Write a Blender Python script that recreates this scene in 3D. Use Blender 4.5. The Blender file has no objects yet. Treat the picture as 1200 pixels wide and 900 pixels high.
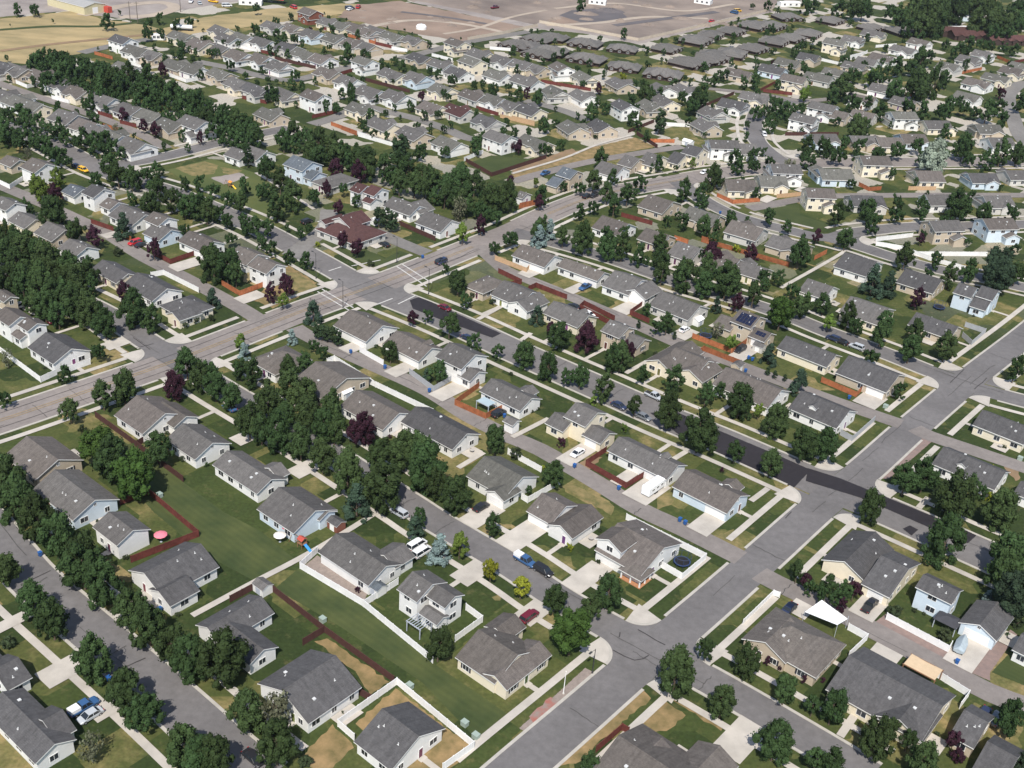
import bpy, bmesh, math, random
import numpy as np
from mathutils import Vector, Matrix
S = bpy.context.scene
COL = S.collection
R_ = random.Random(11)
# ------------------------------------------------------------------ camera
cam = bpy.data.cameras.new('camera'); camo = bpy.data.objects.new('camera', cam); COL.objects.link(camo)
PITCH, ROLL, CAMH = 0.510908, 4.5, 155.0
_p = math.atan2(752*math.cos(math.radians(4.5)), 1337.0); _r = math.radians(ROLL)
fw = Vector((0, math.cos(_p), -math.sin(_p))); rt = Vector((1, 0, 0)); up = rt.cross(fw)
cr = rt*math.cos(_r) + up*math.sin(_r); cu = up*math.cos(_r) - rt*math.sin(_r)
camo.matrix_world = Matrix(((cr.x, cu.x, -fw.x, 0), (cr.y, cu.y, -fw.y, 0), (cr.z, cu.z, -fw.z, CAMH), (0, 0, 0, 1)))
cam.sensor_width = 36; cam.lens = 36*1337/1200; cam.clip_start = 1; cam.clip_end = 9000
S.camera = camo
# ------------------------------------------------------------------ light
SUN_ELEV, SUN_AZ = math.radians(52), math.radians(185)          # azimuth clockwise from +Y
w = bpy.data.worlds.new('World'); S.world = w; w.use_nodes = True
nt = w.node_tree; bg = nt.nodes['Background']
sky = nt.nodes.new('ShaderNodeTexSky'); sky.sky_type = 'NISHITA'; sky.sun_disc = False
sky.sun_elevation = SUN_ELEV; sky.sun_rotation = SUN_AZ
nt.links.new(sky.outputs[0], bg.inputs[0]); bg.inputs[1].default_value = 0.130
sl = bpy.data.lights.new('sun', 'SUN'); sl.energy = 4.6; sl.angle = math.radians(0.5); sl.color = (1, .955, .89)
so = bpy.data.objects.new('sun', sl); COL.objects.link(so)
sd = Vector((math.sin(SUN_AZ)*math.cos(SUN_ELEV), math.cos(SUN_AZ)*math.cos(SUN_ELEV), math.sin(SUN_ELEV)))
so.rotation_euler = sd.to_track_quat('Z', 'Y').to_euler(); so.location = (0, 0, 300)
S.view_settings.view_transform = 'Standard'; S.view_settings.look = 'None'
S.view_settings.exposure = 0.30; S.view_settings.gamma = 1
S.render.engine = 'CYCLES'
HAZE = .00004
# ------------------------------------------------------------------ surveyed positions in metres (x, y on the ground)
TRACKS=[['pale',2.5,[[-103.8,699.6],[-81.3,727.6],[-49.5,729.4],[-16.8,712.0]]],['pale',2,[[8.9,800.0],[50.9,834.4],[98.3,826.1],[139.5,866.7]]],['pale',2.5,[[3.8,744.0],[36.9,763.9],[72.5,796.2],[114.0,806.3]]],['pale',1.6,[[-57.3,697.6],[-38.3,721.1],[-18.7,761.6],[3.2,792.1]]],['lawn',2.2,[[-306.9,614.8],[-292.6,624.2],[-271.2,640.7],[-248.0,649.2],[-229.8,667.4]]],['dirtdark',2,[[-89.5,750.6],[-61.6,745.4],[-33.8,735.2]]],['dirtdark',3,[[47.9,760.2],[83.9,795.0],[123.0,832.7]]],['soil',2,[[-273.9,580.8],[-256.1,602.2],[-235.8,621.4],[-214.3,641.6]]],['pale',4,[[-266.3,672.6],[-250.9,708.7],[-234.6,723.2],[-223.2,711.8],[-228.5,687.0],[-245.0,675.9]]]]
PORCH=[29.8,195.1,-0.672,5.98,5.21]
CAM={'f':1337,'fw':[0.0,0.872238,-0.489081],'R':[0.996917,0.038373,0.068435],'U':[-0.078459,0.487573,0.86955],'h':155}
HOUSES=[['w','d',1,'',[[-77.93,138.95,-0.672,17.19,7.5,1,'g'],[-73.96,139.75,0.899,3.78,8.07,1,'g']]],['w','d',1,'',[[-86.67,150.72,0.899,4.81,8.64,1,'g'],[-93.43,155.48,-0.672,11.96,3.79,1,'g']]],['w','d',1,'',[[-32.48,153.29,0.899,12.73,14.06,1,'g']]],['w','d',1,'',[[-14.68,143.16,-0.672,9.28,13.3,1,'g']]],['c','b',1,'',[[1.21,165.43,-0.672,10.15,12.81,1,'g'],[5.12,163.05,0.899,13.35,6.4,1,'g'],[2.41,173.25,0.899,5.99,6.05,1,'g']]],['w','d',1,'',[[-50.12,169.41,0.899,12.98,7.87,1,'g'],[-46.5,163.16,-0.672,10.74,6.9,1,'g']]],['w','d',1,'',[[-66.12,182.97,0.899,13.74,11.84,1,'g'],[-64.15,176.41,0.899,7.06,7.35,1,'g']]],['w','g',3,'',[[-80.35,193.49,-0.672,9.16,8.2,3,'g']]],['b','g',1,'',[[-94.78,205.72,-0.672,16.41,11.4,1,'g']]],['t','b',1,'',[[-107.18,218.83,-0.672,13.88,12.1,1,'g']]],['w','b',1,'',[[-88.94,241.15,-0.672,12.21,13.7,1,'g'],[-83.48,241.96,-0.672,9.93,7.63,1,'g']]],['w','g',1,'',[[-74.48,230.73,-0.672,12.11,10.6,1,'g']]],['w','g',1,'',[[-59.45,219.68,-0.672,16.61,8.7,1,'g'],[-53.68,221.05,0.899,3.6,6.57,1,'g']]],['b','g',1,'',[[-45.58,206.55,-0.672,12.62,12.6,1,'g'],[-39.66,206.06,-0.672,3.6,5.3,1,'g']]],['w','g',1,'',[[-28.99,191.08,-0.672,15.54,10.1,1,'g'],[-22.14,192.95,0.899,6.02,6.93,1,'g']]],['w','g',2,'',[[-14.92,180.73,-0.672,5.79,8.8,2,'g'],[-9.95,178.23,-0.672,5.26,5.8,2,'g'],[-11.83,175.09,-0.672,5.13,3.81,1,'g']]],['w','b',1,'',[[11.63,214.69,-0.672,7.34,10.63,1,'g'],[16.7,210.43,0.899,11.63,7.36,1,'g']]],['w','b',1,'',[[30.65,202.72,-0.672,12.56,16.1,1,'g'],[25.41,201.28,0.899,6.38,7.12,2,'g']]],['w','o',1,'',[[-0.48,226.09,-0.672,12.33,12.47,1,'g'],[-0.12,220.04,0.899,6.33,6.01,1,'g']]],['w','d',1,'',[[-17.14,245.67,-0.672,18.07,10.6,1,'g']]],['w','b',1,'',[[-34.1,251.96,-0.672,16.09,11.6,1,'g']]],['t','b',1,'',[[-48.43,265.64,-0.672,12.6,17.3,1,'g']]],['w','b',1,'',[[-64.01,274.56,-0.672,11.26,13.08,1,'h']]],['w','b',1,'',[[-43.97,298.63,-0.672,14.14,13.3,1,'g']]],['w','b',1,'dormer rear',[[-28.79,288.48,-0.672,14.46,10.7,1,'g']]],['w','g',2,'',[[-14.47,280.09,-0.672,10.0,11.3,2,'g'],[-11.12,275.12,-0.672,4.85,7.3,1,'g']]],['w','g',1,'',[[-0.09,265.2,-0.672,14.46,9.3,1,'g'],[4.26,267.99,0.899,4.38,4.87,1,'g'],[0.75,251.77,-0.672,3.6,3.6,1,'g']]],['c','g',2,'',[[19.58,253.57,-0.672,7.21,9.8,2,'g'],[13.96,253.18,-0.672,6.1,7.73,1,'g'],[23.24,248.65,-0.672,6.14,7.16,1,'g']]],['w','g',1,'dormer rear',[[34.82,239.24,-0.672,18.04,9.2,1,'g']]],['b','b',1,'',[[49.33,226.83,-0.672,15.42,10.6,1,'g'],[54.74,229.88,0.899,3.64,5.03,1,'g']]],['t','b',1,'',[[-11.05,335.21,-0.628,8.13,12.35,1,'h']]],['w','g',1,'',[[-0.49,329.27,-0.672,11.99,12.86,1,'g'],[3.02,324.08,0.899,11.06,8.6,1,'g']]],['c','g',1,'dormer rear',[[16.27,317.26,-0.672,13.81,10.6,1,'g']]],['t','g',2,'',[[30.33,304.68,-0.672,7.02,9.1,2,'g'],[35.99,302.7,-0.672,5.19,7.7,1,'g']]],['c','b',1,'',[[46.53,295.2,0.899,17.77,9.0,1,'g'],[52.79,287.74,0.899,11.25,9.6,1,'g'],[50.72,291.48,-0.672,11.43,13.36,1,'g']]],['w','b',1,'',[[66.7,279.72,-0.672,17.9,13.3,1,'g']]],['w','d',1,'dormer',[[84.84,270.4,-0.672,14.54,12.8,1,'g']]],['w','b',1,'',[[5.33,361.04,-0.628,14.13,11.3,1,'g']]],['w','b',1,'',[[20.96,352.7,-0.628,16.6,8.2,1,'g']]],['w','g',1,'',[[35.14,344.49,-0.628,10.81,15.01,1,'g'],[39.87,339.83,0.942,10.38,9.0,1,'g']]],['n','g',1,'',[[50.99,329.77,-0.672,14.98,13.0,1,'g']]],['t','b',2,'solar',[[71.14,318.57,-0.672,7.31,10.4,2,'g'],[65.6,320.31,-0.672,6.41,9.1,1,'g'],[74.92,313.69,-0.672,5.78,7.52,1,'g']]],['c','d',1,'',[[87.67,304.86,-0.672,16.57,10.2,1,'g']]],['t','d',1,'',[[103.51,293.53,-0.672,15.8,14.2,1,'g']]],['w','g',1,'',[[99.79,351.69,-0.628,9.52,11.9,1,'g']]],['c','g',1,'',[[112.72,337.65,-0.628,13.16,15.69,1,'g']]],['t','d',1,'',[[132.53,329.92,-0.672,13.98,11.2,1,'g']]],['w','d',1,'',[[118.82,376.43,-0.628,12.15,16.6,1,'g']]],['t','d',1,'',[[137.96,365.42,-0.628,13.03,14.2,1,'g']]],['b','d',2,'',[[149.5,354.67,-0.628,6.26,9.6,2,'g'],[156.45,353.56,-0.628,5.78,9.6,2,'g'],[153.65,350.13,-0.628,5.44,8.46,1,'g']]],['w','d',1,'dormer',[[117.77,246.46,-0.672,16.2,11.4,1,'g']]],['c','d',1,'',[[133.88,268.69,-0.672,13.9,10.91,1,'g']]],['w','d',1,'',[[128.82,238.15,-0.672,3.83,7.74,1,'g']]],['c','d',1,'',[[85.83,200.22,-0.672,6.57,16.6,1,'g'],[79.86,206.08,0.899,15.53,10.2,1,'g']]],['b','d',2,'',[[93.6,193.02,-0.672,8.04,6.6,2,'g'],[102.29,186.94,0.899,10.29,8.0,1,'g']]],['w','d',1,'',[[108.7,179.94,-0.672,4.37,7.57,1,'g']]],['t','b',1,'',[[60.35,175.76,-0.672,15.8,13.09,1,'h'],[56.58,176.05,0.899,10.24,9.9,1,'g']]],['c','d',1,'',[[76.4,163.31,-0.672,19.06,16.5,1,'g'],[78.02,157.67,0.899,9.53,9.9,1,'g']]],['t','d',1,'',[[89.73,156.2,-0.672,4.67,10.9,1,'g'],[91.9,148.33,-0.672,5.61,11.2,1,'g']]],['t','b',1,'',[[28.74,139.73,-0.672,14.05,15.97,1,'g'],[29.07,143.05,0.899,6.79,7.57,1,'g'],[38.56,141.33,0.899,8.78,8.34,1,'g']]],['w','d',1,'',[[-123.53,270.92,-0.672,13.07,11.5,1,'g']]],['w','b',2,'',[[-133.8,278.95,-0.672,5.51,6.2,2,'g'],[-140.67,282.46,-0.672,8.55,7.4,2,'g'],[-136.52,276.96,-0.672,4.99,3.66,1,'g']]],['t','b',2,'',[[-148.42,295.1,-0.672,7.11,4.7,2,'g']]],['c','d',1,'',[[-125.79,322.23,-0.672,14.22,8.8,1,'g']]],['w','d',1,'',[[-111.44,313.3,-0.672,15.69,11.1,1,'g']]],['c','d',1,'',[[-97.91,302.76,-0.672,11.37,11.46,1,'h'],[-97.44,298.05,0.899,8.02,6.74,1,'g']]],['w','s',1,'',[[-162.14,387.9,-0.628,8.01,8.57,1,'g']]],['w','d',2,'',[[-152.24,382.42,-0.628,7.28,9.5,2,'g']]],['w','b',1,'',[[-145.59,377.82,-0.628,6.41,7.94,1,'g']]],['w','g',1,'',[[-135.31,368.58,-0.628,13.59,11.8,1,'g']]],['w','b',2,'',[[-123.48,361.45,-0.628,7.96,8.5,2,'g']]],['b','g',1,'',[[-121.21,356.42,-0.628,9.1,10.86,1,'g']]],['w','b',1,'',[[-106.84,350.86,-0.628,12.54,10.2,1,'g']]],['w','b',2,'',[[-80.15,330.49,-0.628,8.9,8.8,2,'g'],[-89.08,342.1,-0.628,9.64,10.46,1,'g']]],['w','g',2,'',[[-176.67,364.45,-0.628,8.88,8.1,2,'g']]],['c','g',1,'',[[-167.59,357.17,-0.628,10.3,9.1,1,'g']]],['t','g',1,'',[[-154.53,349.46,-0.628,10.56,11.3,1,'g']]],['w','g',1,'',[[-143.13,337.91,-0.628,9.89,9.2,1,'g']]],['w','b',2,'',[[-181.57,403.41,-0.628,9.59,10.8,2,'g']]],['t','b',1,'',[[-195.76,412.9,-0.602,8.3,8.2,1,'g']]],['w','g',1,'',[[-116.29,441.81,-0.602,9.43,10.0,1,'g']]],['w','g',1,'',[[-109.53,444.0,-0.628,9.84,11.1,1,'g']]],['b','s',2,'',[[-88.35,428.71,-0.628,11.21,11.4,2,'g'],[-83.13,424.37,-0.628,5.69,9.25,1,'g']]],['n','g',1,'',[[-74.36,420.6,-0.628,10.13,15.84,1,'h']]],['n','r',2,'',[[-60.93,374.9,0.942,10.87,10.18,2,'g'],[-60.11,371.17,-0.628,19.02,16.18,1,'h'],[-67.48,373.95,0.942,9.82,3.87,2,'g']]],['w','r',2,'',[[-61.72,406.66,-0.628,5.51,8.7,2,'g'],[-56.14,405.26,-0.628,5.66,8.8,2,'g'],[-57.51,402.26,-0.628,4.57,6.09,1,'g']]],['w','g',1,'',[[-44.2,397.89,-0.628,13.6,10.74,1,'g'],[-40.11,398.53,0.942,8.48,10.4,1,'g']]],['w','g',1,'',[[-30.8,384.92,-0.628,12.34,12.33,1,'g']]],['t','s',2,'',[[16.57,442.68,-0.628,7.32,10.0,2,'g'],[12.12,437.97,-0.628,5.5,10.08,1,'g']]],['w','g',1,'',[[34.41,458.67,-0.628,11.04,12.8,1,'g']]],['t','g',1,'',[[43.43,471.19,-0.628,7.45,12.21,1,'g']]],['c','g',1,'',[[53.37,475.82,-0.628,8.26,14.5,1,'g']]],['c','d',2,'',[[71.45,485.24,-0.628,7.84,11.4,2,'g'],[64.46,480.64,-0.628,6.16,13.1,1,'g']]],['t','b',1,'',[[51.77,421.45,-0.628,11.32,15.5,1,'g']]],['w','b',1,'',[[32.98,394.39,-0.628,11.67,13.4,1,'g']]],['t','b',1,'',[[48.01,386.66,-0.628,10.11,11.7,1,'g']]],['n','g',1,'',[[58.16,375.43,-0.628,9.42,14.16,1,'g']]],['w','g',1,'',[[-1.26,420.35,-0.628,3.73,6.56,1,'g']]]]
FAR=[[-252.9,539.0,-0.64,'w1'],[-244.3,535.2,-0.65,'w1'],[-232.1,531.0,-0.62,'w1'],[-220.4,520.5,-0.64,'w1'],[-214.1,516.3,-0.65,'w1'],[-205.6,508.4,-0.62,'w1'],[-190.5,498.5,-0.59,'w1'],[-175.6,489.0,-0.64,'w1'],[-166.0,483.7,-0.61,'w1'],[-152.4,470.7,-0.63,'t1'],[-142.0,469.8,-0.64,'w2'],[-234.3,495.6,-0.65,'w1'],[-224.6,488.6,-0.64,'w1'],[-216.9,482.7,-0.58,'w1'],[-196.2,470.1,-0.59,'w1'],[-184.5,460.8,-0.59,'w1'],[-178.9,455.1,-0.59,'w1'],[-170.8,450.1,-0.64,'w1'],[-158.0,440.9,-0.63,'w1'],[-216.6,599.8,-0.61,'w2'],[-205.2,588.3,-0.6,'w1'],[-196.7,583.6,-0.59,'t1'],[-193.9,628.0,-0.59,'w1'],[-178.8,610.8,-0.66,'w1'],[-178.9,567.9,-0.61,'w1'],[-169.6,562.2,-0.61,'w1'],[-199.7,556.0,-0.62,'w1'],[-177.3,646.8,-0.75,'c1'],[-168.8,630.5,-0.73,'w1'],[-162.0,635.0,-0.76,'w1'],[-149.7,628.9,-0.69,'w1'],[-152.6,669.3,-0.69,'w1'],[-141.2,666.6,-0.72,'w1'],[-166.9,607.0,-0.74,'w1'],[-154.2,595.9,-0.69,'w1'],[-141.9,592.5,-0.72,'w1'],[-130.3,580.0,-0.69,'w1'],[-133.9,620.1,-0.7,'w1'],[-123.1,610.0,-0.72,'w1'],[-112.6,602.1,-0.73,'w1'],[-126.9,653.9,-0.72,'b1'],[-114.6,649.6,-0.73,'w1'],[-101.7,641.4,-0.75,'w1'],[-94.2,635.7,-0.74,'w1'],[-124.5,689.0,-0.7,'w1'],[-116.3,682.6,-0.76,'w1'],[-106.7,679.1,-0.76,'w1'],[-98.5,670.7,-0.71,'w1'],[-138.0,701.1,-0.74,'m2'],[-154.3,558.6,-0.73,'t1'],[-141.2,543.0,-0.74,'w1'],[-131.1,535.1,-0.68,'w1'],[-116.3,530.4,-0.75,'w1'],[-101.2,522.9,-0.73,'w2'],[-116.3,497.6,-0.75,'t1'],[-104.0,574.3,-0.71,'t1'],[-91.6,561.4,-0.74,'w1'],[-89.0,595.0,-0.74,'w2'],[-78.4,546.2,-0.7,'w1'],[-78.7,516.4,-0.74,'c1'],[-94.4,676.7,-0.77,'w1'],[-82.9,665.1,-0.74,'w1'],[-70.4,658.6,-0.8,'w1'],[-72.3,582.6,-0.79,'c1'],[-59.6,577.9,-0.75,'b1'],[-62.4,620.5,-0.76,'w1'],[-50.5,611.1,-0.79,'w1'],[-45.6,652.3,-0.79,'c2'],[-34.2,612.6,-0.8,'c2'],[-40.2,596.2,-0.78,'w1'],[-31.2,638.7,-0.81,'w1'],[-18.5,629.1,-0.76,'w1'],[-8.0,622.9,-0.74,'w1'],[-0.5,617.8,-0.74,'t1'],[-19.7,597.2,-0.75,'w1'],[-4.4,589.8,-0.74,'w1'],[-45.0,560.9,-0.81,'w1'],[-29.4,554.4,-0.79,'w1'],[-19.0,548.2,-0.74,'w1'],[-12.2,544.1,-0.75,'w1'],[-2.2,538.1,-0.78,'w1'],[-65.3,540.8,-0.76,'w1'],[-46.9,528.3,-0.75,'w1'],[-34.6,526.0,-0.79,'n1r'],[-20.3,513.2,-0.8,'w1'],[-65.7,495.5,-0.78,'w1'],[-51.0,486.6,-0.8,'t1'],[-34.4,476.2,-0.78,'w1'],[-13.5,484.0,-0.74,'w2'],[2.1,488.1,-0.79,'c1'],[13.3,614.8,-1.12,'w2'],[26.0,606.1,-1.07,'w1'],[44.6,599.6,-1.1,'w1'],[10.7,572.6,-1.13,'w1'],[24.4,568.6,-1.05,'w1'],[18.8,513.1,-1.12,'t1'],[32.3,519.4,-1.13,'t1'],[44.0,549.6,-1.12,'w2'],[58.1,561.2,-1.08,'t1'],[65.8,572.7,-1.12,'w1'],[78.4,596.0,-1.13,'w1'],[65.8,595.7,-1.09,'w1'],[82.0,532.8,-1.11,'t1'],[88.2,557.5,-1.05,'w1'],[133.6,656.6,-0.59,'b1'],[145.8,676.6,-0.56,'w1'],[161.1,694.1,-0.54,'t1'],[184.0,730.7,-0.57,'c2'],[201.9,758.3,-0.52,'w1'],[140.3,628.7,-0.56,'c2'],[157.9,647.0,-0.58,'w1'],[170.7,662.5,-0.56,'w1'],[186.2,683.4,-0.59,'w1'],[196.5,697.2,-0.56,'w1'],[114.5,593.4,-0.58,'w1'],[100.7,576.5,-0.53,'w1'],[145.8,576.8,-0.53,'w2'],[131.7,551.9,-0.56,'w2'],[150.9,572.1,-0.6,'w1'],[165.7,573.2,-0.58,'n1'],[189.9,632.8,-0.58,'w1'],[172.7,607.0,-0.58,'w1'],[220.3,779.9,-0.58,'c1'],[112.2,642.2,-0.53,'w1'],[230.1,739.3,-0.79,'w1'],[246.5,764.0,-0.79,'w1'],[208.8,709.8,-0.72,'w1'],[246.0,698.4,-0.75,'w1'],[266.3,724.3,-0.72,'w1'],[280.7,742.5,-0.76,'w1'],[235.6,628.8,-0.72,'w1'],[252.0,662.6,-0.74,'w1'],[268.3,679.2,-0.73,'c1'],[284.6,700.3,-0.74,'w1'],[297.1,716.9,-0.76,'w1'],[195.3,606.9,-0.78,'t1'],[184.5,572.3,0.23,'w2'],[200.4,567.7,0.23,'c1'],[225.8,567.3,0.18,'w1'],[224.2,544.4,0.21,'w1'],[181.0,539.9,0.22,'b1'],[85.3,499.6,0.16,'w2'],[94.6,500.7,0.14,'w1'],[86.5,452.0,0.15,'c1'],[108.0,471.2,0.15,'w2'],[101.0,459.7,0.12,'w1'],[130.3,475.4,0.17,'b1'],[150.7,491.8,0.17,'c2'],[116.8,441.7,0.1,'c2'],[136.9,445.3,0.17,'n1'],[82.3,400.0,-0.57,'w1'],[96.6,389.7,-0.59,'t1'],[67.6,410.9,-0.64,'w1'],[78.1,364.3,-0.57,'w1'],[69.8,368.6,-0.64,'w1'],[159.4,416.4,0.27,'t2'],[182.2,423.0,0.24,'b2'],[172.5,483.3,0.2,'c1'],[197.1,486.9,0.2,'b1'],[216.4,496.0,0.24,'n1'],[169.6,452.7,0.24,'w1'],[193.2,456.0,0.25,'w1'],[136.1,528.1,0.26,'b1'],[155.1,530.4,0.21,'t1'],[167.3,530.9,0.19,'w1']]
CONDOS=[[-12.7,676.9,-0.37,'w1'],[-1.1,696.8,-0.44,'w1'],[1.5,660.3,-0.37,'w1'],[8.0,704.7,-0.43,'w1'],[27.5,695.4,-0.37,'w1'],[49.7,689.6,-0.38,'w1'],[-9.7,677.9,-0.37,'w1'],[6.3,668.2,-0.39,'w1'],[27.8,656.6,-0.37,'w1'],[48.6,645.4,-0.42,'w1'],[69.7,634.8,-0.39,'w1'],[76.8,699.0,0.99,'w1'],[97.1,726.9,1.03,'w1'],[85.1,667.4,1.03,'w1'],[103.5,690.4,1.0,'w1'],[109.1,748.2,1.01,'w1'],[124.2,763.9,0.97,'w1'],[142.0,786.2,0.97,'w1'],[154.1,790.7,1.01,'w1'],[88.9,666.6,1.0,'w1'],[102.5,681.5,1.03,'w1'],[115.8,698.9,1.01,'w1'],[131.9,717.9,0.97,'w1'],[148.5,742.6,0.99,'w1'],[161.9,757.2,1.02,'w1'],[176.3,775.1,1.0,'w1'],[171.5,825.4,0.64,'w1'],[201.3,825.2,0.7,'w1'],[226.8,812.2,0.7,'w1'],[247.5,806.2,0.64,'w1']]
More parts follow.
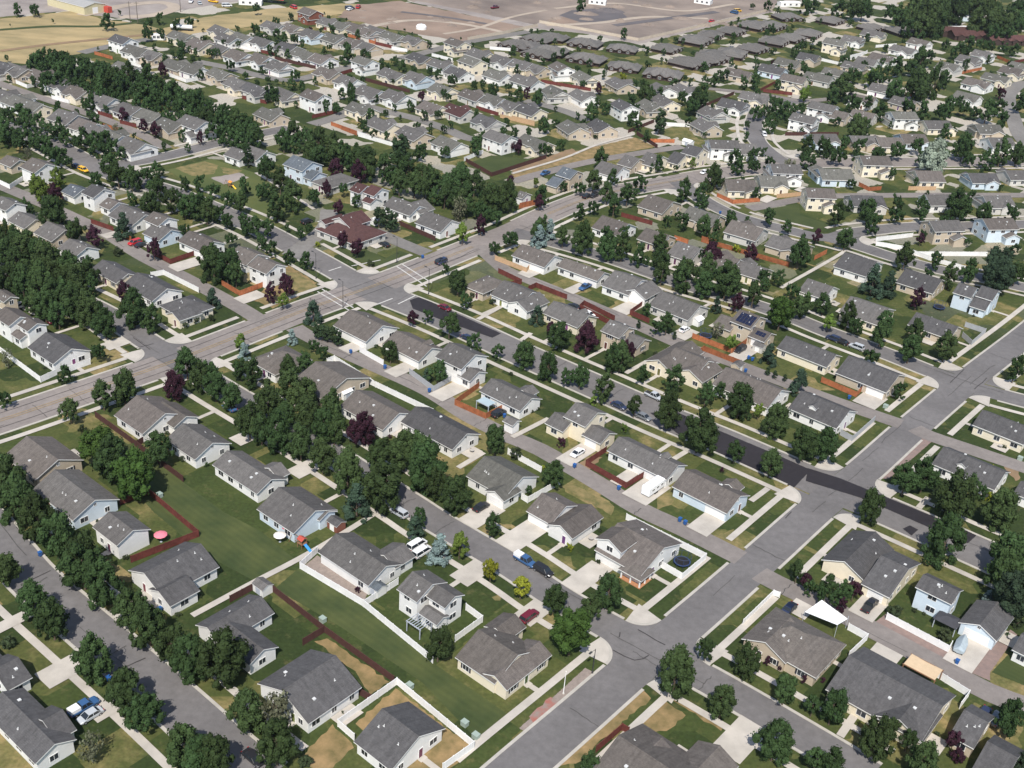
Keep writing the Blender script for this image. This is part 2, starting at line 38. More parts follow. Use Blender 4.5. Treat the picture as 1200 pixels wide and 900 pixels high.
TREES=[[-18.4,221.8,6.0,'d'],[-48.4,154.7,4.9,'d'],[15.2,169.8,5.0,'g'],[-27.1,213.0,5.5,'d'],[-82.7,209.0,5.6,'g'],[106.8,226.6,5.9,'d'],[112.4,205.7,5.4,'d'],[35.1,161.6,4.3,'d'],[109.5,191.5,5.0,'k'],[48.3,247.9,5.4,'d'],[-84.6,180.9,4.5,'d'],[109.8,199.6,4.9,'d'],[-20.7,229.2,4.9,'d'],[117.1,224.1,5.2,'d'],[99.7,209.7,4.8,'d'],[-36.1,218.0,4.6,'d'],[51.4,146.7,3.7,'d'],[-54.7,154.9,3.8,'d'],[69.9,149.6,3.8,'d'],[-95.1,221.0,4.7,'g'],[-82.8,177.8,4.1,'d'],[77.2,145.1,3.7,'d'],[-90.4,216.7,4.6,'d'],[-10.8,213.7,4.3,'d'],[-44.3,133.0,3.4,'d'],[-34.9,136.9,3.4,'d'],[-91.4,186.7,4.2,'d'],[-24.4,229.4,4.5,'d'],[63.7,156.6,3.7,'d'],[-59.3,158.6,3.7,'d'],[-72.1,153.6,3.7,'d'],[-50.1,135.3,3.4,'d'],[41.5,258.8,4.8,'d'],[43.2,156.0,3.5,'d'],[75.4,248.0,4.7,'d'],[-43.3,225.5,4.3,'d'],[-77.3,173.5,3.8,'d'],[-103.6,197.2,4.2,'d'],[-10.1,165.1,3.5,'d'],[-83.2,162.9,3.7,'d'],[-97.6,192.5,4.1,'d'],[-56.0,233.4,4.4,'d'],[-41.5,144.1,3.3,'d'],[163.0,365.5,6.4,'k'],[-111.2,207.4,4.2,'d'],[-49.5,230.1,4.2,'d'],[166.6,374.7,6.5,'k'],[-63.9,146.7,3.3,'d'],[-63.6,237.3,4.3,'d'],[-46.7,133.4,3.1,'d'],[-57.4,255.9,4.5,'d'],[-29.6,228.6,4.1,'d'],[86.4,222.6,4.2,'d'],[-108.2,203.9,4.1,'d'],[-60.3,235.8,4.1,'d'],[-98.7,249.5,4.4,'d'],[-59.2,142.2,3.1,'d'],[-81.3,222.7,4.0,'d'],[-64.9,163.1,3.3,'d'],[23.2,184.2,3.4,'d'],[-146.5,303.1,5.2,'d'],[-50.4,242.9,4.1,'d'],[61.5,267.2,4.4,'d'],[55.7,160.7,3.2,'d'],[12.3,181.3,3.3,'d'],[-69.7,167.9,3.3,'d'],[80.8,248.8,4.2,'d'],[97.9,235.7,4.1,'d'],[-3.0,239.5,3.9,'d'],[-157.9,355.7,5.7,'d'],[81.9,324.1,5.0,'g'],[-110.2,292.3,4.7,'d'],[206.6,625.5,9.1,'d'],[-135.4,309.7,5.0,'d'],[-91.8,326.0,5.0,'d'],[-61.3,247.5,4.0,'d'],[261.5,802.9,11.5,'d'],[-96.2,326.5,5.0,'d'],[-133.6,295.7,4.8,'d'],[-76.6,254.5,4.1,'d'],[-140.8,302.5,4.9,'d'],[-152.4,306.2,5.0,'d'],[-52.7,252.2,4.0,'d'],[67.4,344.5,5.1,'d'],[49.3,167.4,3.1,'d'],[-44.9,245.8,3.9,'d'],[-127.9,292.3,4.7,'d'],[60.8,143.4,2.9,'d'],[-45.5,239.2,3.8,'d'],[69.8,258.3,4.0,'d'],[-88.9,167.9,3.1,'d'],[12.8,298.7,4.2,'d'],[96.8,157.9,3.0,'d'],[103.2,237.9,3.7,'d'],[-146.9,320.6,4.7,'d'],[-133.7,307.0,4.5,'d'],[30.4,288.1,4.0,'d'],[-143.0,314.7,4.6,'d'],[-138.5,317.5,4.6,'d'],[-121.9,289.1,4.2,'d'],[11.7,226.9,3.3,'d'],[97.2,375.5,5.0,'d'],[-115.6,283.7,4.1,'d'],[-87.0,264.7,3.8,'d'],[-56.0,243.2,3.5,'d'],[303.2,813.1,10.5,'d'],[-16.0,218.9,3.2,'d'],[278.2,831.6,10.6,'d'],[-71.5,250.1,3.6,'d'],[20.9,372.8,4.8,'d'],[-81.8,259.0,3.7,'d'],[68.8,350.2,4.6,'d'],[-98.0,176.8,3.0,'d'],[19.3,180.2,2.8,'d'],[3.0,285.0,3.8,'d'],[-156.9,327.6,4.6,'d'],[65.5,239.1,3.4,'d'],[-149.7,312.2,4.4,'d'],[-135.6,291.3,4.1,'d'],[-84.8,391.9,4.9,'d'],[171.3,436.4,5.6,'d'],[129.9,310.9,4.2,'d'],[-13.2,406.4,4.9,'d'],[118.4,308.1,4.1,'d'],[-152.1,325.6,4.4,'d'],[-156.6,408.1,5.2,'d'],[-42.8,238.4,3.2,'d'],[-157.2,332.6,4.4,'d'],[-19.7,300.8,3.7,'d'],[25.0,269.6,3.4,'d'],[-148.0,325.4,4.2,'d'],[-93.1,408.9,4.8,'d'],[27.9,286.5,3.5,'d'],[-19.6,331.1,3.9,'d'],[-161.6,325.0,4.2,'d'],[9.6,279.7,3.4,'d'],[-167.4,338.7,4.3,'d'],[-6.8,408.8,4.6,'d'],[154.0,537.2,6.1,'d'],[112.1,317.7,3.9,'d'],[-60.0,266.4,3.3,'d'],[259.7,832.3,9.3,'d'],[75.8,339.6,4.0,'d'],[246.1,816.5,9.1,'d'],[18.5,139.9,2.2,'d'],[-37.4,418.6,4.7,'d'],[60.2,343.3,4.0,'d'],[-80.4,262.0,3.3,'d'],[29.2,368.5,4.2,'d'],[217.8,633.6,7.2,'d'],[58.5,144.6,2.3,'d'],[53.2,346.0,4.0,'d'],[307.8,872.5,9.8,'d'],[34.5,369.5,4.2,'d'],[162.5,611.3,6.8,'d'],[-124.4,293.6,3.7,'d'],[-20.6,422.5,4.7,'d'],[-101.2,421.9,4.8,'d'],[293.6,849.9,9.5,'d'],[-56.3,270.8,3.3,'d'],[312.8,812.6,9.2,'d'],[-64.3,440.2,4.9,'d'],[53.1,272.2,3.3,'d'],[-132.5,315.5,3.9,'d'],[-131.1,304.7,3.8,'d'],[-26.1,425.1,4.7,'d'],[47.0,361.6,4.1,'d'],[-30.7,416.3,4.6,'d'],[-43.0,415.4,4.6,'d'],[-131.6,375.4,4.4,'d'],[147.5,300.5,3.8,'d'],[60.5,351.4,4.0,'d'],[113.1,233.4,3.1,'d'],[-104.0,289.4,3.5,'d'],[33.0,263.1,3.1,'d'],[-145.2,311.1,3.8,'d'],[-102.9,246.0,3.1,'d'],[90.8,333.6,3.8,'d'],[44.6,276.9,3.2,'d'],[-130.3,287.5,3.5,'d'],[-151.6,329.6,3.9,'d'],[-108.5,238.6,3.0,'d'],[-47.3,431.0,4.5,'d'],[18.6,276.7,3.1,'d'],[-87.7,458.9,4.8,'d'],[-88.3,380.9,4.1,'d'],[-139.8,294.0,3.5,'d'],[-162.5,336.2,3.9,'d'],[-143.3,321.0,3.7,'d'],[-30.7,406.5,4.2,'d'],[-133.5,300.9,3.5,'d'],[-68.8,262.6,3.0,'d'],[-62.2,429.4,4.4,'d'],[-156.0,320.6,3.7,'d'],[-80.9,451.3,4.6,'d'],[-52.0,433.6,4.4,'d'],[-84.3,441.0,4.5,'d'],[-78.6,443.3,4.5,'d'],[-41.6,429.1,4.3,'d'],[42.0,171.1,2.2,'d'],[-133.7,313.3,3.5,'d'],[-100.5,468.1,4.7,'d'],[45.7,314.4,3.3,'d'],[-111.2,373.2,3.9,'d'],[46.9,351.4,3.6,'d'],[33.3,411.9,4.1,'d'],[-24.0,401.6,4.0,'d'],[-34.6,282.2,3.0,'d'],[26.1,436.8,4.3,'d'],[-20.5,272.7,2.9,'d'],[-25.5,404.5,4.0,'d'],[147.8,367.3,3.9,'d'],[57.4,244.4,2.7,'d'],[-119.8,290.7,3.2,'d'],[-147.9,348.2,3.7,'d'],[31.2,424.8,4.1,'d'],[39.1,424.7,4.1,'d'],[-194.1,519.7,5.2,'d'],[-57.5,435.8,4.2,'d'],[104.0,328.2,3.4,'d'],[217.8,835.8,7.9,'d'],[4.7,380.7,3.7,'d'],[186.8,512.3,5.1,'d'],[199.3,520.2,5.2,'d'],[-151.8,401.1,4.1,'d'],[-39.2,415.2,4.0,'d'],[136.3,381.7,3.9,'d'],[-145.1,299.9,3.3,'d'],[327.8,863.7,8.4,'d'],[254.5,794.4,7.6,'d'],[225.7,838.7,7.9,'d'],[-48.9,416.1,4.0,'d'],[215.5,516.6,5.2,'d'],[95.7,147.8,2.1,'k'],[-119.9,376.6,3.8,'d'],[-88.7,446.2,4.3,'d'],[327.3,829.8,8.1,'d'],[348.9,871.1,8.5,'d'],[316.6,871.5,8.4,'d'],[81.0,566.9,5.3,'d'],[115.7,327.8,3.4,'d'],[268.8,804.5,7.7,'d'],[-117.5,378.8,3.8,'d'],[228.3,698.3,6.7,'d'],[254.1,810.0,7.7,'d'],[73.7,192.4,2.3,'d'],[74.6,450.4,4.3,'d'],[55.9,356.2,3.5,'d'],[329.8,819.9,8.0,'d'],[29.7,467.7,4.4,'d'],[-76.3,450.4,4.3,'d'],[-88.8,324.3,3.3,'d'],[345.5,875.9,8.5,'d'],[55.0,572.0,5.3,'d'],[-28.9,408.6,3.9,'d'],[70.8,194.3,2.3,'d'],[6.5,385.9,3.7,'d'],[232.8,589.4,5.8,'d'],[133.3,426.3,4.2,'d'],[192.3,617.0,5.9,'d'],[224.0,518.6,5.2,'d'],[181.6,434.4,4.4,'d'],[-91.4,363.9,3.6,'d'],[77.0,453.0,4.3,'d'],[98.2,337.2,3.4,'d'],[-101.7,336.4,3.4,'d'],[119.9,419.9,4.1,'d'],[-72.9,266.1,2.8,'d'],[-125.9,380.3,3.8,'d'],[-133.4,390.8,3.9,'d'],[-21.6,400.3,3.8,'d'],[173.6,375.2,3.9,'d'],[13.9,377.8,3.6,'d'],[63.3,360.5,3.5,'d'],[123.9,321.2,3.3,'d'],[-102.0,456.8,4.3,'d'],[60.6,158.2,2.0,'d'],[76.6,151.4,2.0,'d'],[74.2,154.1,2.0,'d'],[-35.3,421.9,3.9,'d'],[-146.1,399.2,3.9,'d'],[118.1,395.9,3.8,'d'],[-69.7,446.3,4.1,'d'],[-1.7,205.7,2.2,'d'],[48.3,377.2,3.5,'d'],[64.7,197.7,2.2,'d'],[-126.8,480.4,4.4,'d'],[-114.3,459.4,4.2,'d'],[-102.1,384.8,3.6,'d'],[-174.0,520.6,4.8,'d'],[-140.9,480.4,4.4,'d'],[-179.5,521.3,4.8,'d'],[62.0,434.4,3.9,'d'],[-164.6,513.6,4.7,'d'],[-211.5,441.7,4.3,'d'],[-191.5,532.4,4.9,'d'],[66.2,397.3,3.6,'d'],[-22.9,415.2,3.7,'d'],[-66.9,437.1,3.9,'d'],[123.6,503.1,4.5,'d'],[-90.9,160.1,1.6,'h'],[-65.7,134.5,2.4,'o'],[-77.1,226.3,1.0,'h'],[-104.6,235.4,1.3,'h'],[-36.5,144.2,3.8,'o'],[-30.1,137.3,1.6,'h'],[-39.2,145.4,1.0,'h'],[-1.4,190.2,2.3,'Y'],[5.2,185.2,2.2,'Y'],[-12.7,195.6,2.7,'b'],[-8.5,197.0,2.5,'y'],[-18.9,202.7,2.4,'s'],[15.6,203.4,1.1,'Y'],[13.6,245.8,1.5,'p'],[2.4,238.6,1.9,'h'],[9.1,234.1,1.0,'Y'],[-36.2,239.7,3.9,'p'],[-32.7,209.5,3.3,'s'],[-42.4,209.3,0.7,'h'],[-86.8,253.3,3.9,'p'],[-117.9,306.6,2.8,'p'],[-96.5,294.6,1.4,'h'],[-94.2,297.9,1.5,'h'],[-134.7,263.4,2.0,'o'],[-60.7,304.3,2.8,'s'],[-64.0,289.7,1.7,'b'],[-75.2,279.2,1.8,'b'],[-76.9,282.2,2.1,'y'],[-71.6,319.0,3.3,'p'],[-75.7,314.9,2.4,'p'],[-71.3,311.1,2.0,'y'],[-92.1,309.3,2.4,'s'],[-90.1,300.3,1.5,'h'],[-55.8,292.9,1.5,'c'],[-54.2,292.6,1.5,'c'],[-52.6,291.9,1.5,'c'],[-50.9,290.5,1.5,'c'],[-57.5,294.1,1.4,'c'],[22.4,268.0,1.5,'y'],[6.1,315.2,2.4,'s'],[10.3,305.1,2.5,'p'],[20.7,297.9,4.6,'p'],[-23.6,274.4,1.5,'s'],[-31.1,306.4,2.3,'p'],[-8.0,326.7,1.5,'h'],[-14.4,330.6,1.5,'h'],[-0.5,281.2,0.8,'h'],[6.0,261.6,0.6,'h'],[7.6,263.2,0.6,'h'],[66.9,267.0,1.9,'y'],[32.7,294.5,3.1,'p'],[37.6,317.5,0.8,'c'],[48.1,311.7,0.8,'c'],[61.5,314.4,2.4,'o'],[64.5,305.9,2.4,'y'],[69.8,334.5,2.9,'p'],[63.5,334.2,2.0,'s'],[75.0,300.5,2.6,'s'],[80.9,284.0,3.0,'s'],[73.7,293.2,0.8,'c'],[75.5,291.5,0.8,'c'],[78.2,290.3,0.7,'c'],[41.6,300.4,1.0,'h'],[53.8,239.4,0.8,'p'],[30.2,255.2,1.3,'y'],[118.8,357.1,4.2,'s'],[124.3,357.4,3.5,'s'],[131.3,347.4,3.4,'p'],[97.7,325.4,2.5,'y'],[119.6,236.7,1.4,'Y'],[125.8,251.1,0.9,'Y'],[76.1,193.2,2.3,'p'],[84.2,189.4,1.9,'h'],[92.7,182.7,1.9,'h'],[110.1,189.0,1.8,'h'],[105.7,195.6,1.5,'b'],[89.1,191.3,0.7,'h'],[90.9,190.5,0.6,'h'],[85.2,152.3,2.1,'p'],[85.4,149.5,1.7,'p'],[54.5,171.2,1.0,'p'],[56.7,169.8,0.7,'p'],[60.9,167.0,0.9,'p'],[-173.1,380.2,4.4,'y'],[-171.8,393.7,3.1,'y'],[-167.1,380.1,3.7,'p'],[-140.4,344.6,3.4,'p'],[-134.7,355.8,3.4,'s'],[-119.3,339.7,3.3,'p'],[-131.9,341.6,2.1,'h'],[-193.5,420.3,2.5,'o'],[-112.0,436.0,2.3,'c'],[-75.6,408.0,3.0,'p'],[-67.9,390.9,2.9,'p'],[-75.4,427.0,4.3,'p'],[-55.4,354.9,3.0,'p'],[-73.7,326.0,2.2,'p'],[-70.1,361.3,1.3,'Y'],[-116.9,377.6,1.3,'h'],[-66.4,427.6,4.1,'p'],[-61.4,361.6,2.7,'p'],[-49.6,382.3,2.2,'c'],[-46.8,379.6,2.2,'c'],[-52.2,383.4,2.2,'c'],[-21.4,373.4,3.1,'y'],[-15.5,383.4,3.0,'p'],[-24.3,394.4,3.8,'o'],[4.8,412.6,3.0,'p'],[-7.0,432.4,2.6,'p'],[5.5,377.2,3.0,'b'],[-53.0,448.5,3.9,'c'],[-66.5,423.6,1.4,'h'],[-50.1,348.7,1.7,'h'],[9.1,385.2,2.8,'b'],[3.2,437.6,1.7,'y'],[70.0,477.2,1.9,'y'],[51.9,468.8,1.1,'c'],[65.8,372.7,3.7,'p'],[112.3,480.7,3.2,'o'],[108.5,400.1,2.8,'p'],[79.9,374.6,3.4,'p'],[66.5,368.9,4.0,'p'],[77.0,386.4,1.8,'Y'],[177.3,493.8,6.2,'S'],[149.2,406.9,2.2,'p'],[141.9,604.0,3.4,'y'],[187.2,647.8,4.3,'y'],[138.1,683.9,1.7,'p'],[258.2,642.2,3.8,'p'],[59.2,525.3,3.3,'c'],[32.5,586.2,2.7,'p'],[-3.9,569.0,2.6,'p'],[-5.1,477.9,3.0,'p'],[46.1,612.8,2.4,'Y'],[29.2,510.6,1.6,'h'],[38.9,561.2,1.6,'p'],[-54.4,545.9,3.1,'p'],[-52.4,455.1,3.3,'c'],[-8.1,480.9,2.0,'p'],[-133.2,676.0,1.7,'p'],[-137.3,458.2,2.3,'p'],[-194.4,564.5,1.8,'c'],[-181.9,553.0,3.6,'p'],[-176.5,479.0,3.2,'p'],[-163.5,466.9,2.9,'p'],[-157.4,462.6,3.2,'p'],[-172.9,460.5,2.0,'o'],[66.4,195.2,2.0,'p'],[72.9,189.5,1.6,'p']]
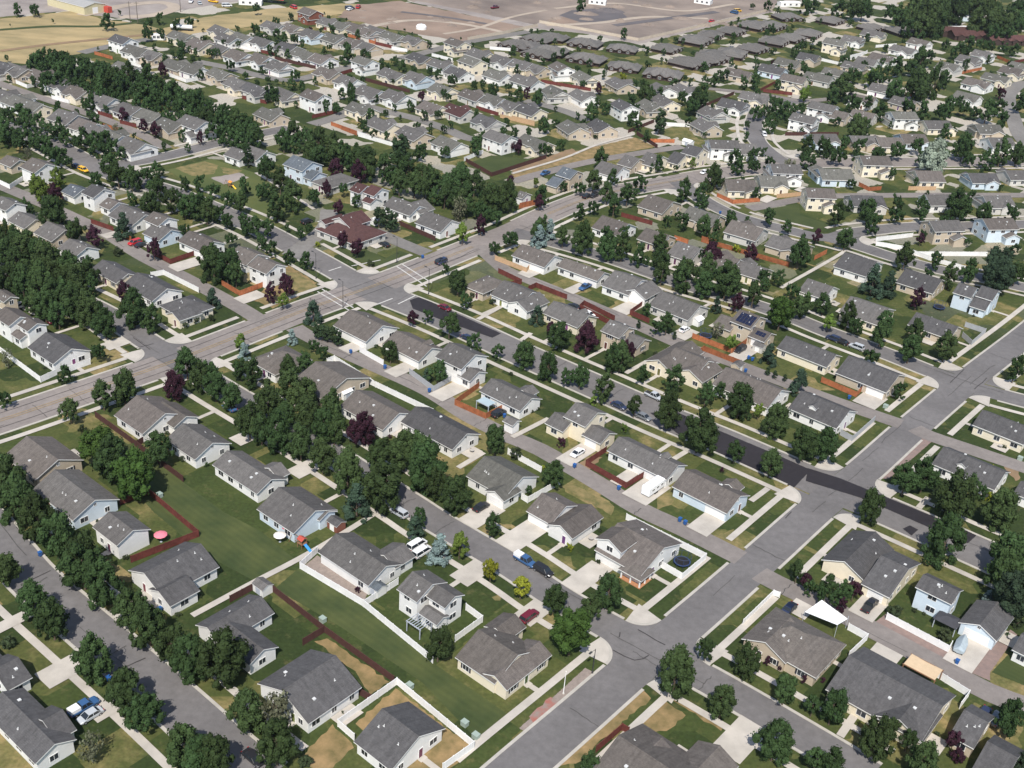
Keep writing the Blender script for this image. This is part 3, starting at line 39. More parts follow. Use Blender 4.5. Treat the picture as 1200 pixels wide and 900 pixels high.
MASS=[[-78.1,397.3,3.6,'d'],[-96.3,366.6,3.4,'d'],[-110.8,376.4,3.5,'d'],[207.7,584.3,5.3,'d'],[67.9,426.1,3.8,'d'],[-200.0,521.9,4.8,'d'],[-209.1,532.1,4.9,'d'],[40.4,365.5,3.3,'d'],[-213.9,462.3,4.4,'d'],[-173.3,506.8,4.6,'d'],[71.5,190.2,2.1,'d'],[-34.1,409.4,3.6,'d'],[-17.1,397.5,3.5,'d'],[-5.2,371.6,3.3,'d'],[-208.8,538.4,4.9,'d'],[-131.2,484.9,4.3,'d'],[-116.1,381.6,3.5,'d'],[-11.8,293.0,2.7,'d'],[-133.3,474.1,4.2,'d'],[-118.8,452.7,4.0,'d'],[-18.2,206.9,2.1,'d'],[-165.2,507.6,4.5,'d'],[-229.5,553.6,5.0,'d'],[-136.4,395.6,3.6,'d'],[-238.1,537.7,4.9,'d'],[-125.8,468.7,4.1,'d'],[-172.5,511.2,4.5,'d'],[-174.6,441.1,4.0,'d'],[-79.8,454.4,3.9,'d'],[-206.5,541.0,4.8,'d'],[-196.0,448.5,4.1,'d'],[-154.2,493.1,4.3,'d'],[-181.4,513.1,4.5,'d'],[-200.5,436.2,4.0,'d'],[-173.7,490.5,4.3,'d'],[-220.3,529.3,4.7,'d'],[-55.3,425.8,3.6,'d'],[-135.7,491.6,4.2,'d'],[15.1,277.1,2.5,'d'],[-112.5,269.9,2.6,'d'],[-206.4,511.6,4.5,'d'],[-190.9,517.7,4.5,'d'],[-225.0,518.9,4.6,'d'],[133.3,509.1,4.3,'d'],[-127.7,484.7,4.1,'d'],[-115.5,375.7,3.3,'d'],[-129.1,471.5,4.0,'d'],[136.4,497.7,4.2,'d'],[-128.5,458.6,3.9,'d'],[-197.4,534.8,4.6,'d'],[-168.7,488.8,4.2,'d'],[121.9,489.6,4.1,'d'],[163.5,589.4,4.9,'d'],[-95.2,468.4,3.9,'d'],[-239.3,548.9,4.8,'d'],[-165.1,434.4,3.8,'d'],[244.3,604.9,5.2,'d'],[88.9,484.0,4.0,'d'],[-159.6,508.1,4.3,'d'],[92.8,414.0,3.5,'d'],[-96.8,399.2,3.4,'d'],[193.7,438.7,3.9,'d'],[258.7,615.2,5.3,'d'],[208.5,676.2,5.6,'d'],[149.7,513.1,4.3,'d'],[-219.3,546.0,4.7,'d'],[197.9,583.2,4.9,'d'],[68.9,434.8,3.6,'d'],[174.6,577.0,4.8,'d'],[186.9,643.3,5.3,'d'],[207.2,509.7,4.4,'d'],[153.2,542.6,4.5,'d'],[-193.4,500.9,4.3,'d'],[-236.5,556.6,4.8,'d'],[134.8,421.0,3.6,'d'],[-176.1,508.4,4.3,'d'],[77.9,559.8,4.5,'d'],[82.2,573.2,4.6,'d'],[166.7,512.2,4.3,'d'],[-87.7,364.7,3.1,'d'],[-4.7,289.3,2.5,'d'],[-181.6,498.1,4.2,'d'],[-128.7,310.2,2.8,'d'],[105.9,304.0,2.7,'d'],[-126.3,388.6,3.3,'d'],[-144.2,486.0,4.0,'d'],[148.6,441.0,3.7,'d'],[56.0,362.0,3.0,'d'],[82.1,357.0,3.0,'d'],[-14.0,395.7,3.2,'d'],[158.6,378.5,3.3,'d'],[-120.0,465.9,3.8,'d'],[247.4,842.3,6.7,'d'],[234.6,705.5,5.7,'d'],[209.4,840.0,6.6,'d'],[87.4,358.0,3.0,'d'],[-163.3,498.8,4.1,'d'],[29.2,382.6,3.1,'d'],[135.3,434.4,3.6,'d'],[305.2,797.6,6.5,'d'],[-208.6,436.1,3.8,'d'],[105.8,323.8,2.8,'d'],[-91.7,461.1,3.7,'d'],[-115.2,397.1,3.3,'d'],[57.3,275.7,2.4,'d'],[245.2,792.6,6.3,'d'],[52.8,352.9,2.9,'d'],[-104.9,401.3,3.3,'d'],[-87.8,463.5,3.7,'d'],[-222.4,540.3,4.5,'d'],[44.9,441.8,3.5,'d'],[68.8,191.4,1.9,'d'],[-123.6,456.9,3.7,'d'],[90.2,347.5,2.9,'d'],[36.5,281.8,2.4,'d'],[5.4,417.3,3.3,'d'],[262.4,735.8,5.9,'d'],[-218.4,515.7,4.3,'d'],[-185.5,468.4,3.9,'d'],[42.5,313.0,2.6,'d'],[-201.9,431.3,3.7,'d'],[-107.7,389.9,3.2,'d'],[-107.2,375.0,3.1,'d'],[156.5,373.7,3.2,'d'],[131.8,413.6,3.4,'d'],[-196.6,434.9,3.7,'d'],[-168.8,431.3,3.6,'d'],[-224.3,531.6,4.4,'d'],[-10.4,392.9,3.1,'d'],[-114.9,452.3,3.6,'d'],[-73.9,447.2,3.5,'d'],[-126.8,242.9,2.3,'d'],[109.6,284.7,2.5,'d'],[-123.7,481.7,3.8,'d'],[-16.4,411.7,3.2,'d'],[-204.1,457.3,3.8,'d'],[-180.6,437.5,3.6,'d'],[-236.0,539.8,4.4,'d'],[-193.0,433.0,3.6,'d'],[-120.4,475.5,3.7,'d'],[-143.2,407.7,3.3,'d'],[-186.5,423.0,3.5,'d'],[-151.2,500.7,3.9,'d'],[-95.0,363.2,2.9,'d'],[-187.2,442.4,3.6,'d'],[-97.5,457.3,3.5,'d'],[-213.5,529.5,4.2,'d'],[-10.6,408.3,3.1,'d'],[-174.1,434.8,3.5,'d'],[-151.3,474.8,3.7,'d'],[163.5,424.1,3.4,'d'],[-190.9,524.3,4.1,'d'],[-205.5,439.8,3.6,'d'],[-51.0,424.2,3.2,'d'],[66.8,193.7,1.8,'d'],[-72.6,439.3,3.3,'d'],[-225.7,550.2,4.3,'d'],[-16.4,321.6,2.5,'d'],[-148.5,485.5,3.7,'d'],[-117.0,464.3,3.5,'d'],[77.8,411.1,3.1,'d'],[179.6,524.7,4.0,'d'],[27.8,539.4,3.9,'d'],[36.2,388.0,2.9,'d'],[-123.0,528.3,3.9,'d'],[-136.9,478.0,3.6,'d'],[20.3,405.0,3.0,'d'],[156.3,504.1,3.8,'d'],[-172.3,367.4,3.0,'d'],[145.3,428.0,3.3,'d'],[-122.1,403.7,3.1,'d'],[215.9,596.4,4.5,'d'],[-168.9,501.6,3.8,'d'],[-141.4,414.5,3.2,'d'],[59.2,402.8,3.0,'d'],[192.0,590.0,4.4,'d'],[159.3,442.3,3.4,'d'],[-218.2,551.1,4.2,'d'],[-181.5,418.6,3.3,'d'],[-197.3,527.7,4.0,'d'],[-191.4,448.1,3.5,'d'],[-23.2,471.8,3.4,'d'],[147.9,383.2,3.0,'d'],[-116.7,257.0,2.2,'d'],[-209.3,458.3,3.6,'d'],[-70.1,340.7,2.6,'d'],[-170.7,441.6,3.4,'d'],[218.2,682.0,5.0,'d'],[-188.6,501.4,3.8,'d'],[-204.0,529.1,4.0,'d'],[-159.2,398.6,3.1,'d'],[121.9,570.9,4.1,'d'],[-53.5,280.7,2.2,'k'],[-103.2,369.7,2.8,'d'],[-116.4,385.4,2.9,'d'],[-121.6,384.2,2.9,'d'],[-154.4,506.1,3.7,'d'],[186.7,847.0,5.9,'k'],[-142.2,495.0,3.6,'d'],[145.5,497.0,3.6,'d'],[-181.8,519.4,3.8,'d'],[-114.6,358.0,2.7,'d'],[-136.1,488.1,3.5,'d'],[-188.8,521.1,3.8,'d'],[71.8,355.2,2.6,'d'],[25.7,411.9,2.9,'d'],[-211.8,515.2,3.8,'d'],[-180.7,444.6,3.3,'d'],[64.8,360.4,2.6,'d'],[117.2,236.4,2.0,'d'],[-220.2,465.7,3.5,'d'],[-122.8,467.3,3.3,'d'],[-134.8,466.1,3.3,'d'],[-189.5,430.7,3.2,'d'],[-157.4,495.5,3.5,'d'],[-208.2,441.4,3.3,'d'],[-157.5,479.9,3.4,'d'],[-140.4,469.8,3.3,'d'],[-231.4,543.1,3.9,'d'],[-181.2,422.8,3.1,'d'],[-56.7,284.6,2.1,'k'],[-83.3,350.0,2.5,'d'],[-148.5,505.1,3.5,'d'],[-143.9,403.3,2.9,'d'],[-167.7,517.7,3.6,'d'],[40.2,324.8,2.3,'d'],[-147.8,473.6,3.3,'d'],[-27.0,309.3,2.2,'d'],[178.8,652.7,4.4,'d'],[89.1,473.0,3.2,'d'],[124.7,567.1,3.8,'d'],[86.4,590.8,3.9,'d'],[34.2,447.2,3.0,'d'],[133.8,514.6,3.5,'d'],[199.2,510.7,3.6,'d'],[162.6,626.3,4.2,'d'],[-152.1,510.2,3.5,'d'],[231.0,657.0,4.5,'d'],[118.1,620.3,4.1,'d'],[-69.6,410.3,2.8,'d'],[74.6,577.8,3.8,'d'],[-87.9,355.0,2.5,'d'],[98.3,491.2,3.3,'d'],[-189.1,536.0,3.7,'d'],[-100.4,610.2,4.0,'d'],[112.9,540.9,3.6,'d'],[-176.8,416.6,3.0,'d'],[143.8,517.0,3.5,'d'],[47.2,534.6,3.5,'d'],[-98.1,354.4,2.5,'d'],[160.3,547.7,3.7,'d'],[155.5,600.6,4.0,'d'],[173.2,595.8,4.0,'d'],[110.1,560.2,3.7,'d'],[274.6,753.5,5.1,'d'],[54.5,469.2,3.1,'d'],[150.9,655.7,4.3,'d'],[-179.1,527.9,3.6,'d'],[224.3,600.2,4.1,'d'],[-127.7,403.2,2.8,'d'],[237.3,579.1,4.0,'d'],[156.3,431.1,3.0,'d'],[-76.7,365.0,2.5,'d'],[103.8,483.2,3.2,'d'],[5.9,477.8,3.1,'d'],[-134.2,481.4,3.2,'d'],[61.8,374.4,2.5,'d'],[-89.0,407.1,2.7,'d'],[98.6,407.0,2.7,'k'],[115.1,565.2,3.6,'d'],[121.2,582.2,3.7,'d'],[-193.7,489.8,3.3,'d'],[-200.5,506.1,3.4,'d'],[-239.1,639.3,4.2,'k'],[-203.8,542.7,3.6,'d'],[-62.8,400.3,2.6,'d'],[182.7,402.1,2.8,'d'],[313.3,796.7,5.2,'d'],[-46.4,458.4,2.9,'d'],[-163.7,486.8,3.2,'d'],[194.2,853.6,5.3,'k'],[199.9,550.2,3.6,'d'],[26.1,792.2,4.8,'k'],[-141.2,384.1,2.6,'d'],[-3.4,374.4,2.4,'d'],[176.1,505.7,3.3,'d'],[68.5,423.9,2.7,'d'],[-23.1,482.9,3.0,'d'],[20.8,432.4,2.7,'d'],[96.3,477.4,3.0,'d'],[141.8,371.8,2.5,'d'],[158.3,511.8,3.2,'d'],[1.5,555.3,3.3,'d'],[-76.5,344.8,2.2,'d'],[5.8,511.2,3.0,'d'],[117.7,554.8,3.3,'d'],[-20.9,567.5,3.3,'d'],[-9.9,365.7,2.2,'d'],[-45.1,466.5,2.7,'d'],[-87.2,539.4,3.1,'d'],[59.4,582.0,3.3,'d'],[161.9,720.1,4.1,'d'],[96.0,619.7,3.5,'d'],[34.8,550.4,3.1,'d'],[305.8,757.9,4.5,'d'],[-137.0,328.7,2.1,'d'],[48.3,569.3,3.2,'d'],[72.8,605.8,3.4,'d'],[69.5,391.6,2.3,'d'],[111.9,620.9,3.5,'d'],[198.4,661.4,3.8,'d'],[175.6,650.8,3.7,'d'],[-223.6,511.9,3.1,'d'],[-7.8,500.4,2.8,'d'],[227.9,594.1,3.5,'d'],[1.4,559.0,3.1,'d'],[-211.4,622.0,3.6,'d'],[-42.3,578.1,3.2,'d'],[181.6,691.9,3.9,'d'],[81.9,353.1,2.1,'d'],[-217.2,643.2,3.7,'d'],[53.1,405.1,2.3,'d'],[77.4,454.4,2.5,'d'],[71.7,402.8,2.2,'d'],[-88.7,548.8,2.9,'d'],[92.1,442.8,2.4,'d'],[-197.0,460.8,2.6,'d'],[-90.3,515.6,2.7,'d'],[84.0,410.0,2.2,'d'],[158.0,484.4,2.6,'d'],[-73.2,507.5,2.6,'d'],[-119.5,565.9,2.9,'d'],[-119.8,522.3,2.7,'d'],[103.5,634.5,3.2,'d'],[298.3,757.8,4.0,'d'],[291.9,765.1,4.0,'d'],[-118.0,550.1,2.8,'d'],[287.4,768.4,4.0,'d'],[-160.1,653.1,3.3,'d'],[-26.1,521.6,2.6,'d'],[-187.8,604.4,3.1,'d'],[-217.2,663.3,3.4,'d'],[-95.0,515.7,2.6,'d'],[130.6,575.3,2.9,'d'],[-24.9,346.1,1.8,'d'],[141.5,642.3,3.2,'d'],[-160.9,431.4,2.3,'d'],[155.8,709.1,3.5,'d'],[135.8,579.8,2.9,'d'],[-154.3,575.3,2.9,'d'],[49.3,527.3,2.6,'d'],[-146.3,645.2,3.2,'d'],[-204.2,652.4,3.3,'d'],[96.2,207.5,1.3,'g'],[-197.8,492.5,2.6,'d'],[-26.4,574.5,2.8,'d'],[-74.8,370.3,1.9,'d'],[-73.6,491.2,2.4,'d'],[185.3,461.8,2.4,'d'],[-149.2,477.7,2.4,'d'],[14.1,435.0,2.1,'d'],[-30.7,574.0,2.7,'d'],[-57.8,529.3,2.5,'d'],[-44.4,554.0,2.6,'d'],[-287.2,658.5,3.3,'k'],[13.3,488.2,2.3,'d'],[-295.6,655.3,3.3,'k'],[52.2,510.1,2.4,'d'],[121.5,450.5,2.2,'d'],[-85.7,530.0,2.5,'d'],[31.1,559.8,2.6,'d'],[-35.0,466.0,2.2,'d'],[230.9,536.9,2.7,'d'],[-135.1,639.6,3.0,'d'],[197.1,671.5,3.2,'d'],[-140.8,639.7,3.0,'d'],[250.7,776.9,3.7,'d'],[160.6,848.3,3.9,'k'],[-172.5,708.3,3.3,'k'],[6.0,222.4,1.2,'g'],[-50.5,591.6,2.7,'d'],[-207.8,487.4,2.4,'d'],[-145.3,460.8,2.2,'d'],[50.3,555.0,2.5,'d'],[-20.5,557.4,2.5,'d'],[-170.3,458.8,2.2,'d'],[58.1,413.1,1.9,'d'],[-21.3,491.8,2.2,'d'],[64.1,587.1,2.6,'d'],[-214.8,472.6,2.3,'d'],[4.6,519.3,2.3,'d'],[-50.0,517.0,2.3,'d'],[-8.1,568.5,2.5,'d'],[23.5,522.1,2.3,'d'],[-105.5,587.3,2.6,'d'],[-92.3,540.7,2.4,'d'],[-12.6,498.9,2.2,'d'],[-63.7,595.2,2.6,'d'],[51.5,719.1,3.1,'d'],[-70.1,600.4,2.6,'d'],[-76.7,499.3,2.2,'d'],[-112.4,547.0,2.4,'d'],[263.0,762.8,3.4,'d'],[136.4,466.9,2.1,'d'],[-68.6,484.1,2.1,'d'],[151.6,412.5,1.9,'d'],[2.2,568.3,2.4,'d'],[-204.2,477.1,2.2,'d'],[-36.8,465.9,2.0,'d'],[74.5,541.1,2.3,'d'],[146.9,526.2,2.3,'d'],[-166.8,494.0,2.2,'d'],[-88.7,543.1,2.3,'d'],[-187.0,574.6,2.5,'d'],[52.3,604.4,2.5,'d'],[-155.1,642.5,2.7,'d'],[130.8,623.5,2.6,'d'],[99.7,523.6,2.2,'d'],[116.5,601.8,2.5,'d'],[-199.8,661.9,2.8,'d'],[-75.7,612.3,2.5,'k'],[262.3,783.4,3.3,'d'],[-184.0,589.6,2.5,'d'],[233.9,574.1,2.5,'d'],[-171.1,597.6,2.5,'d'],[-167.9,598.7,2.5,'d'],[-55.3,595.2,2.4,'d'],[148.9,635.0,2.6,'d'],[-15.6,492.9,2.0,'d'],[10.9,521.6,2.1,'d'],[174.5,576.6,2.4,'d'],[91.4,622.5,2.5,'k'],[-120.2,672.1,2.7,'d'],[-43.8,520.2,2.1,'d'],[126.4,671.2,2.7,'d'],[-78.0,598.7,2.4,'d'],[102.9,543.4,2.2,'d'],[-205.6,629.2,2.6,'d'],[150.1,561.7,2.3,'d'],[-39.4,498.8,2.0,'d'],[-5.7,636.9,2.5,'d'],[-81.9,604.7,2.4,'d'],[-189.1,608.7,2.5,'d'],[-105.2,632.1,2.5,'d'],[-154.1,680.5,2.7,'d'],[129.3,438.8,1.8,'d'],[138.0,436.8,1.8,'d'],[-232.3,521.5,2.2,'d'],[-86.1,537.5,2.1,'d'],[77.0,569.6,2.2,'d'],[93.3,510.7,2.0,'d'],[-80.8,598.3,2.3,'d'],[-163.5,554.7,2.2,'d'],[229.1,621.6,2.5,'d'],[-139.0,446.7,1.8,'d'],[-10.6,611.6,2.3,'d'],[-141.7,625.8,2.4,'d'],[-91.6,520.5,2.0,'d'],[167.8,409.3,1.7,'d'],[23.5,615.2,2.3,'d'],[164.3,652.9,2.5,'d'],[-51.3,500.1,1.9,'d'],[-1.3,503.0,1.9,'d'],[9.1,648.9,2.4,'d'],[266.9,687.6,2.7,'d'],[222.6,488.9,2.0,'d'],[24.7,594.9,2.2,'d'],[-207.0,561.1,2.2,'d'],[-124.5,525.5,2.0,'d'],[-27.3,626.9,2.3,'d'],[182.1,602.1,2.3,'d'],[-142.7,612.9,2.3,'d'],[-61.7,655.5,2.4,'d'],[155.6,580.0,2.2,'d'],[-62.7,481.9,1.8,'d'],[-13.6,578.1,2.1,'d'],[-187.3,489.2,1.9,'d'],[207.0,701.4,2.6,'d'],[135.4,575.8,2.1,'d'],[165.8,475.6,1.8,'d'],[-13.9,656.8,2.3,'d'],[13.7,659.3,2.3,'d'],[93.8,653.0,2.3,'d'],[175.5,735.3,2.6,'d'],[104.9,503.0,1.8,'d'],[-5.7,638.7,2.2,'d'],[261.8,714.9,2.6,'d'],[56.7,606.7,2.1,'d'],[-104.1,665.3,2.3,'d'],[-11.9,518.3,1.8,'d'],[34.8,550.0,1.9,'d'],[-129.6,633.2,2.2,'d'],[-41.9,551.6,1.9,'d'],[-183.5,587.9,2.1,'d'],[218.3,739.7,2.6,'d'],[-116.5,509.4,1.8,'d'],[144.7,664.8,2.3,'d'],[168.6,723.2,2.5,'d'],[36.3,618.2,2.1,'d'],[-240.9,504.2,1.9,'d'],[-132.4,607.8,2.1,'d'],[193.2,690.0,2.4,'d'],[-190.8,560.0,2.0,'d'],[83.2,618.1,2.1,'d'],[46.6,559.4,1.9,'d'],[22.1,626.6,2.1,'d'],[-8.9,596.0,2.0,'d'],[-134.7,549.3,1.9,'d'],[-148.5,445.9,1.6,'d'],[94.5,656.4,2.2,'d'],[200.7,496.2,1.8,'d'],[-94.3,625.1,2.1,'d'],[-1.3,504.9,1.7,'d'],[95.1,563.6,1.9,'d'],[-37.0,507.2,1.7,'d'],[287.1,710.8,2.5,'d'],[-117.5,660.7,2.2,'d'],[95.2,399.9,1.4,'d'],[89.1,569.1,1.9,'d'],[-176.0,480.7,1.7,'d'],[28.8,643.5,2.1,'d'],[-82.7,371.2,1.3,'d'],[-103.7,607.6,2.0,'d'],[292.0,724.3,2.5,'d'],[-113.5,507.4,1.7,'d'],[63.7,682.1,2.2,'d'],[-145.8,602.2,2.0,'d'],[248.5,709.3,2.4,'d'],[-29.3,630.1,2.0,'d'],[80.9,625.8,2.0,'d'],[-44.9,494.2,1.6,'d'],[-65.2,527.6,1.7,'d'],[8.2,566.7,1.8,'d'],[-110.2,660.1,2.1,'d'],[23.1,670.3,2.1,'d'],[36.7,704.9,2.2,'d'],[-97.4,666.5,2.1,'d'],[-131.2,557.0,1.8,'d'],[-114.2,631.3,2.0,'d'],[125.7,560.1,1.8,'d'],[-196.5,615.0,2.0,'d'],[-75.0,538.3,1.7,'d'],[-149.5,699.1,2.2,'d'],[-86.9,572.0,1.8,'d'],[-125.5,669.8,2.1,'d'],[62.3,470.5,1.5,'d'],[101.8,643.7,2.0,'d'],[-182.3,627.5,2.0,'d'],[269.0,744.3,2.4,'d'],[8.8,480.3,1.5,'d'],[143.3,710.1,2.2,'d'],[-9.2,553.7,1.7,'d'],[-196.9,480.7,1.6,'d'],[-90.9,619.5,1.9,'d'],[212.3,700.3,2.2,'d'],[214.4,772.2,2.4,'d'],[-79.9,587.3,1.8,'d'],[111.9,653.7,2.0,'d'],[174.1,748.6,2.3,'d'],[145.7,757.7,2.3,'d'],[-153.4,648.9,2.0,'d'],[123.9,655.7,2.0,'d'],[-115.5,622.9,1.9,'d'],[110.8,731.7,2.2,'d'],[208.6,562.6,1.8,'d'],[170.5,538.4,1.7,'d'],[-212.4,525.3,1.7,'d'],[1.7,682.6,2.0,'d'],[151.0,777.1,2.3,'d'],[153.0,776.9,2.3,'d'],[62.4,647.6,1.9,'d'],[-8.1,578.5,1.7,'d'],[91.1,685.7,2.0,'d'],[89.6,462.9,1.4,'d'],[-93.9,575.1,1.7,'d'],[65.3,581.6,1.7,'d'],[119.1,723.2,2.1,'d'],[161.8,448.2,1.4,'d'],[-138.8,611.1,1.8,'d'],[274.9,686.8,2.1,'d'],[66.4,590.8,1.7,'d'],[-42.5,480.9,1.4,'d'],[-139.0,617.9,1.8,'d'],[-67.9,518.3,1.5,'d'],[-6.4,560.6,1.6,'d'],[-164.2,457.0,1.4,'d'],[-136.8,584.6,1.7,'d'],[2.9,639.4,1.8,'d'],[-127.5,703.0,2.0,'d'],[-12.1,565.2,1.6,'d'],[-97.7,671.9,1.9,'d'],[111.9,670.7,1.9,'d'],[-171.7,658.7,1.9,'d'],[-162.6,624.7,1.8,'d'],[-110.0,520.7,1.5,'d'],[-170.7,625.0,1.8,'d'],[-109.0,561.9,1.6,'d'],[-176.1,584.8,1.7,'d'],[84.0,720.1,2.0,'d'],[181.9,741.5,2.1,'k'],[212.2,816.4,2.3,'d'],[-71.9,573.3,1.6,'d'],[21.2,538.7,1.5,'d'],[-143.5,562.3,1.6,'d'],[-71.9,654.9,1.8,'d'],[147.4,562.4,1.6,'d'],[-143.8,563.8,1.6,'d'],[28.6,621.1,1.7,'d'],[147.0,762.6,2.1,'d'],[-47.3,620.5,1.7,'d'],[-27.9,621.8,1.7,'d'],[-189.1,593.4,1.7,'d'],[-45.6,504.1,1.4,'d'],[-97.4,537.3,1.5,'d'],[-178.7,598.8,1.7,'d'],[192.3,757.9,2.1,'d'],[-135.7,571.4,1.6,'d'],[157.4,483.9,1.4,'d'],[-209.3,634.2,1.8,'d'],[-138.4,573.6,1.6,'d'],[-95.1,622.9,1.7,'d'],[171.4,651.7,1.8,'d'],[-21.2,558.9,1.5,'d'],[138.3,665.7,1.8,'d'],[204.0,479.2,1.4,'d'],[236.6,766.7,2.1,'d'],[260.3,801.2,2.2,'d'],[-134.4,589.3,1.6,'d'],[9.4,688.3,1.8,'d'],[80.6,524.2,1.4,'d'],[167.6,463.5,1.3,'d'],[155.9,683.5,1.8,'d'],[152.3,767.6,2.0,'d'],[281.1,732.3,2.0,'d'],[-245.7,526.0,1.5,'d'],[198.3,634.7,1.7,'d'],[125.8,778.9,2.0,'d'],[-179.7,603.6,1.6,'d'],[-184.0,606.0,1.6,'d'],[155.1,702.6,1.8,'d'],[140.6,706.0,1.8,'d'],[87.9,716.1,1.8,'d'],[-202.4,605.6,1.6,'d'],[108.4,586.4,1.5,'d'],[-209.4,609.0,1.6,'d'],[129.4,543.5,1.4,'d'],[166.9,839.8,2.1,'d'],[73.9,685.8,1.7,'d'],[150.0,848.7,2.1,'k'],[-15.5,650.4,1.6,'d'],[-6.5,564.4,1.4,'d'],[-100.9,602.7,1.5,'d'],[-148.9,639.2,1.6,'d'],[-127.1,557.2,1.4,'d'],[-177.4,589.4,1.5,'d'],[-261.3,560.1,1.5,'d'],[95.1,567.1,1.4,'d'],[-174.2,639.6,1.6,'d'],[-181.7,499.0,1.3,'d'],[-53.0,622.1,1.5,'d'],[-5.2,712.5,1.7,'d'],[9.5,581.6,1.4,'d'],[-198.2,594.3,1.5,'d'],[74.8,714.3,1.7,'d'],[132.6,795.8,1.9,'d'],[-91.8,625.7,1.5,'d'],[177.8,565.3,1.4,'d'],[10.6,548.3,1.3,'d'],[-38.0,645.0,1.5,'d'],[-188.7,571.0,1.4,'d'],[246.8,791.8,1.9,'d'],[-152.7,679.9,1.6,'d'],[62.6,695.2,1.6,'d'],[168.5,582.5,1.4,'d'],[212.3,762.5,1.8,'d'],[256.9,701.0,1.7,'d'],[74.8,604.0,1.4,'d'],[61.4,652.8,1.5,'d'],[-113.8,693.9,1.6,'d'],[129.5,693.3,1.6,'d'],[122.7,743.3,1.7,'d'],[123.8,748.3,1.7,'d'],[71.0,663.4,1.5,'d'],[245.8,820.0,1.9,'d'],[7.5,719.0,1.6,'d'],[-96.8,570.8,1.3,'d'],[-40.3,633.2,1.4,'d'],[171.3,809.6,1.8,'d'],[38.2,636.9,1.4,'d'],[154.0,673.9,1.5,'d'],[-182.2,621.3,1.4,'d'],[215.7,822.0,1.8,'d'],[-259.2,547.3,1.3,'d'],[-173.1,586.3,1.3,'d'],[229.2,620.7,1.4,'d'],[98.1,704.9,1.5,'d'],[211.9,834.9,1.8,'d'],[22.6,615.8,1.3,'d'],[-187.0,588.3,1.3,'d'],[73.4,664.4,1.4,'d'],[-60.6,513.3,1.1,'d'],[-245.4,677.7,1.5,'d'],[239.8,739.3,1.6,'d'],[-81.3,675.0,1.4,'d'],[192.3,814.8,1.7,'d'],[131.3,775.3,1.6,'d'],[215.8,826.8,1.7,'d'],[195.4,730.0,1.5,'d'],[-120.1,699.0,1.4,'d'],[-175.8,635.7,1.3,'d'],[95.8,652.7,1.3,'d'],[-1.5,715.0,1.4,'d'],[190.2,644.4,1.3,'d'],[-123.3,555.1,1.1,'d'],[162.5,776.0,1.5,'d'],[141.4,730.4,1.4,'d'],[-222.3,595.0,1.2,'d'],[168.4,788.4,1.5,'d'],[168.5,792.1,1.5,'d'],[122.8,749.2,1.4,'d'],[180.8,813.7,1.5,'d'],[273.4,733.1,1.4,'d'],[-37.9,667.7,1.2,'d'],[190.3,705.9,1.3,'d'],[135.8,773.9,1.3,'d'],[-90.5,692.6,1.1,'d'],[-272.3,646.5,1.1,'d'],[-164.1,684.5,1.1,'d'],[-117.3,706.7,1.1,'d'],[-149.5,702.0,1.1,'d'],[-189.5,652.4,1.0,'d'],[-45.8,681.2,1.0,'d'],[-198.0,672.5,1.0,'d'],[-80.3,692.8,0.9,'d'],[-159.3,697.1,0.9,'d'],[-228.5,594.8,0.8,'d'],[-133.1,719.4,0.9,'d'],[-74.9,685.5,0.8,'d'],[-289.8,631.2,0.6,'d']]
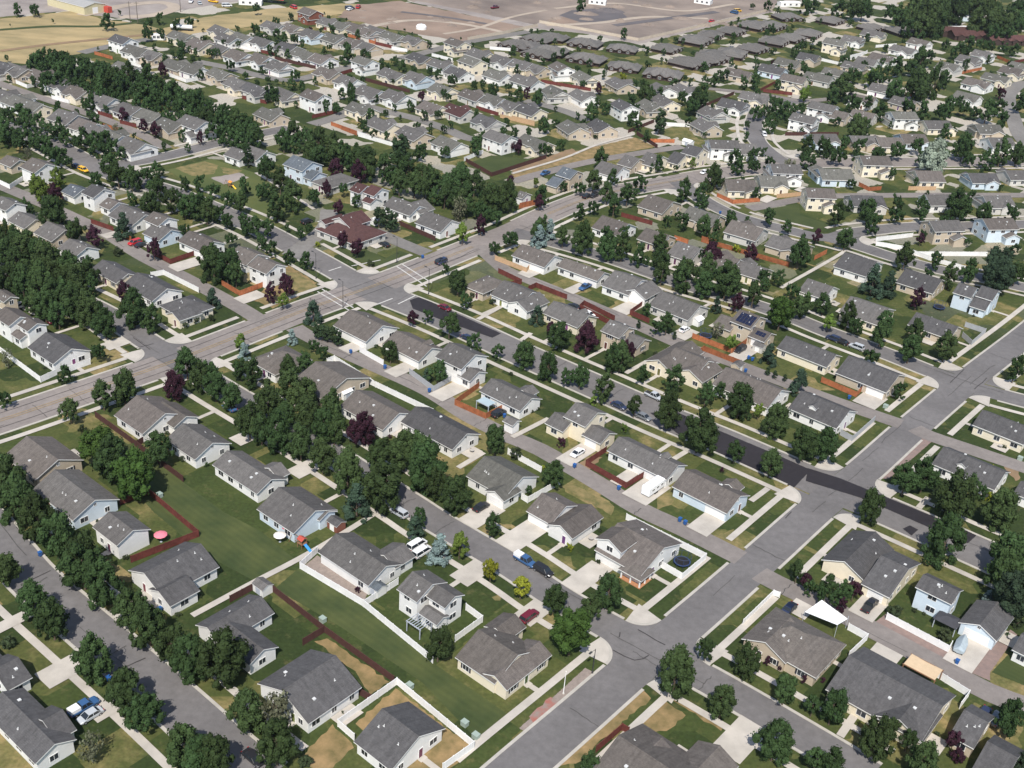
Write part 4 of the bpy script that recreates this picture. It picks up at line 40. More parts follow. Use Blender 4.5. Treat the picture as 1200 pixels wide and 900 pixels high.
FENCES=[['w',[[-39.0,195.3],[-41.6,189.6],[-26.7,179.3],[-11.0,164.5]]],['w',[[-26.5,179.1],[-20.5,187.0]]],['w',[[-7.2,170.9],[-2.2,177.3],[-5.8,180.6]]],['w',[[-22.8,143.7],[-26.2,146.7],[-17.1,158.1],[-1.7,144.1],[-6.7,138.6]]],['n',[[-45.5,181.5],[-33.0,170.7],[-17.7,158.5]]],['n',[[-33.0,170.7],[-36.4,166.6]]],['n',[[-23.5,154.7],[-21.2,153.3]]],['n',[[-53.3,177.3],[-49.5,181.8]]],['w',[[28.8,216.4],[45.9,203.7],[39.9,196.0],[35.2,200.0]]],['r',[[25.1,244.9],[19.8,237.9],[29.4,229.3],[34.5,235.3]]],['o',[[-9.0,272.9],[-14.8,262.4],[-6.2,256.6],[-1.7,262.1]]],['g',[[-28.7,277.5],[-21.1,268.7],[-15.2,277.9]]],['r',[[-7.5,351.5],[0.5,344.0],[-3.6,340.9]]],['r',[[2.9,339.0],[5.3,342.2],[15.4,334.8]]],['r',[[30.3,321.8],[20.9,331.3],[19.5,328.2],[30.2,316.9]]],['w',[[-44.2,288.0],[-36.5,281.2]]],['w',[[-52.1,279.5],[-20.1,256.7]]],['n',[[-103.9,242.5],[-89.6,230.6],[-74.5,217.6]]],['n',[[-89.6,230.6],[-88.4,233.1]]],['r',[[-85.6,206.8],[-80.7,211.7],[-65.3,197.7],[-76.6,187.2]]],['w',[[-140.7,271.8],[-123.6,257.3],[-121.1,261.8]]],['w',[[-118.5,264.1],[-114.7,268.9]]],['w',[[-116.5,326.9],[-113.2,329.3],[-99.0,318.5]]],['o',[[53.9,313.8],[65.1,305.6],[71.6,314.8]]],['o',[[54.6,303.0],[56.4,305.8],[66.5,298.3]]],['r',[[41.1,321.9],[35.4,327.0],[40.3,335.1]]],['o',[[89.1,291.8],[97.6,284.4],[101.6,290.6]]],['g',[[141.7,329.9],[142.9,324.2],[150.4,333.9],[145.0,337.8]]],['g',[[88.4,262.6],[90.9,259.7],[99.6,271.2]]],['w',[[82.2,188.1],[92.7,179.3],[93.7,180.8]]],['w',[[87.8,172.0],[92.9,166.8],[90.2,163.4]]],['w',[[71.5,175.3],[76.5,181.0],[73.2,183.8]]],['l',[[51.3,182.8],[59.2,193.1],[60.5,192.5]]],['o',[[-93.5,325.1],[-86.2,318.4],[-80.8,326.2]]],['w',[[-51.7,279.9],[-50.4,281.6],[-36.9,268.6]]],['w',[[0.3,240.4],[8.8,233.3]]],['w',[[4.3,221.4],[5.8,220.0],[13.4,228.7]]],['t',[[-9.2,362.1],[1.9,353.6],[3.7,360.6]]],['o',[[-2.6,413.2],[4.4,419.4]]],['w',[[-27.5,464.6],[-20.3,476.8]]],['n',[[-26.7,463.7],[-15.0,447.9]]],['n',[[-15.0,447.9],[7.0,476.6]]],['n',[[-45.2,387.1],[-31.0,375.0]]],['r',[[-149.7,366.4],[-140.2,361.2]]],['o',[[-136.8,357.2],[-131.6,353.7]]],['r',[[-121.0,344.0],[-113.6,338.0],[-108.3,345.9]]],['w',[[-194.4,396.5],[-189.0,392.5],[-187.8,405.7]]],['w',[[-242.7,526.1],[-234.9,519.9],[-232.4,524.6]]],['w',[[-218.2,506.5],[-208.5,501.4],[-205.2,506.0]]],['w',[[-204.0,572.9],[-196.9,568.2]]],['w',[[-180.7,558.7],[-169.7,549.9],[-162.9,558.5]]],['r',[[-191.1,489.3],[-182.9,484.2]]],['r',[[-177.7,478.6],[-169.3,474.6]]],['o',[[-183.1,472.1],[-170.7,465.6]]],['o',[[-228.2,588.6],[-216.4,581.4]]],['w',[[-170.2,629.7],[-151.5,620.0]]],['n',[[-138.9,606.8],[-114.8,594.3]]],['r',[[-149.0,618.9],[-139.6,614.2]]],['o',[[-111.7,675.9],[-93.6,664.6]]],['r',[[-127.2,684.1],[-117.6,678.3]]],['r',[[-100.1,586.5],[-93.3,599.3]]],['r',[[-137.3,530.0],[-124.8,524.8]]],['r',[[-100.0,507.8],[-91.0,518.6]]],['o',[[-90.0,499.8],[-76.8,489.1]]],['w',[[-76.4,489.2],[-67.4,481.6]]],['o',[[-110.6,671.8],[-92.7,658.4]]],['r',[[-92.6,657.6],[-82.1,651.5]]],['w',[[-82.3,649.4],[-73.2,646.2]]],['n',[[-86.5,578.6],[-62.1,563.0]]],['w',[[-75.7,486.9],[-59.4,476.9]]],['o',[[-84.5,494.8],[-76.6,487.9]]],['w',[[-58.8,640.9],[-46.7,633.1]]],['r',[[-27.6,543.7],[-16.5,535.1]]],['t',[[-15.5,532.5],[0.9,523.0]]],['w',[[-27.9,667.8],[-16.0,667.5]]],['r',[[2.8,602.5],[28.8,593.2]]],['w',[[63.7,540.6],[80.3,541.7]]],['o',[[53.6,511.7],[65.6,514.1]]],['n',[[44.8,523.9],[58.3,544.2]]],['n',[[48.7,522.3],[57.0,503.7]]],['t',[[-9.8,531.3],[0.8,525.8]]],['n',[[121.1,540.0],[148.1,547.1]]],['r',[[122.7,619.4],[138.0,617.0]]],['r',[[119.5,616.7],[137.9,649.3]]],['w',[[170.2,705.8],[180.1,698.4]]],['w',[[191.9,719.5],[206.2,735.4]]],['n',[[83.8,575.2],[105.6,609.2]]],['o',[[65.3,394.0],[94.4,376.6]]],['o',[[77.0,444.6],[82.4,437.8],[94.2,443.0]]],['t',[[102.0,448.8],[113.2,454.2]]],['o',[[105.1,384.9],[110.9,391.9]]],['w',[[132.0,404.1],[141.0,401.8],[148.9,393.6],[159.9,386.4]]],['w',[[133.0,408.5],[149.0,416.2]]],['w',[[146.1,397.1],[173.1,402.2]]],['t',[[162.3,472.4],[174.8,475.3]]],['o',[[141.2,472.9],[144.2,467.2],[149.9,469.6]]],['o',[[203.9,636.3],[214.6,632.4]]],['w',[[182.1,703.3],[197.6,721.4],[206.8,737.9]]],['w',[[216.3,755.2],[232.2,765.4]]],['o',[[251.3,696.2],[271.8,715.0]]],['o',[[293.9,753.0],[297.3,740.6]]],['r',[[294.4,735.2],[310.1,749.2]]],['r',[[36.6,413.6],[48.0,407.1]]],['o',[[55.3,394.1],[60.0,390.9]]],['o',[[65.5,395.4],[70.8,392.4]]],['o',[[-2.4,415.1],[3.8,420.2]]],['k',[[-0.7,750.0],[30.8,736.3],[61.1,720.6],[111.5,783.5],[165.8,855.3]]],['k',[[-42.1,686.9],[-21.9,710.2],[-1.6,739.5]]],['r',[[20.0,145.4],[24.8,151.1],[26.0,150.3]]]]
CARS=[[5.8,197.5,-0.67,'p','white-blue'],[9.8,194.6,-0.67,'s','black'],[7.2,179.4,0.9,'s','maroon'],[-4.9,216.1,0.9,'c','black'],[17.8,242.6,0.9,'c','white'],[-18.0,200.0,0.9,'v','white'],[-16.6,197.6,0.9,'v','white'],[61.9,188.6,0.9,'c','navy'],[79.5,191.4,0.9,'p','black'],[94.2,161.8,0.9,'c','navy'],[96.2,160.9,0.9,'c','grey'],[51.8,318.2,0.9,'c','white'],[67.8,307.4,0.9,'s','black'],[39.3,274.7,-0.67,'p','silver'],[29.3,268.0,-0.67,'c','navy'],[35.7,263.1,-0.67,'c','grey'],[-14.2,300.9,-0.67,'c','navy'],[-22.7,320.3,-0.67,'c','maroon'],[21.5,344.1,0.94,'p','blue'],[22.3,324.0,-0.67,'c','white'],[17.6,328.6,-0.63,'c','black'],[-2.9,258.8,0.9,'s','black'],[-71.4,145.9,0.9,'p','white-blue'],[-69.6,144.2,0.9,'c','silver'],[-39.2,137.6,-0.67,'c','black'],[98.5,319.9,-0.67,'s','navy'],[100.7,318.2,-0.67,'c','black'],[104.7,315.4,-0.67,'s','silver'],[-132.8,291.4,0.9,'s','maroon'],[-146.2,298.9,0.9,'s','white'],[-128.1,294.9,-0.67,'c','silver'],[-175.1,420.4,-0.6,'c','navy'],[-170.9,416.7,-0.6,'s','yellow'],[-129.6,351.4,0.94,'s','red'],[-127.1,349.9,0.94,'c','black'],[-27.3,355.8,0.98,'s','black'],[-47.9,366.7,-0.63,'c','black'],[-77.8,382.0,0.94,'s','black'],[-23.3,211.3,-0.67,'s','silver'],[-72.2,251.1,-0.67,'c','blue'],[110.5,536.9,1.66,'s','white'],[74.8,473.3,0.98,'c','white'],[6.9,455.4,0.98,'p','blue'],[23.7,431.5,0.94,'s','black'],[26.6,433.1,0.94,'s','black'],[61.8,188.3,0.9,'c','black'],[-27.0,355.6,0.98,'s','navy']]
ROADS=[('avenue',6.0,1,2.2,1,[[-138.8,224.9],[-125.9,237.5],[-106.0,259.8],[-93.0,275.0],[-76.2,297.1],[-62.7,314.7],[-48.6,331.3],[-36.7,346.5],[-15.9,374.5],[-4.4,389.9],[6.6,407.0],[16.4,421.1],[28.1,435.4],[42.3,446.8],[61.7,460.8],[76.6,472.0],[98.3,485.1],[115.2,496.3],[129.9,501.1],[179.8,514.6],[245.4,532.1]]),('parkway',5.0,1,3.0,1,[[-237.6,471.2],[-204.7,453.0],[-183.0,435.8],[-168.0,422.5],[-152.2,412.2],[-132.9,402.3],[-117.1,391.3],[-94.5,374.9],[-69.9,352.1],[-48.6,331.3]]),('parkway',6.2,1,3.0,1,[[-48.6,331.3],[-30.4,319.4],[-16.9,309.8],[-0.8,296.8],[11.8,287.3],[23.8,278.3],[40.8,265.5],[56.7,254.5],[67.7,246.3],[78.1,238.5],[89.1,230.8],[98.3,224.0],[105.2,218.6],[110.3,214.7],[123.0,204.9]]),('street',3.8,1,3.2,1,[[-172.5,332.9],[-156.6,321.1],[-142.9,313.4],[-131.1,306.4],[-119.2,297.9],[-106.8,286.7],[-93.0,275.0],[-77.0,261.7],[-60.4,248.7],[-44.9,235.9],[-30.5,223.7],[-19.9,214.7],[-14.3,209.8],[2.5,196.5],[14.2,186.0],[28.8,175.2],[36.1,170.1],[42.3,165.9],[51.6,158.8],[64.3,148.7],[68.8,144.8]]),('street',4.6,1,3.2,1,[[-119.3,204.6],[-102.8,188.1],[-93.0,178.7],[-76.7,165.7],[-65.6,156.9],[-55.2,148.5],[-43.5,138.9],[-36.3,133.5]]),('street',4.3,1,3.2,1,[[2.5,135.5],[8.4,143.0],[17.3,154.1],[26.6,165.8],[38.1,179.8],[49.1,193.5],[60.5,208.0],[76.1,228.0],[91.7,246.6],[109.0,268.7],[128.7,293.1],[139.6,306.3],[162.9,333.6],[183.3,358.4]]),('street',3.9,1,3.2,1,[[-4.4,389.9],[8.2,383.5],[20.4,377.2],[32.3,370.3],[43.7,362.2],[54.7,354.3],[68.3,347.3],[76.2,342.7],[88.0,334.6],[97.3,326.4],[107.2,318.6],[115.3,312.1],[123.7,304.7],[132.6,297.8],[139.9,293.4],[153.8,287.2]]),('street',4.0,1,2.6,1,[[61.7,460.8],[72.6,436.6],[83.8,422.9],[99.5,413.7],[114.8,408.2],[126.2,415.8],[151.7,427.5],[174.4,433.2],[212.5,444.2]]),('street',4.0,1,2.6,1,[[114.8,408.2],[124.6,402.6],[136.3,393.5],[150.3,385.3],[166.9,379.4],[185.2,371.2]]),('street',4.2,1,2.6,1,[[141.8,607.9],[118.6,589.8],[109.5,561.1],[107.3,546.1],[106.0,526.6],[110.1,507.2],[115.2,496.3]]),('street',4.0,1,2.6,1,[[-168.0,422.5],[-158.8,429.0],[-145.2,443.1],[-132.6,461.1],[-118.7,478.1],[-106.7,491.4]]),('alley',2.9,0,0,0,[[-65.5,300.1],[-58.8,294.0],[-41.3,282.1],[-23.0,269.4],[-10.5,257.2],[1.1,248.3],[8.4,243.7],[22.5,230.8],[32.4,221.1],[41.8,214.6],[54.0,205.3]]),('alley',2.9,0,0,0,[[-15.8,373.7],[-7.5,358.0],[-2.9,352.4],[16.3,337.5],[33.9,323.0],[50.5,308.4],[62.5,301.0],[73.2,293.3],[84.9,285.1],[95.5,278.1],[107.0,271.1]]),('alley',2.9,0,0,0,[[57.4,200.3],[60.7,197.5],[74.1,188.0],[85.0,179.1],[91.0,174.1],[97.7,168.5],[107.6,163.7]]),('alley',2.9,0,0,0,[[110.3,269.4],[113.5,265.9],[123.2,260.1],[134.5,253.4],[142.0,249.7]]),('alley',2.9,0,0,0,[[-203.2,402.1],[-194.1,395.6],[-176.8,384.1],[-160.0,372.4],[-140.8,357.9],[-124.3,342.6],[-103.3,326.1],[-84.6,310.7],[-74.0,300.8]]),('alley',2.8,0,0,0,[[-262.6,535.8],[-249.4,524.0],[-227.6,509.6],[-204.5,495.0],[-182.2,480.0],[-162.3,464.1],[-149.3,451.1]]),('alley',2.8,0,0,0,[[88.6,433.4],[110.9,449.2],[126.9,456.9],[166.7,467.1],[222.1,479.7]]),('alley',2.8,0,0,0,[[-6.4,443.6],[7.3,458.6],[25.5,476.6],[52.7,497.7],[69.1,509.3]]),('alley',2.8,0,0,0,[[92.9,617.5],[106.6,616.3],[122.8,614.2],[141.8,607.9],[159.5,616.4]]),('lane',3.6,0,0,0,[[-176.2,590.9],[-156.4,582.8],[-141.1,573.7],[-122.9,569.2],[-109.0,587.2],[-95.5,607.8]]),('lane',3.6,0,0,0,[[-81.5,537.2],[-73.6,530.7],[-53.0,519.4],[-38.4,507.1],[-28.3,496.8],[-12.0,491.0]]),('lane',3.6,0,0,0,[[-74.6,629.8],[-57.6,657.7],[-43.1,679.9],[-6.6,722.8]]),('lane',3.6,0,0,0,[[-4.7,565.5],[6.0,559.3],[17.0,550.3],[26.7,538.5]]),('lane',3.6,0,0,0,[[-235.7,589.8],[-223.8,613.3],[-212.8,629.4]]),('lane',4.0,0,0,0,[[244.1,518.1],[244.0,562.4],[253.1,603.6],[268.1,655.2],[290.6,694.2]]),('lane',3.4,0,0,0,[[-98.6,498.8],[-89.7,513.4],[-81.1,534.4]]),('lane',3.2,0,0,0,[[-77.6,352.0],[-70.9,378.3],[-72.4,396.8]]),('lane',3.2,0,0,0,[[-53.8,380.3],[-42.5,370.6],[-32.8,363.3]])]
PATCHES=[['field',[[-397.1,596.7],[-303.3,649.1],[-274.6,681.6],[-253.2,668.0],[-230.6,662.4],[-212.8,655.3],[-214.7,630.8],[-219.0,612.9],[-234.4,592.2],[-245.0,573.9],[-252.5,560.8],[-265.7,561.8],[-314.8,459.9]]],['field',[[-213.9,652.7],[-199.8,693.0],[-167.4,731.1],[-129.9,762.3],[-108.1,765.4],[-115.0,738.2],[-144.3,709.0],[-166.4,681.4],[-191.5,654.1],[-204.3,632.4]]],['gravel',[[-499.9,767.8],[-376.8,608.4],[-305.1,653.1],[-275.4,683.8],[-295.9,717.4],[-349.6,840.9]]],['gravel',[[-331.7,813.2],[-289.2,706.6],[-259.7,675.1],[-234.0,672.9],[-222.1,699.4],[-200.3,734.2],[-166.2,776.5],[-119.1,802.0],[-134.6,905.3]]],['dirt',[[-125.5,721.2],[-119.0,763.8],[-93.8,785.4],[-63.5,766.2],[-7.0,737.5],[-43.3,682.0],[-53.6,685.1],[-77.5,695.0],[-99.6,706.0]]],['dirtgrey',[[-133.1,989.6],[-88.3,787.6],[-7.1,742.5],[9.1,756.2],[36.2,738.2],[60.2,722.6],[92.6,763.6],[166.3,858.5],[175.8,897.3],[193.8,1155.3]]],['gravel',[[-85.5,782.9],[-84.0,789.4],[-41.2,766.5],[-2.8,744.1],[-5.8,732.9],[-43.2,755.0]]],['gravel',[[-5.8,732.9],[0.3,758.2],[30.9,743.8],[61.5,727.9],[167.4,865.1],[165.4,849.1],[60.6,711.2],[30.6,728.9]]],['dirt',[[3.6,754.2],[14.7,774.3],[25.8,767.7],[20.1,744.9]]],['dirtdark',[[11.8,778.7],[20.5,798.8],[38.2,811.5],[54.4,806.2],[57.7,790.6],[45.5,769.8],[25.8,762.4]]],['park',[[-141.3,425.9],[-128.5,442.9],[-107.4,430.0],[-90.0,411.3],[-78.0,396.5],[-84.9,387.1],[-91.1,377.3],[-113.6,395.7]]],['dryspot',[[-139.1,428.5],[-130.2,439.2],[-123.7,435.4],[-123.0,425.2],[-130.3,421.4]]],['dryspot',[[-122.5,433.6],[-113.2,431.7],[-114.3,425.2],[-119.5,427.1]]],['gravel',[[-122.8,420.7],[-113.9,429.0],[-108.8,424.5],[-116.3,414.8]]],['lawn',[[-26.5,461.5],[-16.5,475.4],[2.7,474.4],[-15.7,447.7]]],['dry',[[-6.8,454.1],[10.7,481.1],[47.7,518.0],[56.4,506.1],[37.1,490.1],[10.8,467.2],[-6.6,447.8]]],['soil',[[-7.0,457.4],[7.0,479.0],[18.2,493.8],[20.5,489.5],[7.1,472.0],[-6.1,452.2]]],['lawn',[[91.1,432.1],[110.3,444.1],[108.6,431.2],[120.7,420.9],[110.0,416.8],[98.4,422.4]]],['mown',[[-102.4,238.2],[-88.2,229.2],[-74.5,217.6],[-62.4,207.3],[-52.8,201.5],[-43.4,192.7],[-49.7,184.3],[-62.4,191.8],[-77.6,205.3],[-89.9,219.0]]],['mown',[[-41.3,191.0],[-25.8,178.8],[-11.4,165.0],[4.8,152.3],[-1.1,146.0],[-12.4,159.2],[-30.0,172.6],[-45.4,182.6]]],['dry',[[-34.5,168.0],[-32.2,169.1],[-18.5,158.7],[-21.7,154.9],[-25.3,160.8]]],['dry',[[-23.2,147.7],[-17.2,157.2],[-2.2,144.5],[-4.7,140.0],[-9.1,135.3],[-14.4,138.4]]],['dry',[[-31.6,138.6],[-27.2,147.2],[-22.6,142.1],[-27.0,135.3]]],['dry',[[10.8,140.6],[28.8,162.8],[30.8,159.8],[16.4,142.5]]],['dry',[[25.6,151.1],[33.0,160.0],[37.0,156.1],[34.0,152.6],[27.6,149.2]]],['dry',[[34.5,161.3],[44.2,154.7],[43.2,152.9],[35.1,159.5]]],['rock',[[-41.0,190.4],[-38.9,194.6],[-26.3,183.8],[-26.8,180.2]]],['rock',[[6.2,149.7],[18.5,166.6],[20.7,165.1],[8.1,148.4]]],['redrock',[[7.9,152.7],[11.8,158.1],[13.4,156.8],[9.0,150.7]]],['dry',[[-81.6,316.4],[-77.1,344.9],[-64.8,332.4],[-68.4,320.9],[-74.4,311.6]]],['paver',[[94.0,242.6],[110.9,264.6],[113.2,263.0],[96.7,243.0]]],['paver',[[79.4,186.7],[82.9,190.1],[93.1,179.2],[91.4,177.2]]],['paver',[[95.9,173.7],[102.6,182.3],[108.5,188.0],[109.4,186.5],[99.7,174.3],[98.9,171.8]]],['lawn',[[100.0,174.4],[106.6,181.5],[109.8,177.9],[106.3,170.8]]],['dryspot',[[36.8,226.9],[41.0,228.2],[39.8,223.8],[36.4,221.3]]],['dryspot',[[47.9,212.4],[53.9,216.2],[53.1,213.4],[49.9,209.8]]],['dryspot',[[2.8,249.0],[4.6,248.5],[14.2,242.6],[13.0,240.8],[4.7,245.2]]],['dryspot',[[13.4,228.0],[16.7,229.2],[26.3,221.3],[25.4,217.7]]],['soil',[[17.9,238.4],[20.3,241.9],[24.2,242.4],[20.1,235.6]]],['dryspot',[[47.0,270.6],[50.9,272.1],[58.2,270.5],[54.2,268.1]]],['dryspot',[[-0.8,185.3],[1.3,186.6],[1.1,184.4],[-0.0,184.3]]],['field',[[-87.0,343.0],[-77.1,336.5],[-83.1,326.7],[-87.8,329.1]]],['lawn',[[-79.6,373.2],[-70.9,378.3],[-63.7,371.7],[-49.9,359.1],[-51.6,351.4]]],['lawn',[[-67.0,363.2],[-62.9,366.9],[-50.0,359.8],[-45.9,355.5],[-53.3,351.1]]],['lawn',[[-62.4,364.2],[-46.5,355.4],[-42.3,363.7],[-37.9,361.5],[-48.4,348.5]]],['dryspot',[[-78.0,340.5],[-71.3,337.7],[-64.2,329.6],[-67.4,323.8],[-71.3,321.8]]],['soil',[[129.2,253.5],[132.5,251.6],[131.8,248.3],[129.9,246.5]]]]
DRIVES=[[[-9.3,212.3],[-3.4,219.0],[0.5,216.3],[-5.1,208.4]],[[-0.5,204.6],[6.0,213.5],[9.9,210.1],[4.4,200.3]],[[13.4,240.1],[18.0,248.0],[22.5,245.4],[16.1,236.5]],[[-9.0,192.1],[-6.7,195.3],[-4.0,190.4],[-6.9,186.9]],[[4.4,180.8],[7.1,184.0],[9.8,180.1],[7.0,176.2]],[[14.4,192.4],[20.6,199.9],[23.5,197.3],[19.6,189.1]],[[28.8,226.8],[34.9,235.5],[39.6,230.9],[34.3,222.4]],[[43.3,215.4],[47.8,222.1],[52.3,219.3],[47.3,212.0]],[[74.7,190.1],[79.4,195.5],[83.9,193.2],[79.1,186.6]],[[91.3,177.4],[98.0,185.7],[102.7,182.6],[95.7,173.5]],[[73.9,174.6],[78.6,180.4],[82.9,176.7],[78.6,172.2]],[[96.6,282.1],[101.5,288.8],[105.9,284.5],[101.5,277.2]],[[-22.1,267.0],[-14.7,276.5],[-10.8,273.7],[-17.8,263.5]],[[-1.2,352.4],[3.9,357.7],[7.7,355.2],[2.9,349.0]],[[15.4,341.8],[19.5,349.0],[21.1,345.8],[18.2,337.5]],[[-50.1,288.8],[-47.1,294.4],[-43.0,291.8],[-46.5,285.9]],[[-35.3,277.4],[-30.5,285.0],[-27.0,282.0],[-31.6,274.4]],[[-86.6,315.6],[-82.5,324.2],[-78.9,319.4],[-83.3,312.8]],[[49.5,313.9],[50.2,322.9],[55.7,318.5],[53.1,312.2]],[[30.7,329.6],[34.9,337.7],[40.3,334.8],[34.8,326.0]],[[65.1,305.0],[72.1,314.9],[75.1,312.0],[70.0,302.1]],[[-68.2,237.9],[-65.7,241.7],[-62.0,238.8],[-65.6,233.9]],[[-51.3,226.1],[-49.9,228.3],[-46.1,225.0],[-49.2,221.7]],[[-82.7,153.8],[-80.3,157.1],[-76.2,153.9],[-79.5,149.8]],[[-70.0,144.4],[-67.9,148.8],[-65.6,146.5],[-67.4,143.1]],[[-96.9,165.6],[-92.7,167.5],[-91.1,166.4],[-94.0,163.5]],[[61.0,188.2],[64.0,192.6],[67.8,189.6],[64.7,186.2]],[[42.1,150.2],[45.1,154.1],[49.6,150.3],[44.4,144.0]],[[-70.9,177.8],[-69.5,179.4],[-65.0,175.4],[-66.6,173.0]],[[-145.3,297.6],[-142.5,303.4],[-137.5,301.0],[-139.6,294.3]],[[-115.9,280.2],[-114.0,283.0],[-110.2,280.3],[-112.4,277.0]],[[27.6,234.5],[30.9,238.1],[32.7,236.0],[30.2,232.1]],[[-142.0,355.4],[-141.3,361.8],[-138.1,359.3],[-138.3,353.1]],[[-112.9,336.4],[-107.8,345.2],[-103.7,342.5],[-108.6,332.5]],[[93.2,441.2],[96.9,452.2],[101.4,449.1],[99.1,443.6]],[[114.0,464.5],[117.4,467.4],[119.6,456.3],[116.5,454.6]],[[-0.6,352.8],[3.8,358.7],[8.5,357.5],[4.6,350.3]],[[-112.9,335.7],[-107.8,343.1],[-105.1,341.5],[-108.1,330.5]]]
PATHS=[[[-59.6,172.4],[-49.7,184.3],[-42.5,192.6],[-35.0,202.3],[-28.2,211.9]],[[32.2,287.6],[49.9,309.9]],[[1.1,248.3],[10.4,259.1]],[[-11.5,232.3],[-5.7,240.1]],[[88.4,357.2],[116.4,392.7],[116.4,396.0],[108.4,400.1]],[[-12.0,314.8],[-3.9,327.4]],[[1.8,303.3],[4.5,308.4]],[[100.7,230.6],[104.5,235.5]],[[41.0,242.5],[45.8,248.0]],[[59.5,227.9],[64.6,234.0]],[[65.2,153.7],[71.3,162.4]],[[-6.8,453.1],[14.4,478.5],[29.9,501.8],[47.5,522.0]],[[-107.4,430.0],[-91.9,412.7],[-77.8,395.6]]]
DARK=[[[-34.2,324.9],[-31.3,328.0],[-17.4,316.8],[-4.5,306.8],[-6.9,303.5],[-19.5,310.5],[-32.5,319.0]],[[37.8,266.4],[44.5,268.4],[57.2,258.8],[68.4,250.8],[77.1,244.1],[71.2,235.3],[59.7,244.0],[45.6,254.9]],[[76.5,244.8],[84.0,241.2],[109.0,223.7],[111.8,221.1],[108.7,217.7],[101.0,223.0],[87.5,233.1],[74.8,238.8]],[[94.5,221.5],[96.6,223.1],[98.2,221.6],[95.9,219.0]]]
CRACKS=[[[29.3,178.7],[34.7,174.7]],[[24.1,172.2],[28.3,169.7],[31.1,171.4]],[[-95.3,178.2],[-91.7,182.7]],[[-67.4,157.4],[-64.8,159.8]],[[128.4,297.6],[135.4,307.0]],[[134.6,294.7],[140.9,302.6]],[[68.9,224.9],[66.8,221.9]],[[-108.7,285.9],[-101.8,279.7]],[[-107.3,278.7],[-102.0,283.3]],[[25.4,176.1],[25.7,177.4]]]
CW=[[[-63.5,325.9],[-51.6,314.3]],[[-62.5,328.0],[-50.6,316.3]],[[-44.6,319.0],[-39.6,325.2]],[[-37.4,321.4],[-32.8,328.6]],[[-41.8,350.5],[-30.0,336.1]],[[-40.4,352.9],[-28.6,339.1]],[[-56.2,347.6],[-47.5,354.4]],[[-62.9,342.1],[-59.4,346.3]]]
LAMPS=[[-65.7,335.4],[-53.7,315.7],[-28.8,330.4],[19.8,165.2],[-41.9,353.3]]
FLAG=[14.2,159.2]
POLES=[[-234.4,663.4],[-230.6,664.8],[-216.7,701.5],[252.0,838.0],[316.4,819.0]]
BINS=[[17.0,236.6],[-1.3,257.9],[41.4,217.3],[42.5,216.3],[27.6,228.4],[93.5,176.0],[-22.2,268.1],[-46.6,286.7],[-35.8,279.3],[69.6,302.6],[70.6,301.7],[67.5,294.1],[-69.5,153.3],[-66.1,172.9],[-95.6,187.0],[95.3,282.9],[75.9,424.9],[-33.7,358.7]]
MISC={'trailer':[36.1,229.1],'tarpboat':[95.8,181.1],'pergola':[-14.6,173.2],'canopy':[84.9,171.5],'sail':[68.5,185.0],'darkcanopy':[94.5,186.9],'patio':[-6.4,261.4],'pink':[-72.7,195.0],'redumb':[-47.0,201.2],'whiteumb':[-47.7,198.2],'tramp':[[140.3,350.5],[58.1,315.0],[40.4,201.5]],'playset':[-42.6,197.0],'parkplay':[-112.6,411.8],'sheds':[[-47.6,181.5,'w','g'],[56.5,324.0,'w','w'],[-36.5,204.6,'m','d'],[-53.3,387.1,'w','w'],[-24.6,184.0,'w','s'],[-44.2,262.3,'w','w'],[73.6,308.9,'n','g'],[65.2,295.4,'t','g'],[71.7,512.6,'w','w']],'boxes':[[-33.9,173.9],[-3.7,149.4],[-1.5,146.6],[-14.6,157.6],[-78.0,211.2],[104.8,279.6],[134.7,257.1]],'yellow':[-274.8,689.0,[-288.0,694.0],[-270.6,683.1]],'tank':[-202.6,655.5],'mobile':[[297.4,832.2],[310.8,875.6],[116.4,860.6],[38.6,826.5],[181.2,876.9],[-183.0,738.4],[-207.9,630.3]],'redroof':[[278.4,814.6],[293.3,807.7],[315.9,801.6]],'redtarp':[-171.3,748.6],'tent':[-71.8,706.5],'tube':[99.8,157.2],'solar':0,'pile':[-69.1,693.3],'hot':[-41.3,152.5],'topcars':[[-218.4,729.7],[-212.2,726.8],[-194.9,725.6],[-205.8,734.7],[-155.5,735.7],[-121.3,743.7],[-117.1,751.8],[-121.7,746.2],[115.2,795.7],[138.3,838.6],[134.9,831.4],[-31.0,784.4]]}
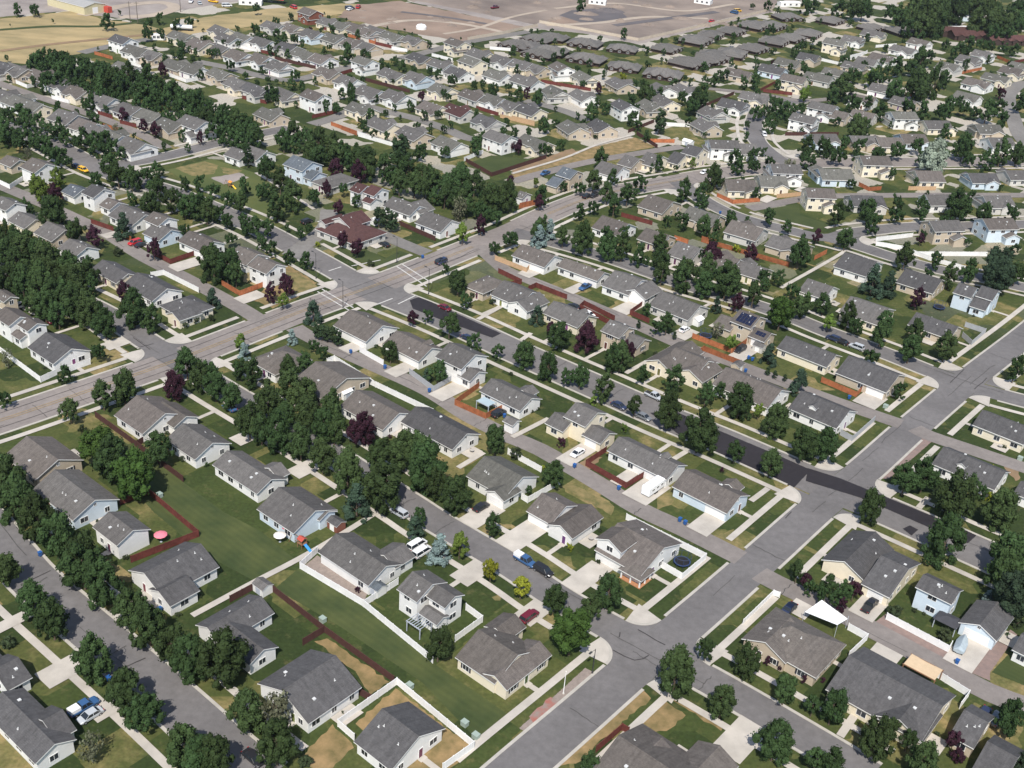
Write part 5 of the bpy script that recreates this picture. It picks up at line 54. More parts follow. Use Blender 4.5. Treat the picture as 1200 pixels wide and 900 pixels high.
LMS=[['the white flagpole',[14.2,159.2]],['the silver blue spruce',[-13.1,201.1]],['the white travel trailer',[35.9,228.2]],['the pink patio umbrella',[-72.9,195.8]],['the white canopy sail',[68.6,185.4]],['the beige patio canopy',[84.9,171.5]],['the covered boat',[95.9,181.6]],['the dark asphalt patch',[58.3,249.8]],['the traffic light crossing',[-48.6,331.3]],['the solar panel roof',[72.7,331.8]],['the big round bright tree',[15.9,175.4]],['the grey pergola',[-14.7,173.1]],['the white table umbrella',[-47.9,199.1]],['the orange fence yard',[-9.6,260.0]],['the dark red fence yard',[29.9,233.3]],['the brown red roofed house',[-64.0,388.2]],['the sand court in the park',[-115.5,421.9]],['the yellow car',[-172.2,419.5]],['the carport',[-53.3,387.1]],['the T junction by the purple tree',[-107.1,284.0]],['the corner lot with tan grass',[-76.7,334.6]],['the white fenced corner yard',[35.9,201.2]],['the bottom left street trees',[-79.6,164.4]],['the walking path',[-41.0,194.5]],['the light blue two storey house',[151.6,364.2]],['the curved white fence',[139.7,404.0]],['the silver leafed tree',[185.7,516.1]],['the yellow industrial building',[-275.4,683.8]],['the grey dirt lot',[31.4,767.2]],['the brown dirt lot',[-74.6,715.2]],['the dry tan field',[-260.9,614.6]],['the tan walled condo corner',[61.1,720.6]],['the vacant fenced lawn',[-10.8,464.2]],['the dry vacant strip',[37.5,501.2]],['the bend in the right street',[107.0,541.8]],['the red roofed buildings',[296.5,810.4]],['the green corner lot',[104.4,432.1]],['the playset',[-42.5,197.3]],['the long tree belt',[-166.9,515.6]],['the brick paver strip',[103.0,252.2]],['the tall columnar tree',[62.1,551.0]],['the white two storey house with many windows',[-103.4,533.9]],['the cream two storey house',[-41.9,663.1]],['the two storey house on the fenced lawn',[-13.7,493.1]]]
# ------------------------------------------------------------------ materials
MATS = {}
def mat(name, col, rough=.8, var=0.0, scale=1.0, col2=None, detail=4, coords='Object', rand=0.0, bump=0.0, spec=.3, metal=0.0, hue=0.0, stretch=None):
    """principled material whose colour wanders between two tones through noise, plus a per-object drift"""
    if name in MATS: return MATS[name]
    m = bpy.data.materials.new(name); m.use_nodes = True
    t = m.node_tree; b = t.nodes['Principled BSDF']; N = t.nodes.new; L = t.links.new
    b.inputs['Roughness'].default_value = rough; b.inputs['Metallic'].default_value = metal
    b.inputs['Specular IOR Level'].default_value = spec
    c4 = (*col, 1)
    if col2 is None: col2 = tuple(x*(1-var) for x in col)
    tc = N('ShaderNodeTexCoord'); src = tc.outputs[coords]
    if coords == 'World':
        pass
    mp = N('ShaderNodeMapping'); L(src, mp.inputs[0])
    if stretch: mp.inputs['Scale'].default_value = stretch
    n = N('ShaderNodeTexNoise'); n.inputs['Scale'].default_value = scale; n.inputs['Detail'].default_value = detail; n.inputs['Roughness'].default_value = .62
    L(mp.outputs[0], n.inputs['Vector'])
    rp = N('ShaderNodeValToRGB'); rp.color_ramp.elements[0].position = .33; rp.color_ramp.elements[1].position = .67
    rp.color_ramp.elements[0].color = (*col2, 1); rp.color_ramp.elements[1].color = c4
    L(n.outputs['Fac'], rp.inputs[0]); out = rp.outputs[0]
    if rand or hue:
        oi = N('ShaderNodeObjectInfo'); hs = N('ShaderNodeHueSaturation')
        mr = N('ShaderNodeMapRange'); mr.inputs['To Min'].default_value = 1-rand; mr.inputs['To Max'].default_value = 1+rand
        L(oi.outputs['Random'], mr.inputs['Value']); L(mr.outputs[0], hs.inputs['Value'])
        if hue:
            ma = N('ShaderNodeMath'); ma.operation = 'MULTIPLY'; ma.inputs[1].default_value = 7.31
            fr = N('ShaderNodeMath'); fr.operation = 'FRACT'; mh = N('ShaderNodeMapRange')
            mh.inputs['To Min'].default_value = .5-hue; mh.inputs['To Max'].default_value = .5+hue
            L(oi.outputs['Random'], ma.inputs[0]); L(ma.outputs[0], fr.inputs[0]); L(fr.outputs[0], mh.inputs['Value']); L(mh.outputs[0], hs.inputs['Hue'])
        L(out, hs.inputs['Color']); out = hs.outputs[0]
    L(out, b.inputs['Base Color'])
    if bump:
        bp = N('ShaderNodeBump'); bp.inputs['Strength'].default_value = bump; bp.inputs['Distance'].default_value = .05
        L(n.outputs['Fac'], bp.inputs['Height']); L(bp.outputs[0], b.inputs['Normal'])
    MATS[name] = m; return m
def shingle(name, col):
    """asphalt shingles: courses down the slope, blotchy tabs, old streaks"""
    if name in MATS: return MATS[name]
    m = mat(name, col, .9, .28, 1.1, rand=.15, hue=.006, spec=.2)
    t = m.node_tree; b = t.nodes['Principled BSDF']; N = t.nodes.new; L = t.links.new
    old = b.inputs['Base Color'].links[0].from_socket
    tc = N('ShaderNodeTexCoord'); n2 = N('ShaderNodeTexNoise'); n2.inputs['Scale'].default_value = 5.5; n2.inputs['Detail'].default_value = 3
    mp = N('ShaderNodeMapping'); mp.inputs['Scale'].default_value = (.55, 1.6, 1.6); L(tc.outputs['Object'], mp.inputs[0]); L(mp.outputs[0], n2.inputs['Vector'])
    mr = N('ShaderNodeMapRange'); mr.inputs['From Min'].default_value = .3; mr.inputs['From Max'].default_value = .7; mr.inputs['To Min'].default_value = .78; mr.inputs['To Max'].default_value = 1.2
    L(n2.outputs['Fac'], mr.inputs['Value'])
    wv = N('ShaderNodeTexWave'); wv.wave_type = 'BANDS'; wv.bands_direction = 'Y'; wv.inputs['Scale'].default_value = 1.1; wv.inputs['Distortion'].default_value = .6
    L(tc.outputs['Object'], wv.inputs['Vector'])
    m2 = N('ShaderNodeMapRange'); m2.inputs['To Min'].default_value = .93; m2.inputs['To Max'].default_value = 1.05; L(wv.outputs['Fac'], m2.inputs['Value'])
    mm = N('ShaderNodeMath'); mm.operation = 'MULTIPLY'; L(mr.outputs[0], mm.inputs[0]); L(m2.outputs[0], mm.inputs[1])
    n3 = N('ShaderNodeTexNoise'); n3.inputs['Scale'].default_value = 1.0; n3.inputs['Detail'].default_value = 4; mp3 = N('ShaderNodeMapping'); mp3.inputs['Scale'].default_value = (2.2, .14, .14); L(tc.outputs['Object'], mp3.inputs[0]); L(mp3.outputs[0], n3.inputs['Vector'])
    m4 = N('ShaderNodeMapRange'); m4.inputs['From Min'].default_value = .3; m4.inputs['From Max'].default_value = .7; m4.inputs['To Min'].default_value = .86; m4.inputs['To Max'].default_value = 1.14; L(n3.outputs['Fac'], m4.inputs['Value'])
    m5 = N('ShaderNodeMath'); m5.operation = 'MULTIPLY'; L(mm.outputs[0], m5.inputs[0]); L(m4.outputs[0], m5.inputs[1])
    mx = N('ShaderNodeVectorMath'); mx.operation = 'SCALE'; L(old, mx.inputs[0]); L(m5.outputs[0], mx.inputs['Scale']); L(mx.outputs[0], b.inputs['Base Color'])
    return m
def siding(name, col):
    """lap siding: faint horizontal boards"""
    if name in MATS: return MATS[name]
    m = mat(name, col, .6, .07, .7, rand=.05)
    t = m.node_tree; b = t.nodes['Principled BSDF']; N = t.nodes.new; L = t.links.new
    tc = N('ShaderNodeTexCoord'); wv = N('ShaderNodeTexWave'); wv.wave_type = 'BANDS'; wv.bands_direction = 'Z'; wv.wave_profile = 'SAW'
    wv.inputs['Scale'].default_value = 1.6; L(tc.outputs['Object'], wv.inputs['Vector'])
    bp = N('ShaderNodeBump'); bp.inputs['Strength'].default_value = .5; bp.inputs['Distance'].default_value = .04
    L(wv.outputs['Fac'], bp.inputs['Height']); L(bp.outputs[0], b.inputs['Normal'])
    return m
WALL = {'w': siding('white_siding', (.78, .77, .74)), 'c': siding('cream_siding', (.74, .66, .51)), 't': siding('tan_siding', (.50, .42, .32)),
        'b': siding('pale_blue_siding', (.58, .66, .72)), 'n': siding('greige_siding', (.54, .52, .48)), 'm': siding('brown_red_siding', (.20, .075, .05)), 'y': siding('yellow_steel', (.58, .52, .33))}
ROOF = {'g': shingle('grey_shingles', (.120, .113, .107)), 'd': shingle('dark_grey_shingles', (.086, .083, .083)), 'b': shingle('brown_grey_shingles', (.122, .107, .096)),
        'o': shingle('olive_grey_shingles', (.122, .118, .104)), 's': shingle('blue_grey_shingles', (.098, .112, .126)), 'r': shingle('brown_red_shingles', (.082, .042, .039))}
TRIM = mat('white_trim', (.78, .77, .74), .5, .05, 2)
GLASS = mat('window_glass', (.035, .04, .05), .08, .3, .6, rand=.4, spec=.6)
GDOOR = mat('garage_door_paint', (.76, .75, .73), .5, .06, 1.5)
FDOOR = mat('door_paint', (.16, .07, .05), .5, .3, 2, rand=.5, hue=.25)
VENT = mat('vent_metal', (.62, .62, .6), .4, .2, 5)
CONC = mat('concrete', (.47, .43, .375), .9, .24, .22, rand=.06, detail=6)
KERB = mat('kerb_concrete', (.43, .40, .35), .9, .2, .4, detail=6)
def asphalt(name, col, var=.26):
    if name in MATS: return MATS[name]
    m = mat(name, col, .92, var, .05, detail=8, spec=.2)
    t = m.node_tree; b = t.nodes['Principled BSDF']; N = t.nodes.new; L = t.links.new
    old = b.inputs['Base Color'].links[0].from_socket
    tc = N('ShaderNodeTexCoord'); n = N('ShaderNodeTexNoise'); n.inputs['Scale'].default_value = .6; n.inputs['Detail'].default_value = 6; n.inputs['Roughness'].default_value = .7
    L(tc.outputs['Object'], n.inputs['Vector'])
    mr = N('ShaderNodeMapRange'); mr.inputs['From Min'].default_value = .3; mr.inputs['From Max'].default_value = .7; mr.inputs['To Min'].default_value = .86; mr.inputs['To Max'].default_value = 1.14
    L(n.outputs['Fac'], mr.inputs['Value'])
    mx = N('ShaderNodeVectorMath'); mx.operation = 'SCALE'; L(old, mx.inputs[0]); L(mr.outputs[0], mx.inputs['Scale']); L(mx.outputs[0], b.inputs['Base Color'])
    return m
ASPH = {'avenue': asphalt('avenue_asphalt', (.242, .212, .193)), 'street': asphalt('street_asphalt', (.160, .150, .146)), 'alley': asphalt('alley_asphalt', (.220, .195, .178)), 'lane': asphalt('lane_asphalt', (.20, .187, .172)), 'parkway': asphalt('parkway_asphalt', (.172, .160, .153))}
def stripes(m, ang, wid, amt):
    t = m.node_tree; b = t.nodes['Principled BSDF']; N = t.nodes.new; L = t.links.new; old = b.inputs['Base Color'].links[0].from_socket
    tc = N('ShaderNodeTexCoord'); mp = N('ShaderNodeMapping'); mp.inputs['Rotation'].default_value = (0, 0, ang); wv = N('ShaderNodeTexWave'); wv.inputs['Scale'].default_value = .314/wid; wv.inputs['Distortion'].default_value = 2.5; wv.inputs['Detail Scale'].default_value = .3; wv.bands_direction = 'Y'
    L(tc.outputs['Object'], mp.inputs[0]); L(mp.outputs[0], wv.inputs['Vector']); mr = N('ShaderNodeMapRange'); mr.inputs['To Min'].default_value = 1-amt; mr.inputs['To Max'].default_value = 1+amt
    L(wv.outputs['Fac'], mr.inputs['Value']); mx = N('ShaderNodeVectorMath'); mx.operation = 'SCALE'; L(old, mx.inputs[0]); L(mr.outputs[0], mx.inputs['Scale']); L(mx.outputs[0], b.inputs['Base Color'])
DARKASPH = asphalt('fresh_asphalt', (.030, .027, .031), .25)
TAR = mat('tar_seal', (.05, .045, .045), .7, .3, .6)
PAINT_W = mat('white_road_paint', (.58, .56, .52), .7, .35, .8)
PAINT_Y = mat('yellow_road_paint', (.40, .27, .10), .7, .45, .6)
PATCH = {'field': mat('dry_field_grass', (.38, .285, .145), .95, scale=.045, col2=(.20, .165, .08), detail=12, stretch=(.75, 1.5, 1)),
 'gravel': mat('grey_gravel', (.32, .28, .25), .95, scale=.05, col2=(.20, .17, .155), detail=10),
 'dirt': mat('brown_dirt', (.28, .205, .155), .95, scale=.03, col2=(.17, .122, .092), detail=10),
 'dirtgrey': mat('grey_dirt', (.275, .220, .178), .95, scale=.022, col2=(.140, .112, .095), detail=10),
 'dirtdark': mat('dark_gravel', (.13, .115, .115), .95, scale=.05, col2=(.085, .078, .08), detail=8),
 'park': mat('park_grass', (.095, .105, .032), .95, scale=.06, col2=(.058, .078, .022), detail=8),
 'lawn': mat('lawn_grass', (.052, .066, .019), .95, scale=.12, col2=(.033, .048, .013), detail=8),
 'mown': mat('mown_grass', (.070, .082, .025), .95, scale=.13, col2=(.034, .050, .015), detail=9, stretch=(1, 1, 1)),
 'dry': mat('dry_yard_grass', (.29, .195, .092), .95, scale=.3, col2=(.115, .095, .036), detail=9),
 'dryspot': mat('dry_lawn_spot', (.24, .18, .08), .95, scale=.35, col2=(.085, .09, .03), detail=8),
 'soil': mat('bare_soil', (.25, .165, .095), .95, scale=.2, col2=(.17, .12, .07), detail=8),
 'rock': mat('rock_mulch', (.27, .22, .19), .95, scale=1.2, col2=(.20, .165, .14), detail=8),
 'redrock': mat('red_rock_mulch', (.30, .10, .075), .95, scale=.55, col2=(.23, .19, .165), detail=5),
 'paver': mat('brick_pavers', (.24, .17, .145), .9, scale=.8, col2=(.18, .135, .12), detail=6)}
stripes(PATCH['mown'], math.radians(38.5), 1.5, .055); stripes(PATCH['lawn'], math.radians(38.5), 1.2, .05)
FENCE = {'w': mat('white_vinyl', (.76, .75, .73), .5, .14, .5), 'r': mat('dark_red_stain', (.15, .040, .032), .85, .45, .7), 'o': mat('orange_cedar', (.40, .138, .058), .85, .45, .7, rand=.25),
         'n': mat('dark_brown_stain', (.075, .032, .027), .8, .25, 1.2), 'g': mat('grey_vinyl', (.36, .37, .38), .6, .1, 1), 't': mat('tan_boards', (.50, .33, .19), .8, .2, 1.2), 'k': mat('pale_masonry', (.50, .43, .34), .9, .15, .3), 'l': MATS['white_vinyl']}
BARK = mat('bark', (.12, .09, .065), .95, .4, 3)
def leaf(name, col, hue=.013, rand=.28):
    m = bpy.data.materials.new(name); m.use_nodes = True; MATS[name] = m
    t = m.node_tree; b = t.nodes['Principled BSDF']; N = t.nodes.new; L = t.links.new
    b.inputs['Roughness'].default_value = .9; b.inputs['Specular IOR Level'].default_value = .06
    at = N('ShaderNodeAttribute'); at.attribute_name = 'tint'; oi = N('ShaderNodeObjectInfo')
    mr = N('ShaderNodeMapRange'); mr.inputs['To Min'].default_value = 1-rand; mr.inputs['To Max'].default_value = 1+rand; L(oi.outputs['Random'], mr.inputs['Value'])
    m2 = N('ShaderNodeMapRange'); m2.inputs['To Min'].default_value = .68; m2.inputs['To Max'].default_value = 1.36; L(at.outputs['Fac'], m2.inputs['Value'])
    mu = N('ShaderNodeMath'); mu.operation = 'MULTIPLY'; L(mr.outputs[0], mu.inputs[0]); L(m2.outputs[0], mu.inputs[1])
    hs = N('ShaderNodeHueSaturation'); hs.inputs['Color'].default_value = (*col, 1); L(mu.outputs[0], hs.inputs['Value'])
    ma = N('ShaderNodeMath'); ma.operation = 'MULTIPLY'; ma.inputs[1].default_value = 5.17; fr = N('ShaderNodeMath'); fr.operation = 'FRACT'; mh = N('ShaderNodeMapRange')
    mh.inputs['To Min'].default_value = .5-hue; mh.inputs['To Max'].default_value = .5+hue
    L(oi.outputs['Random'], ma.inputs[0]); L(ma.outputs[0], fr.inputs[0]); L(fr.outputs[0], mh.inputs['Value']); L(mh.outputs[0], hs.inputs['Hue'])
    L(hs.outputs[0], b.inputs['Base Color'])
    return m
LEAF = {'d': leaf('green_leaves', (.033, .055, .020), .016, .26), 'g': leaf('bright_green_leaves', (.036, .066, .016), .006, .1), 'k': leaf('dark_leaves', (.026, .042, .024)), 'p': leaf('purple_leaves', (.034, .014, .022), .01, .2),
        'y': leaf('light_green_leaves', (.085, .125, .026)), 'Y': leaf('lime_leaves', (.15, .17, .02)), 's': leaf('spruce_needles', (.030, .050, .032)), 'b': leaf('blue_spruce_needles', (.13, .175, .165)),
        'o': leaf('olive_leaves', (.10, .105, .065)), 'S': leaf('silver_leaves', (.17, .20, .155)), 'c': leaf('columnar_leaves', (.028, .046, .022)), 'h': leaf('shrub_leaves', (.034, .046, .022))}
# ------------------------------------------------------------------ mesh helpers
class MB:
    def __init__(s): s.v = []; s.f = []; s.m = []
    def face(s, pts, mi=0):
        n = len(s.v); s.v += [tuple(p) for p in pts]; s.f.append(tuple(range(n, n+len(pts)))); s.m.append(mi)
    def box(s, x0, y0, z0, x1, y1, z1, mi=0, top=None):
        a = [(x0, y0, z0), (x1, y0, z0), (x1, y1, z0), (x0, y1, z0), (x0, y0, z1), (x1, y0, z1), (x1, y1, z1), (x0, y1, z1)]
        n = len(s.v); s.v += a
        for k, q in enumerate(((3, 2, 1, 0), (4, 5, 6, 7), (0, 1, 5, 4), (1, 2, 6, 5), (2, 3, 7, 6), (3, 0, 4, 7))):
            s.f.append(tuple(n+i for i in q)); s.m.append(top if (k == 1 and top is not None) else mi)
    def bar(s, a, b, wd, h, mi=0):
        """upright slab from a to b: width wd, from the z of a/b up to +h"""
        a = Vector(a); b = Vector(b); d = (b-a); d.z = 0; d.normalize(); n = Vector((-d.y, d.x, 0))*wd/2
        p = [a+n, a-n, b-n, b+n]; q = [x+Vector((0, 0, h)) for x in p]
        k = len(s.v); s.v += [tuple(x) for x in p+q]
        for f in ((3, 2, 1, 0), (4, 5, 6, 7), (0, 1, 5, 4), (1, 2, 6, 5), (2, 3, 7, 6), (3, 0, 4, 7)): s.f.append(tuple(k+i for i in f)); s.m.append(mi)
    def tube(s, a, b, r0, r1, n=8, mi=0, cap=True):
        a = Vector(a); b = Vector(b); d = (b-a).normalized(); x = d.orthogonal().normalized(); y = d.cross(x); k = len(s.v)
        for c, r in ((a, r0), (b, r1)):
            for i in range(n):
                t = 2*math.pi*i/n; s.v.append(tuple(c+x*r*math.cos(t)+y*r*math.sin(t)))
        for i in range(n): s.f.append((k+i, k+(i+1) % n, k+n+(i+1) % n, k+n+i)); s.m.append(mi)
        if cap:
            s.f.append(tuple(k+n-1-i for i in range(n))); s.m.append(mi); s.f.append(tuple(k+n+i for i in range(n))); s.m.append(mi)
    def lathe(s, prof, n=16, mi=0, c=(0, 0)):
        k = len(s.v)
        for r, z in prof:
            for i in range(n):
                t = 2*math.pi*i/n; s.v.append((c[0]+r*math.cos(t), c[1]+r*math.sin(t), z))
        for j in range(len(prof)-1):
            for i in range(n): s.f.append((k+j*n+i, k+j*n+(i+1) % n, k+(j+1)*n+(i+1) % n, k+(j+1)*n+i)); s.m.append(mi)
    def mesh(s, name, mats):
        me = bpy.data.meshes.new(name); me.from_pydata(s.v, [], s.f)
        for m in mats: me.materials.append(m)
        me.polygons.foreach_set('material_index', s.m); me.update(); return me
def add(name, me, parent=None, loc=(0, 0, 0), rz=0.0):
    o = bpy.data.objects.new(name, me); COL.objects.link(o); o.location = loc; o.rotation_euler = (0, 0, rz)
    if parent: o.parent = parent
    return o
def build(name, mb, mats, parent=None, loc=(0, 0, 0), rz=0.0):
    return add(name, mb.mesh(name, mats if isinstance(mats, (list, tuple)) else [mats]), parent, loc, rz)
THINGS = []
def tag(o, label, cat, group=None):
    o['label'] = label; o['category'] = cat
    if group: o['group'] = group
    return o
def thing(name, x, y, rz=0.0, z=0.0): return add(name, None, None, (x, y, z), rz)
def struct(o, kind='structure'): o['kind'] = kind; return o
def later(o, look, kind, cat, group=None): THINGS.append((o, look, kind, cat, group))   # label written at the end, from where it stands
# ------------------------------------------------------------------ ground
def ground_material():
    m = bpy.data.materials.new('neighbourhood_ground'); m.use_nodes = True
    t = m.node_tree; b = t.nodes['Principled BSDF']; N = t.nodes.new; L = t.links.new
    b.inputs['Roughness'].default_value = .95; b.inputs['Specular IOR Level'].default_value = .15
    tc = N('ShaderNodeTexCoord'); mp = N('ShaderNodeMapping'); mp.inputs['Rotation'].default_value = (0, 0, math.radians(38.5)); L(tc.outputs['Object'], mp.inputs[0])
    vo = N('ShaderNodeTexVoronoi'); vo.distance = 'CHEBYCHEV'; vo.inputs['Scale'].default_value = 1/11.; vo.inputs['Randomness'].default_value = .8; L(mp.outputs[0], vo.inputs['Vector'])
    sp = N('ShaderNodeSeparateColor'); L(vo.outputs['Color'], sp.inputs[0])
    n = N('ShaderNodeTexNoise'); n.inputs['Scale'].default_value = .16; n.inputs['Detail'].default_value = 9; n.inputs['Roughness'].default_value = .65; L(tc.outputs['Object'], n.inputs['Vector'])
    ad = N('ShaderNodeMath'); ad.operation = 'MULTIPLY_ADD'; ad.inputs[1].default_value = .62; L(sp.outputs[0], ad.inputs[0])
    m3 = N('ShaderNodeMath'); m3.operation = 'MULTIPLY'; m3.inputs[1].default_value = .62; L(n.outputs['Fac'], m3.inputs[0]); L(m3.outputs[0], ad.inputs[2])
    rp = N('ShaderNodeValToRGB'); e = rp.color_ramp.elements
    e[0].position = .22; e[0].color = (.022, .035, .011, 1); e[1].position = .97; e[1].color = (.23, .175, .08, 1)
    for p, c in ((.42, (.032, .047, .014)), (.62, (.046, .062, .018)), (.80, (.074, .082, .026)), (.90, (.14, .125, .048))):
        q = e.new(p); q.color = (*c, 1)
    L(ad.outputs[0], rp.inputs[0])
    n2 = N('ShaderNodeTexNoise'); n2.inputs['Scale'].default_value = 1.3; n2.inputs['Detail'].default_value = 5; L(tc.outputs['Object'], n2.inputs['Vector'])
    mr = N('ShaderNodeMapRange'); mr.inputs['From Min'].default_value = .3; mr.inputs['From Max'].default_value = .7; mr.inputs['To Min'].default_value = .8; mr.inputs['To Max'].default_value = 1.2; L(n2.outputs['Fac'], mr.inputs['Value'])
    # straw showing through, in drifts
    n5 = N('ShaderNodeTexNoise'); n5.inputs['Scale'].default_value = .33; n5.inputs['Detail'].default_value = 7; n5.inputs['Roughness'].default_value = .7; L(tc.outputs['Object'], n5.inputs['Vector'])
    m5 = N('ShaderNodeMapRange'); m5.inputs['From Min'].default_value = .55; m5.inputs['From Max'].default_value = .75; m5.inputs['To Max'].default_value = .55; L(n5.outputs['Fac'], m5.inputs['Value'])
    x5 = N('ShaderNodeMix'); x5.data_type = 'RGBA'; L(m5.outputs[0], x5.inputs['Factor']); L(rp.outputs[0], x5.inputs['A']); x5.inputs['B'].default_value = (.17, .14, .062, 1)
    # far end of town: paving and gravel yards between the houses
    sx = N('ShaderNodeSeparateXYZ'); L(tc.outputs['Object'], sx.inputs[0])
    fy = N('ShaderNodeMapRange'); fy.inputs['From Min'].default_value = 330; fy.inputs['From Max'].default_value = 520; L(sx.outputs['Y'], fy.inputs['Value'])
    th = N('ShaderNodeMath'); th.operation = 'GREATER_THAN'; th.inputs[1].default_value = .74; L(sp.outputs[1], th.inputs[0])
    fm = N('ShaderNodeMath'); fm.operation = 'MULTIPLY'; L(fy.outputs[0], fm.inputs[0]); L(th.outputs[0], fm.inputs[1])
    f2 = N('ShaderNodeMath'); f2.operation = 'MULTIPLY'; f2.inputs[1].default_value = .85; L(fm.outputs[0], f2.inputs[0])
    mx = N('ShaderNodeMix'); mx.data_type = 'RGBA'; L(f2.outputs[0], mx.inputs['Factor']); L(x5.outputs['Result'], mx.inputs['A']); mx.inputs['B'].default_value = (.42, .38, .33, 1)
    sc = N('ShaderNodeVectorMath'); sc.operation = 'SCALE'; L(mx.outputs['Result'], sc.inputs[0]); L(mr.outputs[0], sc.inputs['Scale'])
    L(sc.outputs[0], b.inputs['Base Color']); return m
g = MB(); g.face([(-4000, -300, 0), (4000, -300, 0), (4000, 6000, 0), (-4000, 6000, 0)])
struct(build('ground', g, ground_material()))
def smooth(pl, step=3.0):
    P = [Vector((p[0], p[1], 0)) for p in pl]; P = [P[0]*2-P[1]]+P+[P[-1]*2-P[-2]]; out = []
    for i in range(1, len(P)-2):
        a, b, c, d = P[i-1:i+3]; n = max(2, int((c-b).length/step))
        for k in range(n):
            t = k/n; out.append(.5*((2*b)+(c-a)*t+(2*a-5*b+4*c-d)*t*t+(3*b-a-3*c+d)*t**3))
    out.append(P[-2]); return out
def normals(pl):
    out = []
    for i in range(len(pl)):
        d = pl[min(i+1, len(pl)-1)]-pl[max(i-1, 0)]; d.normalize(); out.append(Vector((-d.y, d.x, 0)))
    return out
def wobble(pts, amp):
    """outline of a patch with an uneven edge"""
    P = [Vector((p[0], p[1], 0)) for p in pts]; out = []
    for i in range(len(P)):
        a, b = P[i], P[(i+1) % len(P)]; n = max(1, int((b-a).length/(amp*3+1e-6))); d = (b-a); nn = Vector((-d.y, d.x, 0)).normalized()
        for k in range(n): out.append(a+d*(k/n)+(nn*R_.uniform(-amp, amp) if k else Vector()))
    return out
def sheet(name, pts, m, z):
    bm = bmesh.new(); vs = [bm.verts.new((p[0], p[1], z)) for p in pts]; f = bm.faces.new(vs)
    if f.normal.z < 0: f.normal_flip()
    bmesh.ops.triangulate(bm, faces=bm.faces[:]); me = bpy.data.meshes.new(name); bm.to_mesh(me); bm.free(); me.materials.append(m)
    return struct(add(name, me))
NAMES = {'field': 'dry_field', 'gravel': 'gravel_yard', 'dirt': 'dirt_lot', 'dirtgrey': 'dirt_lot', 'dirtdark': 'gravel_patch', 'park': 'park_lawn', 'lawn': 'lawn', 'mown': 'mown_strip', 'dry': 'dry_yard', 'dryspot': 'dry_lawn_patch', 'soil': 'bare_soil', 'rock': 'rock_bed', 'redrock': 'red_rock_bed', 'paver': 'brick_paving'}
for i, (k, pts) in enumerate(PATCHES):
    far_ = pts[0][1] > 420
    amp = {'dryspot': .5, 'dry': .35, 'soil': .4, 'dirtdark': 4, 'field': 1.5, 'dirt': 2, 'dirtgrey': 2, 'gravel': .6, 'redrock': .4}.get(k, .06)
    sheet(NAMES[k], wobble(pts, amp), PATCH[k], .004+.0012*i+(.02 if far_ else 0))
# ------------------------------------------------------------------ roads, kerbs, sidewalks
ROADL = [(n, h, kb, vg, wk, smooth(pl)) for n, h, kb, vg, wk, pl in ROADS]
def near(p, pl):
    return min((p-q).length for q in pl)
def inside_any(p, skip, grow):
    for j, (n, h, kb, vg, wk, pl) in enumerate(ROADL):
        if j == skip: continue
        g_ = grow if kb else .6
        lim = h+g_
        for q in pl[::2]:
            if abs(q.x-p.x) < lim+6 and abs(q.y-p.y) < lim+6:
                if near(p, pl) < lim+.15: return True
                break
    return False
RC = 5.5
def strip(name, pl, nn, o0, o1, m, z0, z1, skip, grow):
    mb = MB(); run = []
    def flush():
        if len(run) > 1:
            for (a, b), (c, d) in zip(run, run[1:]):
                mb.face([(a.x, a.y, z1), (b.x, b.y, z1), (d.x, d.y, z1), (c.x, c.y, z1)])
                if z0 is not None:
                    mb.face([(b.x, b.y, z0), (d.x, d.y, z0), (d.x, d.y, z1), (b.x, b.y, z1)]); mb.face([(a.x, a.y, z0), (a.x, a.y, z1), (c.x, c.y, z1), (c.x, c.y, z0)])
        run.clear()
    for p, n in zip(pl, nn):
        a, b = p+n*o0, p+n*o1
        if skip is not None and inside_any((a+b)/2, skip, grow): flush()
        else: run.append((a, b))
    flush()
    if mb.f:
        o = struct(build(name, mb, m))
        bm = bmesh.new(); bm.from_mesh(o.data); bmesh.ops.remove_doubles(bm, verts=bm.verts[:], dist=.001); bmesh.ops.recalc_face_normals(bm, faces=bm.faces[:]); bm.to_mesh(o.data); bm.free()
for i, (n, h, kb, vg, wk, pl) in enumerate(ROADL):
    nn = normals(pl); z = .045+.0025*i+(.03 if pl[0].y > 420 else 0)
    mb = MB()
    for k in range(len(pl)-1):
        a, b, c, d = pl[k]-nn[k]*h, pl[k]+nn[k]*h, pl[k+1]+nn[k+1]*h, pl[k+1]-nn[k+1]*h
        mb.face([(q.x, q.y, z) for q in (a, d, c, b)])
    o = struct(build({'lane': 'street', 'parkway': 'street'}.get(n, n), mb, ASPH[n]))
    bm = bmesh.new(); bm.from_mesh(o.data); bmesh.ops.remove_doubles(bm, verts=bm.verts[:], dist=.001); bm.to_mesh(o.data); bm.free()
    if kb:
        fine = smooth([(q.x, q.y) for q in pl], 1.0); fn = normals(fine)
        for s in (-1, 1):
            strip('kerb', fine, fn, s*h, s*(h+.62), KERB, 0, .13+.0006*i+.0003*s, i, RC)
            if wk: strip('sidewalk', fine, fn, s*(h+.6+vg), s*(h+2.2+vg), CONC, None, .165+.001*i+.0004*s, i, RC-.3)
